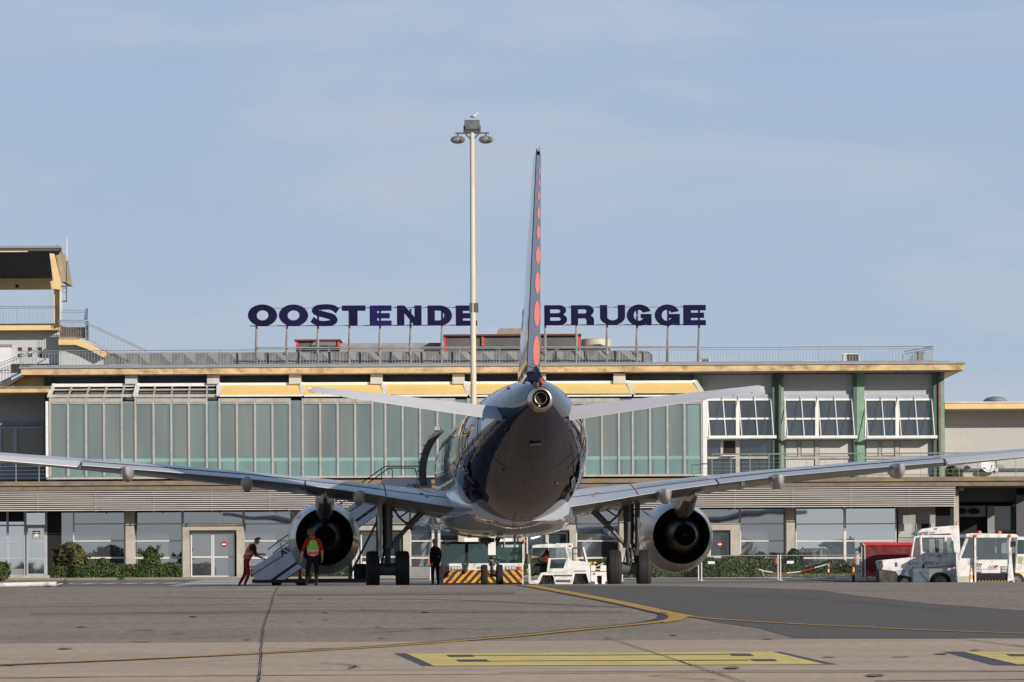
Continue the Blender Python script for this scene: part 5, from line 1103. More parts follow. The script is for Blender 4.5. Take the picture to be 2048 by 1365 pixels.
mb = MB(); mb.ell(c + Vector((-.04, -.04, .015)), (.1, .03, .035), 10, 6); mb.ell(c + Vector((-.04, .04, .015)), (.1, .03, .035), 10, 6); o = mb.build('wing', mat('gull_grey', (.25, .25, .27), .7), None, smooth=True); o.parent = g; o.matrix_parent_inverse = Matrix.Identity(4); o.data.transform(Matrix.Translation(-g.location))
mb = MB(); [mb.tube(c + Vector((.0, y, -.05)), c + Vector((.0, y, -.12)), .006, n=5) for y in (-.02, .02)]; mb.tube(c + Vector((.14, 0, .13)), c + Vector((.18, 0, .125)), .01, .003, n=6); o = mb.build('beak_and_legs', M_yellow2); o.parent = g; o.data.transform(Matrix.Translation(-g.location))

# ================================================================ PEOPLE
def skin_mesh(name, verts, edges, radii, mats, zone, parent, sub_=2, extra=None):
    me = bpy.data.meshes.new('tmp'); me.from_pydata(verts, edges, []); o = bpy.data.objects.new('tmp', me); COL.objects.link(o)
    o.modifiers.new('s', 'SKIN'); sk = me.skin_vertices[0].data
    for i, r in enumerate(radii): sk[i].radius = (r, r) if not isinstance(r, tuple) else r
    sk[0].use_root = True; m = o.modifiers.new('u', 'SUBSURF'); m.levels = m.render_levels = sub_
    dg = bpy.context.evaluated_depsgraph_get(); ev = o.evaluated_get(dg); tm = ev.to_mesh(); vs = [v.co.copy() for v in tm.vertices]; fs = [tuple(p.vertices) for p in tm.polygons]; ev.to_mesh_clear()
    bpy.data.objects.remove(o); bpy.data.meshes.remove(me)
    mb = MB(); mb.add(vs, fs)
    if extra: extra(mb)
    ob = mb.build(name, mats, parent, smooth=True)
    for p in ob.data.polygons: p.material_index = zone(p.center) if zone else 0
    return ob
def seg_d(p, a, b):
    a, b = Vector(a), Vector(b); d = b - a; t = max(0, min(1, (p - a).dot(d) / max(d.length_squared, 1e-9))); return (p - a - d * t).length
def person(label, loc, rotz, J, mats, vest=None, hair=M_hair, sleeve=1, cap=None, scale=1.0):
    """J: joints in metres, facing +y. mats: skin, shirt, trousers, shoes"""
    t = thing('person', label, 'person', loc, local=True, rotz=rotz); t.scale = (scale,) * 3
    J = {k: Vector(v) for k, v in J.items()}
    names = ['pelvis', 'waist', 'chest', 'neck', 'head0', 'head1', 'shL', 'elL', 'wrL', 'shR', 'elR', 'wrR', 'hipL', 'knL', 'anL', 'toL', 'hipR', 'knR', 'anR', 'toR', 'hdL', 'hdR']
    up = (J['head'] - J['neck']).normalized(); J['head0'] = J['head'] - up * .05; J['head1'] = J['head'] + up * .05
    for s_ in 'LR':
        J['hd' + s_] = J['wr' + s_] + (J['wr' + s_] - J['el' + s_]).normalized() * .085
    R_ = dict(pelvis=(.165, .125), waist=(.145, .115), chest=(.17, .125), neck=.06, head0=.088, head1=.092, shL=.075, elL=.048, wrL=.032, shR=.075, elR=.048, wrR=.032, hipL=.1, knL=.068, anL=.045, toL=.04, hipR=.1, knR=.068, anR=.045, toR=.04, hdL=.036, hdR=.036)
    E = [('pelvis', 'waist'), ('waist', 'chest'), ('chest', 'neck'), ('neck', 'head0'), ('head0', 'head1'), ('chest', 'shL'), ('shL', 'elL'), ('elL', 'wrL'), ('chest', 'shR'), ('shR', 'elR'), ('elR', 'wrR'), ('pelvis', 'hipL'), ('hipL', 'knL'), ('knL', 'anL'), ('anL', 'toL'), ('pelvis', 'hipR'), ('hipR', 'knR'), ('knR', 'anR'), ('anR', 'toR'), ('wrL', 'hdL'), ('wrR', 'hdR')]
    idx = {n: i for i, n in enumerate(names)}
    Z = {('chest', 'neck'): 1, ('neck', 'head0'): 0, ('head0', 'head1'): 0, ('elL', 'wrL'): 0 if sleeve < 2 else 1, ('elR', 'wrR'): 0 if sleeve < 2 else 1, ('wrL', 'hdL'): 0, ('wrR', 'hdR'): 0, ('pelvis', 'waist'): 1, ('waist', 'chest'): 1, ('chest', 'shL'): 1, ('chest', 'shR'): 1, ('shL', 'elL'): 1, ('shR', 'elR'): 1, ('anL', 'toL'): 3, ('anR', 'toR'): 3}
    def zone(p):
        best = min(E, key=lambda e: seg_d(p, J[e[0]], J[e[1]]) / (1.0 if 'hip' not in e[0] + e[1] else .9)); z = Z.get(best, 2)
        if best == ('chest', 'neck') and (p - J['neck']).length < .075: z = 0
        if best == ('pelvis', 'waist') and (p - J['pelvis']).dot((J['waist'] - J['pelvis']).normalized()) < .04: z = 2
        return z
    fwd = (J['face'] if 'face' in J else Vector((0, 1, 0))).normalized(); side = fwd.cross(up).normalized()
    def extra(mb):
        h = J['head'] + up * .02
        mb.tube(h + fwd * .085 - up * .005, h + fwd * .125 - up * .03, .018, .012, n=6)      # nose
        for q in (-1, 1): mb.ell(h + side * q * .098 - up * .01, (.014, .025, .035), 8, 6)      # ears
        mb.ell(h + fwd * .055 - up * .085, (.045, .04, .035), 8, 6)                             # chin
        for s_ in 'LR':
            w0, d = J['wr' + s_], (J['wr' + s_] - J['el' + s_]).normalized(); hd = J['hd' + s_]; n1 = d.cross(Vector((1, .2, .1))).normalized(); n2 = d.cross(n1)
            for q, L_ in ((-1.5, .06), (-.5, .075), (.5, .078), (1.5, .068)):
                b0 = hd + n1 * q * .016 + d * .01; b1 = b0 + d * L_ * .55 + n2 * .012; mb.tube(b0, b1, .0095, .009, n=6); mb.tube(b1, b1 + d * L_ * .35 + n2 * .028, .009, .007, n=6)
            mb.tube(w0 + n1 * .02 + d * .03, w0 + n1 * .062 + d * .075, .012, .009, n=6)
    bd = skin_mesh('body', [tuple(J[n]) for n in names], [(idx[a], idx[b]) for a, b in E], [R_[n] for n in names], mats, zone, t, extra=extra)
    h = J['head'] + up * .02
    mb = MB(); mb.ell((0, 0, 0), (.104, .112, .108), 18, 12)
    rot = Matrix((side, fwd, up)).transposed(); keep = []
    vs = [rot @ v + h + up * .018 - fwd * .012 for v in mb.v]; ok = [(v.y < .045 or v.z > .055) and v.z > -.055 for v in mb.v]
    m2 = MB(); m2.add(vs, [f for f in mb.f if all(ok[i] for i in f)]); m2.build('hair' if not cap else 'cap', cap or hair, t, smooth=True)
    mb = MB(); [mb.ell(h + fwd * .088 + side * q * .035 + up * .012, (.011, .008, .007), 6, 4) for q in (-1, 1)]; mb.box(h + fwd * .095 - up * .052 - side * .02, h + fwd * .1 - up * .047 + side * .02); mb.build('eyes_and_mouth', M_dgrey, t)
    if vest:
        v = [J['pelvis'] * .55 + J['waist'] * .45, J['waist'], J['chest'], J['neck'] * .55 + J['chest'] * .45, J['shL'] * .75 + J['chest'] * .25, J['shR'] * .75 + J['chest'] * .25]
        v[0] = J['pelvis'] - (J['waist'] - J['pelvis']) * .25; v[4] = J['shL'] * .85 + J['chest'] * .15; v[5] = J['shR'] * .85 + J['chest'] * .15; v[3] = J['chest'] * .3 + J['neck'] * .7
        skin_mesh('safety_vest', [tuple(p) for p in v], [(0, 1), (1, 2), (2, 3), (2, 4), (2, 5)], [(.2, .155), (.185, .15), (.27, .215), .12, .14, .14], [vest], None, t)
    return t
C_or, C_li, C_si = (.9, .13, .025), (.33, .62, .06), (.62, .62, .6)
M_vest1 = bands('vest_lime_orange', 2, [(.8, C_or), (.93, C_or), (.945, C_si), (1.005, C_or), (1.10, C_si), (1.155, C_li), (1.6, C_li)], .7)
M_vest2 = bands('vest_orange', 2, [(.7, C_or), (.95, C_si), (1.0, C_or), (1.12, C_si), (1.17, C_or), (1.6, C_or)], .7)
M_navyc = mat('cloth_navy', (.022, .024, .04), .9, var=.2, vs=8, spec=.08); M_redc = mat('cloth_red', (.33, .025, .02), .85, var=.12, vs=8, spec=.08); M_redt = mat('cloth_dark_red', (.36, .03, .03), .85, var=.12, spec=.08); M_blackc = mat('cloth_black', (.014, .014, .017), .9, var=.2, spec=.08); M_shoe = mat('shoe_black', (.012, .012, .012), .6)
STAND = dict(pelvis=(0, 0, .95), waist=(0, .01, 1.12), chest=(0, 0, 1.33), neck=(0, .01, 1.52), head=(0, .03, 1.66), shL=(-.19, 0, 1.42), elL=(-.27, -.03, 1.14), wrL=(-.27, .08, .92), shR=(.19, 0, 1.42), elR=(.27, -.03, 1.14), wrR=(.27, .08, .92), hipL=(-.09, 0, .88), knL=(-.11, .02, .5), anL=(-.13, -.02, .09), toL=(-.15, .12, .045), hipR=(.09, 0, .88), knR=(.11, .02, .5), anR=(.12, -.02, .09), toR=(.14, .12, .045))
p1 = dict(STAND); p1.update(wrL=(-.34, .12, .93), elL=(-.31, -.03, 1.13), head=(-.055, .06, 1.655), hipL=(-.1, 0, .88), knL=(-.17, .1, .5), anL=(-.21, -.02, .09), toL=(-.27, .11, .045), hipR=(.09, 0, .88), face=(-.35, 1, -.25), anR=(.09, .02, .09), toR=(.12, .15, .045), knR=(.1, .02, .48))
person('man seen from behind in lime and orange vest, standing at the left engine', (Wp(626, 1100, 122.5).x, 122.5, G(122.5)), rad(2), p1, [M_skin, M_redc, M_blackc, M_shoe], vest=M_vest1, hair=M_ginger, sleeve=1, scale=1.0)
p2 = dict(STAND); p2.update(pelvis=(0, -.08, .93), waist=(0, -.02, 1.1), chest=(0, .10, 1.29), neck=(0, .2, 1.46), head=(0, .30, 1.57), shL=(-.18, .14, 1.38), shR=(.18, .14, 1.38), elL=(-.24, .20, 1.10), wrL=(-.16, .40, 1.02), elR=(.24, .28, 1.12), wrR=(.12, .46, 1.12), hipL=(-.09, -.08, .86), hipR=(.09, -.08, .86), knL=(-.1, -.12, .48), anL=(-.11, -.34, .09), toL=(-.12, -.2, .045), knR=(.1, .02, .48), anR=(.11, -.14, .09), toR=(.12, .01, .045), face=(0, 1, -.35))
person('man in orange vest and dark red trousers leaning against the foot of the boarding stairs', (Wp(497, 1100, 139.5).x, 139.5, G(139.5)), rad(-90), p2, [M_skin, M_navyc, M_redt, M_shoe], vest=M_vest2, sleeve=1, hair=M_hair, scale=1.02)
p3 = dict(STAND); p3.update(elL=(-.22, -.02, 1.14), wrL=(-.2, .02, .9), elR=(.22, -.02, 1.14), wrR=(.2, .02, .9), shL=(-.16, 0, 1.4), shR=(.16, 0, 1.4))
person('person in black with a yellow cap standing at the left of the striped tug', (Wp(870.5, 1100, 142.3).x, 142.3, G(142.3)), rad(35), p3, [M_skin, M_blackc, M_blackc, M_shoe], sleeve=2, cap=mat('cap_yellow', (.42, .36, .10), .7), scale=.93)

# ================================================================ BOARDING STAIRS
DSx = 139.2
st = thing('boarding_stairs', 'white mobile boarding stairs with red stripe leading up to the open front door', 'boarding stairs', (Wp(640, 1170, 140).x, 140, 0))
M_stw = mat('stair_white', (.72, .71, .74), .5, var=.05, stain=(.3, .29, .3), ss=3, sa=.3)
for D in (DSx, DSx + 1.7):
    MB().pp([(503.7, 1136), (755, 978), (766, 957), (862, 957), (864, 977), (762, 977.5), (757, 1007), (541, 1160), (509, 1160)], D, .05).build('side_panel', M_stw, st)
MB().pp([(551, 1160), (757, 1014), (757, 1027), (569, 1160)], DSx + .02, .1).build('stringer', M_stw, st)
MB().pp([(541, 1160), (757, 1006), (757, 1025), (566, 1161)], DSx + .12, 1.5).build('underside', M_dgrey, st)
mb = MB(); mb.pp([(506.5, 1148), (506.5, 1150), (562, 1115), (562, 1112.8)], DSx - .012, .01); mb.pp([(693, 1026), (693, 1028.5), (724, 1008.5), (724, 1006)], DSx - .012, .01); mb.build('red_stripe', mat('stripe_maroon', (.3, .03, .05), .5), st)
a = Wp(563.5, 1115, DSx); uu = (Wp(660, 1054, DSx) - a); vv = uu.normalized().cross(Vector((0, 1, 0))) * -1; vv = Vector((-uu.normalized().z, 0, uu.normalized().x)) * S(12.5, DSx)
mb = MB(); text_on(mb, 'AVIAPARTNER', a + Vector((0, -.02, 0)), uu * 1.15, vv, .004, .03); mb.build('lettering', mat('letter_black', (.03, .03, .04), .6), st)
mb = MB()
for x0, x1, x2 in ((812, 818, 821), (818, 826, 829), (825, 833, 838)): mb.pp([(x0, 977), (x1, 968), (x1 + 1.8, 968), (x0 + 1.8, 977)], DSx - .02, .012)
mb.pp([(826, 968), (831, 977), (833, 977), (828, 968)], DSx - .02, .012); mb.pp([(833, 968), (838, 977), (840, 977), (835, 968)], DSx - .02, .012); mb.pp([(828, 973), (838, 973), (838, 974.2), (828, 974.2)], DSx - .03, .012); mb.build('emblem', mat('emblem_maroon', (.2, .03, .05), .5), st)
mb = MB(); n = 16
for k in range(n):
    t_ = k / n; a = Wp(530 + 228 * t_, 1150 - 143 * t_, DSx + .06); mb.box((a.x, DSx + .06, a.z - .04), (a.x + .32, DSx + 1.69, a.z))
mb.box(Wp(757, 985, DSx + .06), Wp(872, 988, DSx + 1.69)); mb.build('steps', M_mgrey, st)
mb = MB()
for D in (DSx - .03, DSx + 1.75):
    mb.path([Wp(535, 1100, D), Wp(555, 1085, D), Wp(767, 935, D), Wp(775, 933, D), Wp(846, 933, D)], .018, n=6); mb.path([Wp(545, 1108, D), Wp(774, 939, D), Wp(780, 936.5, D), Wp(830, 937, D), Wp(835, 955, D)], .018, n=6)
    mb.path([Wp(763, 957, D), Wp(763, 937, D)], .014, n=6); mb.path([Wp(772, 938, D), Wp(781, 937, D), Wp(785, 941, D), Wp(785, 957, D)], .014, n=6)
    for x in (560, 600, 640, 680, 720): y = 1100 - (x - 535) * .7; mb.tube(Wp(x, y + 2, D), Wp(x + 5, y + 24, D), .013, n=5)
mb.build('handrail', M_black, st)
M_base = mat('chassis_maroon', (.07, .02, .025), .6, var=.2)
MB().B(DSx + .1, 504, 1158, 745, 1166, 1.5).B(DSx + .05, 640, 1159.5, 662, 1164, .04).build('chassis', M_base, st, bevel=.02)
mb = MB()
for x in (756, 700): mb.tube(Wp(x, 1158, DSx + .4), Wp(x - 1, 1036 if x < 720 else 1010, DSx + .4), .06, n=8); mb.tube(Wp(x, 1158, DSx + 1.5), Wp(x, 1036 if x < 720 else 1010, DSx + 1.5), .06, n=8)
mb.tube(Wp(700, 1150, DSx + .4), Wp(756, 1040, DSx + .4), .04, n=8); mb.build('support_frame', M_gear, st)
for x in (553, 602): mb = MB(); mb.tube(Wp(x, 1166, DSx + .2), Wp(x, 1166, DSx + .45), .17, n=20); mb.tube(Wp(x, 1166, DSx + 1.3), Wp(x, 1166, DSx + 1.55), .17, n=20); mb.build('wheel', M_tyre, st)
MB().box(Wp(708, 1128, DSx + .5), Wp(742, 1160, DSx + 1.2)).B(DSx - .01, 713, 1134, 721, 1150, .4).build('engine_box', M_black, st, bevel=.02)
def marker(x, y0, y1, D, cols, label, nm='marker_cone', cat='marker'):
    b = Wp(x, y1, D); h = S(y1 - y0, D); t = thing(nm, label, cat, (b.x, D, b.z), local=True)
    MB().lathe([(0, .10), (.04, .10), (.05, .07), (h * .9, .045), (h, .03), (h + .001, .001)], (0, 0, 0), 'Z', 16).build('post', cols, t, smooth=40); MB().lathe([(0, .16), (.03, .16), (.035, .001)], (0, 0, 0), 'Z', 16).build('foot', M_dgrey, t)
    return t
marker(600, 1125, 1168, 141.5, bands('cone_red_white', 2, [(0, (.6, .6, .58)), (.18, (.7, .04, .03)), (.55, (.75, .74, .72)), (.8, (.75, .74, .72))]), 'red and white marker post behind the stairs, left of the man at the engine')
marker(619.5, 1137, 1168, 141.6, bands('cone_multi', 2, [(0, (.7, .7, .68)), (.2, (.75, .1, .03)), (.33, (.65, .55, .05)), (.5, (.1, .35, .1))]), 'small yellow and orange marker post between the legs of the man at the engine')

# ================================================================ VEHICLES
def txt(px0, py0, px1, py1, D, s_, m, name, parent, bold=.02):
    a = Wp(px0, py1, D); mb = MB(); text_on(mb, s_, a, Vector((S(px1 - px0, D), 0, 0)), Vector((0, 0, S(py1 - py0, D))), .003, bold); return mb.build(name, m, parent)
def vwheel(parent, px, py, D, r, w_=.22, axis='Y', m=None):
    c = Wp(px, py, D); mb = MB(); mb.lathe([(0, r * .6), (0, r * .85), (w_ * .12, r * .96), (w_ * .25, r), (w_ * .75, r), (w_ * .88, r * .96), (w_, r * .85), (w_, r * .6)], (c.x, c.y, c.z), axis, 36)
    wh = sub(mb.build('wheel', M_tyre, parent, smooth=40)); mb = MB(); mb.lathe([(.02, .02), (.0, r * .12), (.05, r * .2), (.03, r * .45), (.0, r * .6), (w_, r * .6)], (c.x, c.y, c.z), axis, 28); mb.build('rim', m or M_rim, wh, smooth=35); return wh
# --- pushback tug facing the camera
DT1 = 143.0
tg = thing('pushback_tug', 'low wide white aircraft tug with yellow and black striped bumper behind the nose wheels', 'tug', (Wp(965, 1170, DT1).x, DT1, 0))
zc = Wp(963, 1170, DT1)
m_haz = mat('hazard_stripe', (1, 1, 1), .5, var=0); tt = m_haz.node_tree; bb = tt.nodes['Principled BSDF']
tcc = nn(tt, 'ShaderNodeTexCoord'); spp = nn(tt, 'ShaderNodeSeparateXYZ'); tt.links.new(tcc.outputs['Object'], spp.inputs[0]); ab = nn(tt, 'ShaderNodeMath', operation='ABSOLUTE'); tt.links.new(spp.outputs[0], ab.inputs[0])
ma = nn(tt, 'ShaderNodeMath', operation='MULTIPLY_ADD'); ma.inputs[1].default_value = .9; tt.links.new(spp.outputs[2], ma.inputs[0]); tt.links.new(ab.outputs[0], ma.inputs[2]); mo = nn(tt, 'ShaderNodeMath', operation='FLOORED_MODULO'); mo.inputs[1].default_value = .265; tt.links.new(ma.outputs[0], mo.inputs[0])
gt = nn(tt, 'ShaderNodeMath', operation='GREATER_THAN'); gt.inputs[1].default_value = .13; tt.links.new(mo.outputs[0], gt.inputs[0]); mi = nn(tt, 'ShaderNodeMix', data_type='RGBA'); tt.links.new(gt.outputs[0], mi.inputs[0]); mi.inputs[6].default_value = (.02, .019, .018, 1); mi.inputs[7].default_value = (.72, .33, .03, 1)
nz_ = nn(tt, 'ShaderNodeTexNoise'); nz_.inputs['Scale'].default_value = 5; nz_.inputs['Detail'].default_value = 6; tt.links.new(tcc.outputs['Object'], nz_.inputs['Vector']); rz_ = nn(tt, 'ShaderNodeMapRange'); rz_.inputs['From Min'].default_value = .5; rz_.inputs['From Max'].default_value = .68; rz_.inputs['To Max'].default_value = .7; tt.links.new(nz_.outputs[0], rz_.inputs[0])
m2_ = nn(tt, 'ShaderNodeMix', data_type='RGBA'); tt.links.new(rz_.outputs[0], m2_.inputs[0]); tt.links.new(mi.outputs[2], m2_.inputs[6]); m2_.inputs[7].default_value = (.06, .045, .03, 1); tt.links.new(m2_.outputs[2], bb.inputs['Base Color'])
MB().pp([(886, 1129), (1046, 1129), (1047, 1168), (1044, 1171), (888, 1171), (886, 1168)], DT1 + .12, 5.2).build('body', M_gse, tg, bevel=.03)
MB().B(DT1 + .02, 887, 1141, 1045, 1166, .09).build('striped_bumper', m_haz, tg)
MB().B(DT1 + .04, 888, 1166.2, 1045, 1171, .07).build('bumper_skirt', M_black, tg)
MB().B(DT1 + .0, 885.5, 1129.5, 1046.5, 1140.8, .11).build('front_panel', M_gse, tg, bevel=.01)
MB().pp([(878, 1131), (885.3, 1131), (886, 1170), (879, 1170)], DT1 + .3, 3).build('side_body', M_gsed, tg)
# cabin: posts, roof, glazing, seats inside
cb = MB().B(DT1 + .05, 882.5, 1085, 885.2, 1129.4, .1).B(DT1 + .05, 1044.8, 1070, 1047.6, 1129.4, .1).B(DT1 + 1.5, 882.5, 1086, 885.2, 1129.4, .1).B(DT1 + 1.5, 1044.8, 1086, 1047.6, 1129.4, .1).B(DT1 + .05, 885.3, 1127.2, 1044.7, 1129.4, .1).build('cabin_frame', M_gse, tg)
MB().B(DT1 + .02, 883, 1083.8, 1047, 1086.4, 1.7).build('roof', M_black, tg)
MB().B(DT1 + .07, 885.3, 1086.5, 1044.7, 1127.1, .02).build('windscreen', G_tug, tg)
MB().B(DT1 + .06, 930, 1086.5, 936.5, 1127.1, .05).B(DT1 + .04, 885.3, 1086.5, 1044.7, 1088.4, .02).build('windscreen_post', M_black, tg)
MB().B(DT1 + 1.4, 885.3, 1086.5, 1044.7, 1129, .08).build('cabin_rear', mat('cab_inner', (.03, .05, .05), .7), tg)
MB().B(DT1 + .5, 990, 1120, 1042, 1127, .4).B(DT1 + .4, 888, 1126, 988, 1128, .4).build('dashboard', mat('dash_green', (.2, .34, .3), .6), tg)
mb = MB(); [mb.ell(Wp(x, 1118, DT1 + .9), (.16, .12, .17), 14, 8) for x in (1010, 1026)]; mb.build('seat_back', mat('seat_beige', (.4, .4, .34), .7), tg, smooth=True)
MB().B(DT1 + .05, 1003, 1090, 1037, 1095, .01).build('sun_strip', mat('sunstrip', (.45, .5, .47), .4), tg)
for x0, x1, m in ((888, 899, M_rlens), (1033, 1039, M_rlens), (1039.1, 1044, M_orange)): MB().B(DT1 - .03, x0, 1133.5, x1, 1139.8, .04).build('tail_lamp', m, tg, bevel=.005)
for x0 in (901.5, 1010.5):
    o = sub(MB().B(DT1 - .025, x0, 1133, x0 + 20, 1140, .04).build('headlight_unit', M_mgrey, tg)); mb = MB(); [mb.tube(Wp(x0 + q, 1136.5, DT1 - .05), Wp(x0 + q, 1136.5, DT1 - .02), .045, n=16) for q in (4, 10, 16)]; mb.build('headlight', mat('lamp_glass', (.6, .6, .62), .1, coat=1), o)
mb = MB(); mb.B(DT1 - .02, 955, 1133.5, 975, 1138, .03); mb.build('number_plate', M_mgrey, tg)
MB().tube(Wp(935, 1124, DT1 - .15), Wp(931, 1145, DT1 - .05), .06, n=8).tube(Wp(924, 1140, DT1 - .1), Wp(931, 1135, DT1 - .1), .025, n=6).build('tow_hook', M_gear, tg)
MB().tube(Wp(1046.3, 1078, DT1 + .1), Wp(1046.3, 1069, DT1 + .1), .03).build('beacon_stem', M_white, tg); mb = MB(); mb.ell(Wp(1048.5, 1082.5, DT1 - .02), (.055, .05, .09), 14, 8); mb.build('beacon', M_orange, tg, smooth=True)
mb = MB(); c_ = Wp(893.7, 1088, DT1 - .02); mb.tube(c_, c_ + Vector((0, .02, 0)), S(5.5, DT1), n=24); mb.mi = 1; mb.box(c_ + Vector((-.09, -.01, -.02)), c_ + Vector((.09, .01, .03))); mb.build('round_badge', [mat('badge_pink', (.6, .35, .36), .5), M_dgrey], tg)
for x in (890, 1030): vwheel(tg, x, 1162, DT1 + 1.2, .4, .3, 'X')
# white containers behind the tug roof
t = thing('service_cart', 'white boxy service cart partly hidden behind the striped tug roof', 'cart', tuple(Wp(975, 1165, 149)))
MB().B(149, 928, 1076, 1024, 1092, 2).build('box', M_white, t); MB().B(148.9, 917, 1066, 929, 1160, .5).B(149.1, 1024.1, 1075, 1034, 1160, .5).build('frame', M_concrete, t); MB().B(149.2, 930, 1092.1, 1022, 1160, 1.8).build('chassis', M_dgrey, t)
# --- small baggage tractor with driver
DB = 150.0
tr = thing('baggage_tractor', 'small white open-sided baggage tractor with a driver, facing left right of the striped tug', 'tractor', (Wp(1120, 1170, DB).x, DB, G(DB)))
MB().pp([(1132, 1124.5), (1140, 1121), (1168, 1123.5), (1180, 1126), (1181, 1165), (1177, 1165), (1172, 1148), (1150, 1148), (1145, 1169), (1110, 1169), (1106, 1151), (1085, 1151), (1079, 1166), (1074, 1169), (1058, 1168), (1056, 1162), (1073, 1161), (1082, 1146), (1094, 1144.5), (1131, 1144.5)], DB, 1.5).build('body', M_gse, tr, bevel=.015)
MB().pp([(1056.5, 1122.5), (1060, 1123), (1062.5, 1162), (1057.5, 1166)], DB + .03, 1.4).build('front_shield', M_gse, tr)
MB().pp([(1108, 1150), (1145, 1150), (1144, 1153), (1109, 1153)], DB - .02, .02).pp([(1112, 1160), (1141, 1160), (1141, 1165), (1112, 1165)], DB - .02, .02).pp([(1149, 1142), (1172, 1141.5), (1172, 1143), (1149, 1143.5)], DB - .02, .02).build('dark_trim', M_dgrey, tr)
MB().pp([(1065, 1091.5), (1070, 1090), (1099, 1088), (1133, 1090), (1134, 1096), (1064, 1096)], DB + .0, 1.45).build('roof', M_gse, tr, bevel=.01)
for D in (DB + .02, DB + 1.38):
    MB().tube(Wp(1064, 1096, D), Wp(1060, 1124, D), .035, n=6).build('cab_post', M_dgrey, tr); MB().tube(Wp(1102, 1096, D), Wp(1097, 1120, D), .03, n=6).build('cab_post', M_dgrey, tr)
    MB().pp([(1130, 1096), (1133.5, 1096), (1141.5, 1125), (1135, 1137), (1133, 1136), (1137.5, 1125)], D, .06).build('cab_post', M_gse, tr)
MB().pp([(1093.6, 1144.5), (1097, 1117), (1136, 1116.8), (1138, 1124), (1131, 1144.5)], DB - .03, .05).build('door', M_gse, tr)
MB().pp([(1102.5, 1119), (1133, 1118.5), (1127, 1137), (1099.7, 1137)], DB - .045, .014).build('door_window', G_dark, tr)
MB().pp([(1098, 1116.5), (1102.5, 1096.3), (1131, 1096.3), (1135.5, 1116.5)], DB + .0, .015).build('cab_window', G_veh, tr)
MB().path([Wp(1075, 1119, DB + .6), Wp(1086, 1126, DB + .6)], .03).path([Wp(1086, 1126, DB + .6), Wp(1080, 1145, DB + .6)], .03).B(DB + .3, 1060, 1133, 1094, 1145, .9).build('steering_column', M_black, tr)
MB().B(DB + .35, 1090, 1125, 1104, 1145, .7).build('seat', M_black, tr)
MB().tube(Wp(1055.5, 1108, DB - .1), Wp(1056.5, 1129, DB - .1), .06, n=8).tube(Wp(1062, 1100, DB), Wp(1056, 1108, DB - .1), .02, n=5).build('mirror', M_dgrey, tr)
vwheel(tr, 1093, 1161.5, DB + .12, .25, m=M_black); vwheel(tr, 1161, 1160, DB + .12, .29, m=M_black); vwheel(tr, 1093, 1160, DB + 1.2, .26); vwheel(tr, 1161, 1159, DB + 1.2, .31)
MB().path([Wp(1146, 1124, DB + .1), Wp(1145, 1097, DB + .1), Wp(1166, 1095, DB + .1), Wp(1170, 1123, DB + .1)], .03, n=6).path([Wp(1146, 1108, DB + .1), Wp(1168, 1108, DB + .1)], .02, n=5).build('roll_frame', M_dgrey, tr)
MB().pp([(1165, 1095), (1168.5, 1094.5), (1175.5, 1123.5), (1172, 1124)], DB + .05, .06).pp([(1155, 1118), (1157, 1118), (1159, 1125.5), (1157, 1125.5)], DB + .05, .05).build('white_strut', M_white, tr)
pd = dict(STAND); pd.update(pelvis=(0, 0, .5), waist=(0, .03, .66), chest=(0, .05, .86), neck=(0, .06, 1.05), head=(0, .1, 1.18), shL=(-.18, .05, .95), shR=(.18, .05, .95), elL=(-.22, .24, .76), wrL=(-.14, .45, .78), elR=(.22, .24, .76), wrR=(.14, .45, .78), hipL=(-.09, .04, .48), knL=(-.12, .45, .5), anL=(-.12, .5, .12), toL=(-.12, .64, .08), hipR=(.09, .04, .48), knR=(.12, .45, .5), anR=(.12, .5, .12), toR=(.12, .64, .08))
person('seated driver in orange vest and navy sleeves inside the small baggage tractor', (Wp(1097, 1150, DB + .7).x, DB + .7, Wp(1097, 1150, DB).z - .12), rad(90), pd, [M_skin, M_navyc, M_navyc, M_shoe], vest=mat('vest_plain', C_or, .7), sleeve=1, hair=M_hair)
# white equipment box with rows of writing behind the tractor
t = thing('ground_power_unit', 'tall white equipment cabinet with rows of small print behind the baggage tractor', 'cabinet', tuple(Wp(1128, 1165, 153.5)))
MB().pp([(1112, 1160), (1112, 1087), (1145.5, 1087), (1145.5, 1095), (1143, 1120), (1143, 1160)], 153.5, 1.4).build('cabinet', M_gse, t, bevel=.01)
mb = MB()
for i in range(6):
    y = 1098 + i * 3.1; x = 1114
    while x < 1142:
        w_ = random.uniform(1.2, 3.2); mb.B(153.48, x, y, x + w_, y + 1.3, .012); x += w_ + random.uniform(.5, 1.2)
mb.build('small_print', mat('print_grey', (.3, .31, .33), .7), t)
MB().B(153.47, 1138.5, 1091, 1143, 1094, .02).build('red_mark', M_red, t); MB().B(153.47, 1114.5, 1090.5, 1118.5, 1092.5, .02).build('dark_mark', M_dgrey, t)
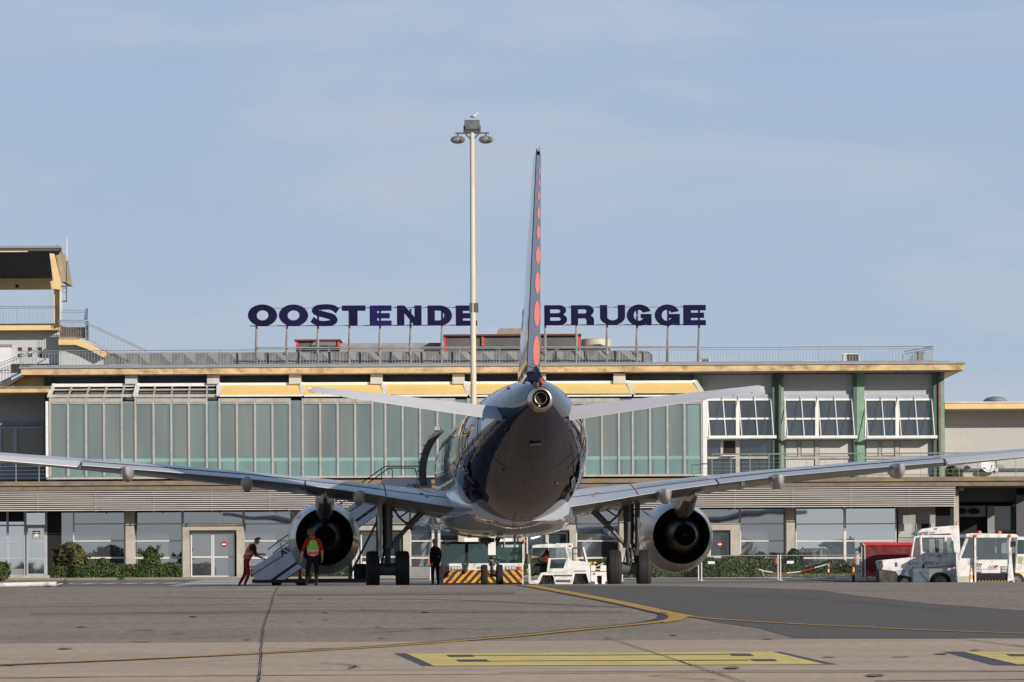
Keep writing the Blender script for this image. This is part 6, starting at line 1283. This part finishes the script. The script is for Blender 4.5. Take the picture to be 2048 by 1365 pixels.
# white cart beside the right main wheels
t = thing('tow_cart', 'white two-legged service trolley with red stripe beside the right main wheels', 'trolley', (Wp(1197, 1170, 147).x, 147, G(147)))
DCt = 147.5
MB().pp([(1181.5, 1131), (1191, 1131), (1191, 1138), (1201, 1138), (1201, 1131), (1212, 1131), (1213, 1146), (1214, 1163), (1210, 1164), (1210, 1171), (1203.5, 1171), (1203.5, 1152), (1194, 1152), (1194, 1163), (1196.5, 1171), (1189.5, 1171), (1189.5, 1164), (1182, 1163)], DCt, .6).build('body', M_white, t, bevel=.01)
MB().pp([(1182, 1142.3), (1213.4, 1142.3), (1213.4, 1144), (1182, 1144)], DCt - .015, .014).build('red_stripe', M_red, t)
mb = MB(); mb.pp([(1194.1, 1151), (1203.4, 1148), (1203.4, 1169), (1194.1, 1167)], DCt + .15, .3); mb.pp([(1191.5, 1139.5), (1200.5, 1139.5), (1200.5, 1142), (1191.5, 1142)], DCt - .02, .02); mb.build('dark_gap', M_black, t)
txt(1186, 1146, 1190.5, 1150.5, DCt - .012, 'N', M_dgrey, 'stencil', t)
MB().path([Wp(1192, 1134, DCt), Wp(1208, 1126, DCt)], .015, n=5).path([Wp(1204, 1131, DCt + .2), Wp(1204, 1127, DCt + .2)], .015, n=5).build('handle', M_white, t)
t = thing('hose_reel', 'coiled yellow hose lying on the tail of the baggage tractor', 'hose', tuple(Wp(1180, 1130, DB + .4)))
mb = MB(); [mb.path([Wp(1168 + 24 * q, 1129 - random.uniform(0, 4), DB + .3 + .3 * math.sin(q * 20)) for q in [k / 16 for k in range(17)]], .028, n=6) for _ in range(4)]; mb.build('hose', mat('hose_yellow', (.7, .42, .04), .6), t)
# --- red covered baggage cart
DR_ = 154.0
t = thing('baggage_cart', 'grey framed baggage cart with red tarpaulin cover behind the grimy tractor', 'cart', (Wp(1775, 1165, DR_).x, DR_, G(DR_)))
M_tarp = mat('tarp_red_shaded', (.13, .004, .007), .55, var=.15, vs=2, bump=.05, bs=2.5); M_tarp2 = mat('tarp_red_bright', (.5, .015, .02), .5, var=.1, bump=.03, bs=3)  # shade on the side curtain is put into its darker red
MB().pp([(1731, 1088), (1838, 1090), (1838, 1155), (1732, 1154)], DR_ + .06, 1.5).build('side_curtain', M_tarp, t)
MB().pp([(1726, 1086), (1730, 1085), (1836, 1085.5), (1838, 1091), (1728, 1091.5)], DR_, 1.62).build('tarpaulin_roof', M_tarp2, t)
MB().pp([(1733, 1140), (1745, 1146), (1758, 1141), (1758, 1154), (1733, 1154)], DR_ + .03, .03).build('tarpaulin_flap', M_tarp2, t)
MB().path([Wp(1724, 1088, DR_), Wp(1729, 1091, DR_), Wp(1730.5, 1155, DR_)], .03, n=6).path([Wp(1723, 1094, DR_), Wp(1723, 1156, DR_)], .025, n=6).path([Wp(1724, 1088, DR_ + 1.6), Wp(1724, 1156, DR_ + 1.6)], .03, n=6).build('frame', M_alu, t)
MB().B(DR_ - .02, 1719, 1154.5, 1840, 1161.5, 1.65).build('deck', M_alu, t); MB().B(DR_ - .04, 1732, 1156, 1741, 1159, .02).build('reflector', M_orange, t)
MB().B(DR_ - .1, 1718, 1093, 1722, 1106, .2).build('latch', M_black, t); vwheel(t, 1745, 1165, DR_ + .05, .2, .15); vwheel(t, 1815, 1165, DR_ + .05, .2, .15)
# --- grimy tractor with bonnet, facing left
D1 = 151.0
t = thing('tow_tractor', 'white bonneted tow tractor with grimy black front, facing left', 'tractor', (Wp(1835, 1168, D1).x, D1, G(D1)))
MB().pp([(1757.5, 1122), (1765, 1120.5), (1823, 1115), (1841, 1114), (1857, 1136), (1857, 1139), (1823, 1139), (1800, 1141.5), (1790, 1143), (1762, 1139.5)], D1, 1.55).build('bonnet', M_gse, t, bevel=.015)
MB().pp([(1758, 1139.6), (1791, 1143.2), (1796, 1146), (1793, 1168.5), (1759.5, 1169)], D1 + .02, 1.5).build('front_skirt', M_grime, t)
MB().pp([(1757.3, 1122.3), (1764.5, 1121), (1766.5, 1133), (1764, 1139.5), (1758, 1139.5)], D1 - .02, .03).build('nose_panel', M_grime, t)
MB().pp([(1823.2, 1134), (1857.2, 1136), (1857.2, 1169), (1823.2, 1169)], D1 - .02, 1.5).build('step_panel', M_gsed, t)
MB().pp([(1791, 1143), (1823, 1139.2), (1823, 1155), (1800, 1150), (1797, 1152)], D1 + .01, 1.5).build('wheel_arch', M_gsed, t)
MB().pp([(1841, 1114), (1912, 1107.5), (1914, 1168.5), (1905, 1169), (1900, 1155), (1893, 1148), (1884, 1144.5), (1874, 1145), (1865, 1150), (1860, 1158), (1858, 1168.5), (1857.4, 1168.5), (1857.4, 1136)], D1 - .01, 1.5).build('body', M_gse, t, bevel=.01)
MB().pp([(1856, 1135.2), (1911.8, 1130.6), (1911.8, 1132.4), (1856, 1137)], D1 - .025, .012).build('red_stripe', M_red, t)
def cabside(D):
    for x0, y0, x1, y1, r in ((1841, 1074, 1843, 1114, .05), (1829, 1075, 1823, 1114, .035), (1890.5, 1074, 1891, 1110, .06), (1903.5, 1075, 1907, 1108, .04)): MB().tube(Wp(x0, y0, D), Wp(x1, y1, D), r, n=8).build('cab_post', M_gse, t)
cabside(D1 + .02); cabside(D1 + 1.45)
MB().pp([(1829, 1073.5), (1840, 1071.2), (1904, 1070.5), (1905, 1075), (1829, 1076)], D1, 1.5).build('cab_roof', M_gse, t, bevel=.01)
MB().pp([(1842, 1104), (1889, 1106.5), (1912, 1105), (1912, 1108), (1842, 1114.5)], D1 - .0, .05).build('cab_side', M_gse, t)
MB().pp([(1845, 1076.5), (1888, 1076.3), (1888.5, 1106), (1843, 1106)], D1 + .05, .012).pp([(1893.5, 1076.5), (1902, 1077), (1905, 1106), (1894, 1106)], D1 + .05, .012).pp([(1830, 1076), (1840, 1076), (1841, 1113), (1824.5, 1113)], D1 + .04, .012).build('cab_window', G_veh, t)
MB().path([Wp(x, y, D1 + .03) for x, y in ((1847, 1077), (1886, 1077), (1888, 1080), (1888, 1104), (1885, 1107.5), (1846, 1107), (1845, 1104), (1847, 1077))], .018, n=5).tube(Wp(1871, 1077, D1 + .03), Wp(1872, 1107, D1 + .03), .03, n=5).build('window_seal', M_dgrey, t)
MB().B(D1 + .5, 1848, 1096, 1858, 1110, .5).tube(Wp(1835, 1108, D1 + .4), Wp(1845, 1100, D1 + .4), .03).B(D1 + .9, 1874, 1080, 1878, 1108, .3).build('seat', M_dgrey, t)
mb = MB(); mb.ell(Wp(1844, 1070.5, D1 + .1), (.07, .07, .085), 12, 8); mb.ell(Wp(1901, 1071, D1 + .1), (.06, .06, .07), 12, 8); mb.build('beacon', M_orange, t, smooth=True)
MB().B(D1 - .03, 1791, 1125, 1795, 1133.5, .02).build('blue_label', mat('label_blue', (.05, .1, .3), .5), t); MB().B(D1 - .035, 1874, 1111.5, 1882, 1113.5, .03).build('door_handle', M_dgrey, t); MB().B(D1 - .03, 1845, 1128, 1849, 1137, .03).build('lock_box', M_grime, t)
txt(1850, 1123.3, 1867, 1129.3, D1 - .02, '8956', M_mgrey, 'fleet_number', t)
MB().pp([(1871, 1130), (1877, 1125), (1878.5, 1125), (1873, 1130)], D1 - .03, .012).build('maroon_mark', M_redt, t)
txt(1817, 1125, 1836, 1130, D1 - .02, '673', M_mgrey, 'fleet_number', t, .0)
vwheel(t, 1809, 1166, D1 - .02, .28, .22, m=mat('rim_rusty', (.3, .22, .14), .8, var=.3, vs=8)); vwheel(t, 1881, 1163, D1 - .02, .35, .25); vwheel(t, 1809, 1166, D1 + 1.3, .28); vwheel(t, 1881, 1163, D1 + 1.25, .35)
MB().pp([(1860, 1158), (1865, 1149), (1874, 1144.8), (1884, 1144.3), (1894, 1148), (1901, 1156), (1904, 1169), (1858, 1169)], D1 + .1, 1.2).pp([(1793, 1168), (1797, 1151), (1800, 1149.5), (1823, 1155), (1823, 1168)], D1 + .12, 1.2).build('wheel_well', M_black, t)
# --- truck cab behind
D2 = 157.0
t = thing('white_truck', 'white truck cab with a sloping roof deflector, standing behind the grimy tractor', 'truck', (Wp(1880, 1160, D2).x, D2, G(D2)))
MB().pp([(1832, 1068), (1843, 1058.5), (1870, 1054.5), (1918, 1050.5), (1921, 1110), (1921, 1160), (1860, 1160), (1858, 1075), (1846, 1072)], D2, 2.2).build('cab', M_gse, t, bevel=.02)
MB().pp([(1833, 1066), (1856, 1063), (1856, 1071), (1834, 1072)], D2 - .02, .03).build('visor', mat('visor_blue', (.16, .22, .3), .4), t); MB().pp([(1858, 1069), (1900, 1067), (1900, 1074), (1858, 1074)], D2 - .02, .02).pp([(1868, 1057.5), (1875, 1057), (1875, 1059), (1868, 1059.5)], D2 - .02, .02).pp([(1860, 1065.5), (1869, 1064.5), (1869, 1066), (1860, 1067)], D2 - .02, .02).build('dark_vent', M_dgrey, t)
mb = MB(); mb.ell(Wp(1914, 1048.5, D2 + .3), (.06, .06, .08), 10, 6); mb.build('beacon', M_orange, t, smooth=True)
vwheel(t, 1890, 1160, D2 - .02, .4)
# --- cab-forward tractor seen three-quarter
D3 = 148.5
t = thing('cab_tractor', 'white glazed-cab tractor numbered 294 behind the cone, with black striped bumper', 'tractor', (Wp(1970, 1168, D3).x, D3, G(D3)))
MB().pp([(1951, 1119.5), (2018, 1119.5), (2018, 1147), (1951, 1147)], D3, 1.8).build('front_panel', M_gsed if False else M_gse, t, bevel=.02)
MB().pp([(1950.5, 1147.1), (2016, 1147.1), (2016, 1169), (1950.5, 1169)], D3 + .02, 1.7).build('bumper', M_black, t)
mb = MB()
for k in range(9): x = 1955 + k * 6.4; mb.pp([(x, 1166), (x + 4, 1161.5), (x + 6.8, 1161.5), (x + 2.8, 1166)], D3 - .0, .02)
mb.build('hazard_stripes', mat('hazard_olive', (.42, .34, .06), .6), t)
MB().pp([(1918, 1117), (1950.4, 1117), (1950.4, 1150), (1938, 1152), (1938, 1168), (1916, 1167), (1914, 1150)], D3 + .12, .1).build('side_body', M_gse, t)
MB().pp([(1915, 1153), (1938, 1152.5), (1948, 1168), (1915, 1169)], D3 + .08, .05).build('step_board', mat('step_cream', (.5, .46, .4), .7, stain=(.3, .25, .2), sa=.6), t)
MB().pp([(1932, 1068), (1944, 1066.8), (2030, 1068.5), (2037, 1072), (2036, 1076), (1948, 1076), (1932, 1075)], D3 - .04, 2.0).build('cab_roof', M_gse, t, bevel=.02)
MB().pp([(1948.5, 1076), (1952.5, 1076), (1952.5, 1169), (1949.3, 1169)], D3 - .05, .1).build('cab_post', M_gse, t); MB().pp([(2017.5, 1073), (2022.5, 1073), (2024, 1120), (2028, 1160), (2015, 1164), (2018, 1120)], D3 - .05, .12).build('cab_post', M_gse, t); MB().path([Wp(1935, 1074, D3 + .1), Wp(1918, 1118, D3 + .1)], .06, n=6).build('cab_post', M_gse, t); MB().B(D3 + 1.7, 1951, 1076, 1955, 1120, .1).build('cab_post', M_gse, t); MB().B(D3 + 1.7, 2014, 1076, 2018, 1120, .1).build('cab_post', M_gse, t)
MB().B(D3 + .0, 1953, 1076.1, 2017.3, 1118, .015).build('windscreen', G_veh, t); MB().pp([(1936, 1076), (1948, 1076), (1948.5, 1117), (1920, 1117)], D3 + .12, .015).build('side_window', G_veh, t)
MB().B(D3 + .4, 1971, 1107, 2016, 1118, .5).B(D3 + .8, 1974, 1082, 1977, 1116, .1).B(D3 - .01, 1953, 1117, 2017, 1119.4, .03).path([Wp(1958, 1115, D3 + .5), Wp(1940, 1095, D3 + .5)], .02).build('dashboard', M_dgrey, t)
MB().B(D3 + 1.5, 1990, 1078, 1993, 1116, .05).B(D3 + 1.5, 2003, 1086, 2013, 1116, .05).build('inner_bar', M_white, t)
for x in (1951.5, 2002.5): o = sub(MB().B(D3 - .03, x, 1133, x + 11, 1146, .04).build('headlight_unit', M_dgrey, t)); mb = MB(); [mb.tube(Wp(x + q, yq, D3 - .05), Wp(x + q, yq, D3 - .03), .045, n=12) for q in (3.2, 8) for yq in (1136.5, 1142)]; mb.build('headlight', mat('lamp_glass', (0, 0, 0)), o)
txt(1951.8, 1126.3, 1964.5, 1132, D3 - .06, '294', M_dgrey, 'fleet_number', t)
mb = MB(); [mb.pp([(x, 1137), (x + 4, 1131), (x + 5.4, 1131), (x + 1.8, 1137)], D3 - .012, .01) for x in (1976, 1981, 1985.5)]; mb.pp([(1989, 1137), (1991, 1131), (1996, 1131.5), (1997, 1134), (1993, 1135), (1991, 1137)], D3 - .012, .01); mb.pp([(1966, 1138.4), (1994, 1138.4), (1994, 1139), (1966, 1139)], D3 - .012, .01); mb.build('maroon_emblem', mat('emblem_maroon', (0, 0, 0)), t)
mb = MB(); [mb.pp([(x, 1130), (x + 3.5, 1125), (x + 4.5, 1125), (x + 1.2, 1130)], D3 + .1, .01) for x in (1937, 1941, 1945)]; mb.build('side_emblem', M_mgrey, t)
mb = MB(); [mb.ell(Wp(x, y, D3 + .1), (.08, .07, .07), 12, 8) for x, y in ((1959, 1065.5), (1999, 1065.5))]; mb.build('beacon', M_orange, t, smooth=True)
mb = MB(); [mb.ell(Wp(x, y, D3 - .08), (.06, .05, .06), 10, 6) for x, y in ((1951, 1072), (2020, 1072))]; mb.build('marker_lamp', M_orange, t, smooth=True)
MB().B(D3 - .1, 2023, 1083, 2031, 1094, .05).build('mirror', M_black, t); MB().pp([(2024, 1110), (2031, 1106), (2029, 1140), (2025, 1158)], D3 + .3, .5).build('dark_opening', M_black, t); vwheel(t, 2034, 1162, D3 + .2, .28); vwheel(t, 1943, 1164, D3 + .2, .26)
# --- vehicle cut by the right edge
D4 = 150.5
t = thing('edge_tractor', 'white tractor cut off by the right edge of the picture', 'tractor', (Wp(2060, 1168, D4).x, D4, G(D4)))
MB().pp([(2030, 1145), (2033, 1110), (2120, 1108), (2120, 1166), (2040, 1166), (2036, 1150)], D4, 1.5).build('body', M_gse, t, bevel=.02); MB().pp([(2033, 1110), (2034, 1073), (2044, 1074), (2120, 1076), (2120, 1080), (2048, 1080), (2049, 1110)], D4 + .02, 1.4).build('cab_frame', M_gse, t)
MB().pp([(2036, 1080), (2048, 1080), (2048.5, 1108), (2035, 1108)], D4 - .01, .02).pp([(2050, 1081), (2110, 1081), (2110, 1107), (2050, 1107)], D4 - .01, .02).build('cab_window', G_tug, t); MB().pp([(2036, 1113), (2046, 1113), (2044, 1128), (2037, 1127)], D4 - .015, .02).build('olive_panel', mat('panel_olive', (.35, .35, .2), .6), t); MB().B(D4 - .02, 2031, 1144, 2100, 1147, .02).build('yellow_strip', M_yline2, t); vwheel(t, 2070, 1160, D4 - .03, .34)
# --- cone, bollard, chain posts
marker(1942, 1136, 1171, 146.0, bands('cone_yellow_white', 2, [(0, (.8, .38, .03)), (.04, (.78, .76, .72)), (.2, (.85, .42, .03)), (.38, (.78, .76, .72)), (.47, (.85, .42, .03)), (.7, (.85, .42, .03))]), 'yellow and white striped cone in front of the tractor numbered 294', 'traffic_cone', 'cone')
marker(1707, 1135, 1167, 153.0, bands('bollard_yellow_black', 2, [(0, (.02, .02, .02)), (.30, (.8, .38, .03)), (.7, (.8, .38, .03))]), 'thin black and yellow bollard at the left of the red baggage cart', 'bollard', 'bollard')
b_ = Wp(1657, 1163, 162); t = thing('chain_post', 'red and white striped post holding the slack plastic chain', 'post', (b_.x, 162, b_.z), local=True)
MB().tube((0, 0, -.05), (0, 0, .70), .035, n=12).build('post', bands('post_red_white', 2, [(0, (.6, .03, .03)), (.12, (.78, .76, .72)), (.24, (.78, .76, .72))], period=.24), t); MB().lathe([(-.05, .13), (0, .12), (.02, .03)], (0, 0, 0), 'Z', 16).build('foot', M_dgrey, t)
mb = MB(); pts = [Wp(1515, 1138.5, 162), Wp(1530, 1143, 162), Wp(1555, 1146.5, 162), Wp(1575, 1146.5, 162), Wp(1600, 1144, 162), Wp(1630, 1136, 162), Wp(1657, 1128, 162), Wp(1675, 1133, 160), Wp(1706, 1140, 153.3)]; mb.path(pts, .022, n=6)
o = mb.build('plastic_chain', bands('chain_red_white', 0, [(0, (.5, .05, .04)), (.55, (.75, .73, .7)), (1.0, (.75, .73, .7))], period=1.1), base=tuple(pts[6])); tag(o, 'red and white plastic chain hanging from the striped post', 'chain')
o = MB().tube(Wp(1524, 1140, 166), Wp(1527, 1152, 166), .025, n=6).build('stake', M_frame, base=tuple(Wp(1526, 1152, 166))); tag(o, 'short pale stake at the hedge end where the chain starts', 'stake')
# --- crowd barriers
DF = 157.5
def barrier(px0, label, plate=True):
    b0 = Wp(px0, 1168, DF); L_ = S(157, DF); H_ = S(52, DF); t = thing('mesh_barrier', label, 'barrier', (b0.x, DF, G(DF)), 'wire mesh barriers in front of the hedge', local=True)
    mb = MB()
    for x in (.02, L_ - .06): mb.tube((x, 0, 0), (x, 0, H_), .028, n=8)
    mb.tube((0, 0, H_ - .03), (L_, 0, H_ - .03), .012, n=6); mb.tube((0, 0, .12), (L_, 0, .12), .012, n=6); mb.box((-.03, -.2, 0), (.08, .2, .05)); mb.build('frame', M_alu, t)
    mb = MB(); x = .08
    while x < L_ - .08: mb.box((x - .003, -.003, .12), (x + .003, .003, H_ - .03)); x += .055
    mb.build('wire_mesh', M_dgrey, t)
    if plate: MB().box((.27, -.02, H_ - .34), (.53, -.01, H_ - .24)).build('white_plate', M_white, t)
    MB().tube((L_ - .13, 0, H_ - .35), (L_ - .13, 0, H_ - .12), .034, n=8).build('red_sleeve', M_red, t)
    return t
lab = ['mesh barrier with white plate just right of the right engine', 'mesh barrier with white plate in the middle of the row, behind the chain', 'mesh barrier mostly hidden behind the right engine and main wheels']
r0 = barrier(1402, lab[0]); dup(r0, (Wp(1560, 1168, DF).x, DF, G(DF)), label=lab[1]); dup(r0, (Wp(1243, 1168, DF).x, DF, G(DF)), label=lab[2])
dup(r0, (Wp(1716, 1168, DF).x, DF, G(DF)), label='mesh barrier at the right end of the row, behind the red baggage cart')
dup(r0, (Wp(700, 1168, DF).x, DF + 6, G(DF + 6)), label='mesh barrier behind the left main wheels')
dup(r0, (Wp(540, 1168, DF).x, DF + 6, G(DF + 6)), label='mesh barrier behind the foot of the boarding stairs')
# tow bar lying at the left edge
t = thing('tow_bar', 'long white aircraft tow bar lying on the ground at the left edge', 'tow bar', tuple(Wp(60, 1174, 146)))
yb = 146.0; zb_ = G(yb) + .13
xA, xB = Wp(-30, 1172, yb).x, Wp(112, 1172, yb).x
MB().tube((xA, yb, zb_ - .02), (xB, yb, zb_ + .02), .085, n=14).tube((xB, yb, zb_ + .02), (xB + .35, yb, zb_ + .06), .05, n=10).build('tube', M_gse, t, smooth=40)
MB().tube((xB + .05, yb - .12, zb_ + .05), (xB + .4, yb - .1, zb_ + .12), .02).tube((xB + .1, yb + .1, zb_ - .1), (xB + .35, yb - .1, zb_ + .18), .018).box((xB + .3, yb - .1, zb_ - .02), (xB + .45, yb + .1, zb_ + .1)).build('coupling', M_gear, t); vwheel(t, 95, 1176, yb + .15, .12, .08)

# ================================================================ PLANTS
def leaves(mb, sampler, n, size, upb=.3):
    for _ in range(n):
        p, nr = sampler(); s = size * random.uniform(.6, 1.4); d = Vector((random.gauss(0, 1), random.gauss(0, 1), random.gauss(0, 1))) + nr * 1.2; d.normalize(); u = d.orthogonal().normalized(); u.rotate(Matrix.Rotation(random.uniform(0, 6.28), 3, d)); v = d.cross(u)
        mb.mi = random.choices((0, 1, 2), (.5, .3, .2))[0]
        mb.add([p - u * s, p + v * s * .5, p + u * s, p - v * s * .5], [(0, 1, 2, 3)])
def hedge(px0, px1, py0, py1, D, depth, label, n=5200, name='hedge', bumps=.07, ms=None, cat='hedge'):
    a, b = Wp(px0, (py0 + py1) / 2, D), Wp(px1, (py0 + py1) / 2, D); zt = Wp((px0 + px1) / 2, py0, D).z; zb = Wp((px0 + px1) / 2, py1, D).z
    c = Vector(((a.x + b.x) / 2, D + depth / 2, zb)); t = thing(name, label, cat, tuple(c))
    ph = [random.uniform(0, 6) for _ in range(6)]
    def hh(x, y): return (math.sin(x * 2.1 + ph[0]) + math.sin(x * 4.7 + ph[1]) * .6 + math.sin(x * 9 + ph[2]) * .4 + math.sin(y * 5 + ph[3]) * .3) * bumps * .6
    def smp():
        k = random.random(); x = random.uniform(a.x, b.x)
        if k < .5: z = random.uniform(zb, zt); return Vector((x, D + hh(x, z * 3) + random.uniform(-.05, .08), z + hh(x, 0) * (z - zb) / (zt - zb))), Vector((0, -1, 0))
        if k < .8: y = random.uniform(D, D + depth); return Vector((x, y, zt + hh(x, y) + random.uniform(-.06, .04))), Vector((0, 0, 1))
        if k < .9:
            s_ = random.choice((-1, 1)); z = random.uniform(zb, zt); return Vector(((a.x if s_ < 0 else b.x) + random.uniform(-.1, .06) - s_ * .05 * ((z - zb) / (zt - zb)) ** 3, random.uniform(D, D + depth), z)), Vector((s_, 0, 0))
        return Vector((x, random.uniform(D, D + depth), random.uniform(zb, zt))), Vector((0, -1, .3))
    mb = MB(); leaves(mb, smp, n, .05); mb.build('foliage', ms or [M_leaf, M_leafd, M_leafy], t, fixn=False)
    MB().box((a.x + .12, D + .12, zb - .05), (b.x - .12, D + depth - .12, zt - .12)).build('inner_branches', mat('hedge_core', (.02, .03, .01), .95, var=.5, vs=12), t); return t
def shrub(px, py0, py1, wpx, D, label, n=1800, ms=None, spiky=0, name='shrub', core=True, size=.055):
    b0 = Wp(px, py1, D); h = S(py1 - py0, D); r = S(wpx, D) / 2; t = thing(name, label, 'shrub', tuple(b0))
    lob = [(random.uniform(0, 6.28), random.uniform(.1, .9), random.uniform(.75, 1.15)) for _ in range(9)]
    def smp():
        th = random.uniform(0, 6.28); u = random.random() ** .8; rr_ = math.sin(math.pi * min(1, .12 + u * .85)) ** .7 if not spiky else (1 - u) ** .55
        k = 1
        for a_, z_, s_ in lob:
            if abs(((th - a_ + 3.14) % 6.28) - 3.14) < .6 and abs(u - z_) < .2: k = s_
        q = random.random() ** .35 * k; p = b0 + Vector((math.cos(th) * r * rr_ * q, math.sin(th) * r * rr_ * q, h * u * (1 if k == 1 else k * .5 + .5))); return p, Vector((math.cos(th), math.sin(th), .3))
    mb = MB(); leaves(mb, smp, n, size)
    for _ in range(12 if r > .3 else 5):
        th = random.uniform(0, 6.28); e = random.uniform(.3, 1.25); d = Vector((math.cos(th), math.sin(th) * .5, e)).normalized(); L_ = random.uniform(.8, 1.15) * (r / max(.3, math.hypot(d.x, d.y)) if e < .8 else h * .62); o0 = b0 + Vector((0, 0, h * .4)); sp = lambda: (o0 + d * L_ * random.uniform(.5, 1) + Vector([random.gauss(0, .035) for _ in range(3)]), d)
        leaves(mb, sp, max(8, n // 60), size * .9)
    mb.build('crown', ms or [M_leaf, M_leafd, M_leafy], t, fixn=False)
    mb = MB(); [mb.tube(b0, b0 + Vector((random.uniform(-.5, .5) * r, random.uniform(-.5, .5) * r, h * random.uniform(.5, .85))), .02, .006, n=5) for _ in range(9)]; mb.build('stems', M_stem, t)
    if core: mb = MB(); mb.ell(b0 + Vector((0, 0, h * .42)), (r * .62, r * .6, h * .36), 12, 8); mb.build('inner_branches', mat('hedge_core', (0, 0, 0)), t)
    return t
hedge(102, 358, 1130.5, 1158, 172.5, 1.2, 'long low clipped hedge at the left, in front of the lobby windows', 6500)
hedge(1398, 1516, 1115, 1158, 163.8, 1.3, 'tall clipped hedge right of the right engine, behind the mesh barriers', 5500, bumps=.12)
hedge(1255, 1396, 1124, 1157, 164.3, 1.2, 'loose low hedge visible under the right engine', 4200, bumps=.15, ms=[M_leaf, M_leafy, M_leafd])
hedge(1530, 1760, 1128, 1149, 170, 1.2, 'low dark ground hedge along the bright windows at the right', 5000, bumps=.14, ms=[M_leafd, M_leaf, M_leaf])
hedge(1050, 1240, 1121, 1150, 171, 1.2, 'low hedge seen through the cab of the small baggage tractor', 3600, bumps=.1)
hedge(505, 745, 1134, 1157, 172, 1.0, 'low hedge behind the boarding stairs and left engine', 3600, bumps=.1)
shrub(1523, 1112, 1152, 34, 168, 'loose upright shrub at the right end of the tall hedge', 900, core=False)
shrub(1588, 1098, 1150, 40, 171, 'dark leafy shrub at the foot of the concrete column', 1500, ms=[M_leafd, M_leaf, M_leafd])
shrub(141, 1087, 1142, 70, 173.2, 'bronze-green spreading shrub at the left end of the long hedge', 1900, ms=[M_leafb, M_leafd, M_leaf], size=.095)
shrub(303, 1096, 1142, 50, 173.2, 'dense rounded green shrub rising behind the middle of the long hedge', 1800, spiky=1, size=.07)
shrub(205, 1118, 1140, 32, 173.2, 'small low bush between the bronze shrub and the rounded shrub', 700)
shrub(2, 1125, 1160, 38, 165, 'round clipped bush on a short trunk at the left edge', 1900)
o = MB().tube(Wp(2, 1158, 165.0), Wp(2, 1172, 165.0), .09, n=10); tk = o.build('planter_foot', mat('planter_brown', (.09, .05, .04), .8), base=tuple(Wp(2, 1172, 165))); tag(tk, 'dark brown planter foot under the round bush at the left edge', 'planter')
shrub(1902, 928, 957, 26, 180.6, 'wild green plant growing on the terrace edge at the annex corner', 420, core=False, ms=[M_leafd, M_leaf, M_leafb])
shrub(1920, 938, 958, 14, 180.5, 'small yellowish weed on the terrace edge beside the wild plant', 160, core=False, ms=[M_leafb, M_leafy, M_leaf])
shrub(1692, 940, 957, 12, 180.5, 'thin weed on the terrace edge under the right wing', 90, core=False, ms=[M_leafb, M_leafy, M_leaf])
mb = MB()
def gs():
    x = random.uniform(S(1230 - 1024, 164), S(1770 - 1024, 164)); y = random.uniform(165.8, 169.4); return Vector((x, y, G(y) + random.uniform(.01, .10 if x < 8 else .16))), Vector((0, -.5, 1))
leaves(mb, gs, 3500, .035); o = mb.build('grass', [M_leafy, M_leaf, M_leafb], fixn=False); o['kind'] = 'stuff'; o['label'] = 'scrubby grass verge in front of the hedges at the right'; 
mb = MB()
def ts():
    x = random.uniform(-260, 260); n_ = 3.4 + 1.8 * math.sin(x * .05) + 1.5 * math.sin(x * .17 + 1) + 1.0 * math.sin(x * .6); u = random.random(); return Vector((x, -420 + random.uniform(-8, 8), -2.1 + n_ * u * 1.3)), Vector((0, 1, .2))
leaves(mb, ts, 9000, 1.1); o = mb.build('far_treeline', [M_leafd, M_leafd, M_leaf], fixn=False); o['kind'] = 'stuff'; o['label'] = 'distant line of trees across the airfield behind the viewer'
def split_pieces(o):
    me = o.data; par = list(range(len(me.vertices)))
    def fd(i):
        while par[i] != i: par[i] = par[par[i]]; i = par[i]
        return i
    for p in me.polygons:
        a = fd(p.vertices[0])
        for v in p.vertices[1:]: par[fd(v)] = a
    comp = {}
    for p in me.polygons: comp.setdefault(fd(p.vertices[0]), []).append(p)
    if len(comp) < 2: return
    for k, ps in enumerate(comp.values()):
        ids = sorted({v for p in ps for v in p.vertices}); mp_ = {v: i for i, v in enumerate(ids)}; m2 = bpy.data.meshes.new(o.name)
        m2.from_pydata([me.vertices[v].co[:] for v in ids], [], [[mp_[v] for v in p.vertices] for p in ps])
        for m in me.materials: m2.materials.append(m)
        m2.polygons.foreach_set('material_index', [p.material_index for p in ps]); m2.polygons.foreach_set('use_smooth', [p.use_smooth for p in ps]); m2.update()
        n = o if k == 0 else o.copy()
        if k: COL.objects.link(n)
        n.data = m2
SPL = {'beacon', 'marker_lamp', 'walkway_dot', 'static_wick', 'headlight', 'vent_bump', 'seat_back', 'corner_panel', 'door_latch', 'inner_bar', 'blind', 'recess', 'sunshade_strut', 'white_strut', 'stringer', 'flap_bracket', 'dark_vent', 'stair_rail', 'marking_outline'}
for o in [q for q in bpy.data.objects if q.type == 'MESH' and q.name.split('.')[0] in SPL]: split_pieces(o)
for o in bpy.data.objects:
    for k in ('_base', '_local'):
        if k in o: del o[k]
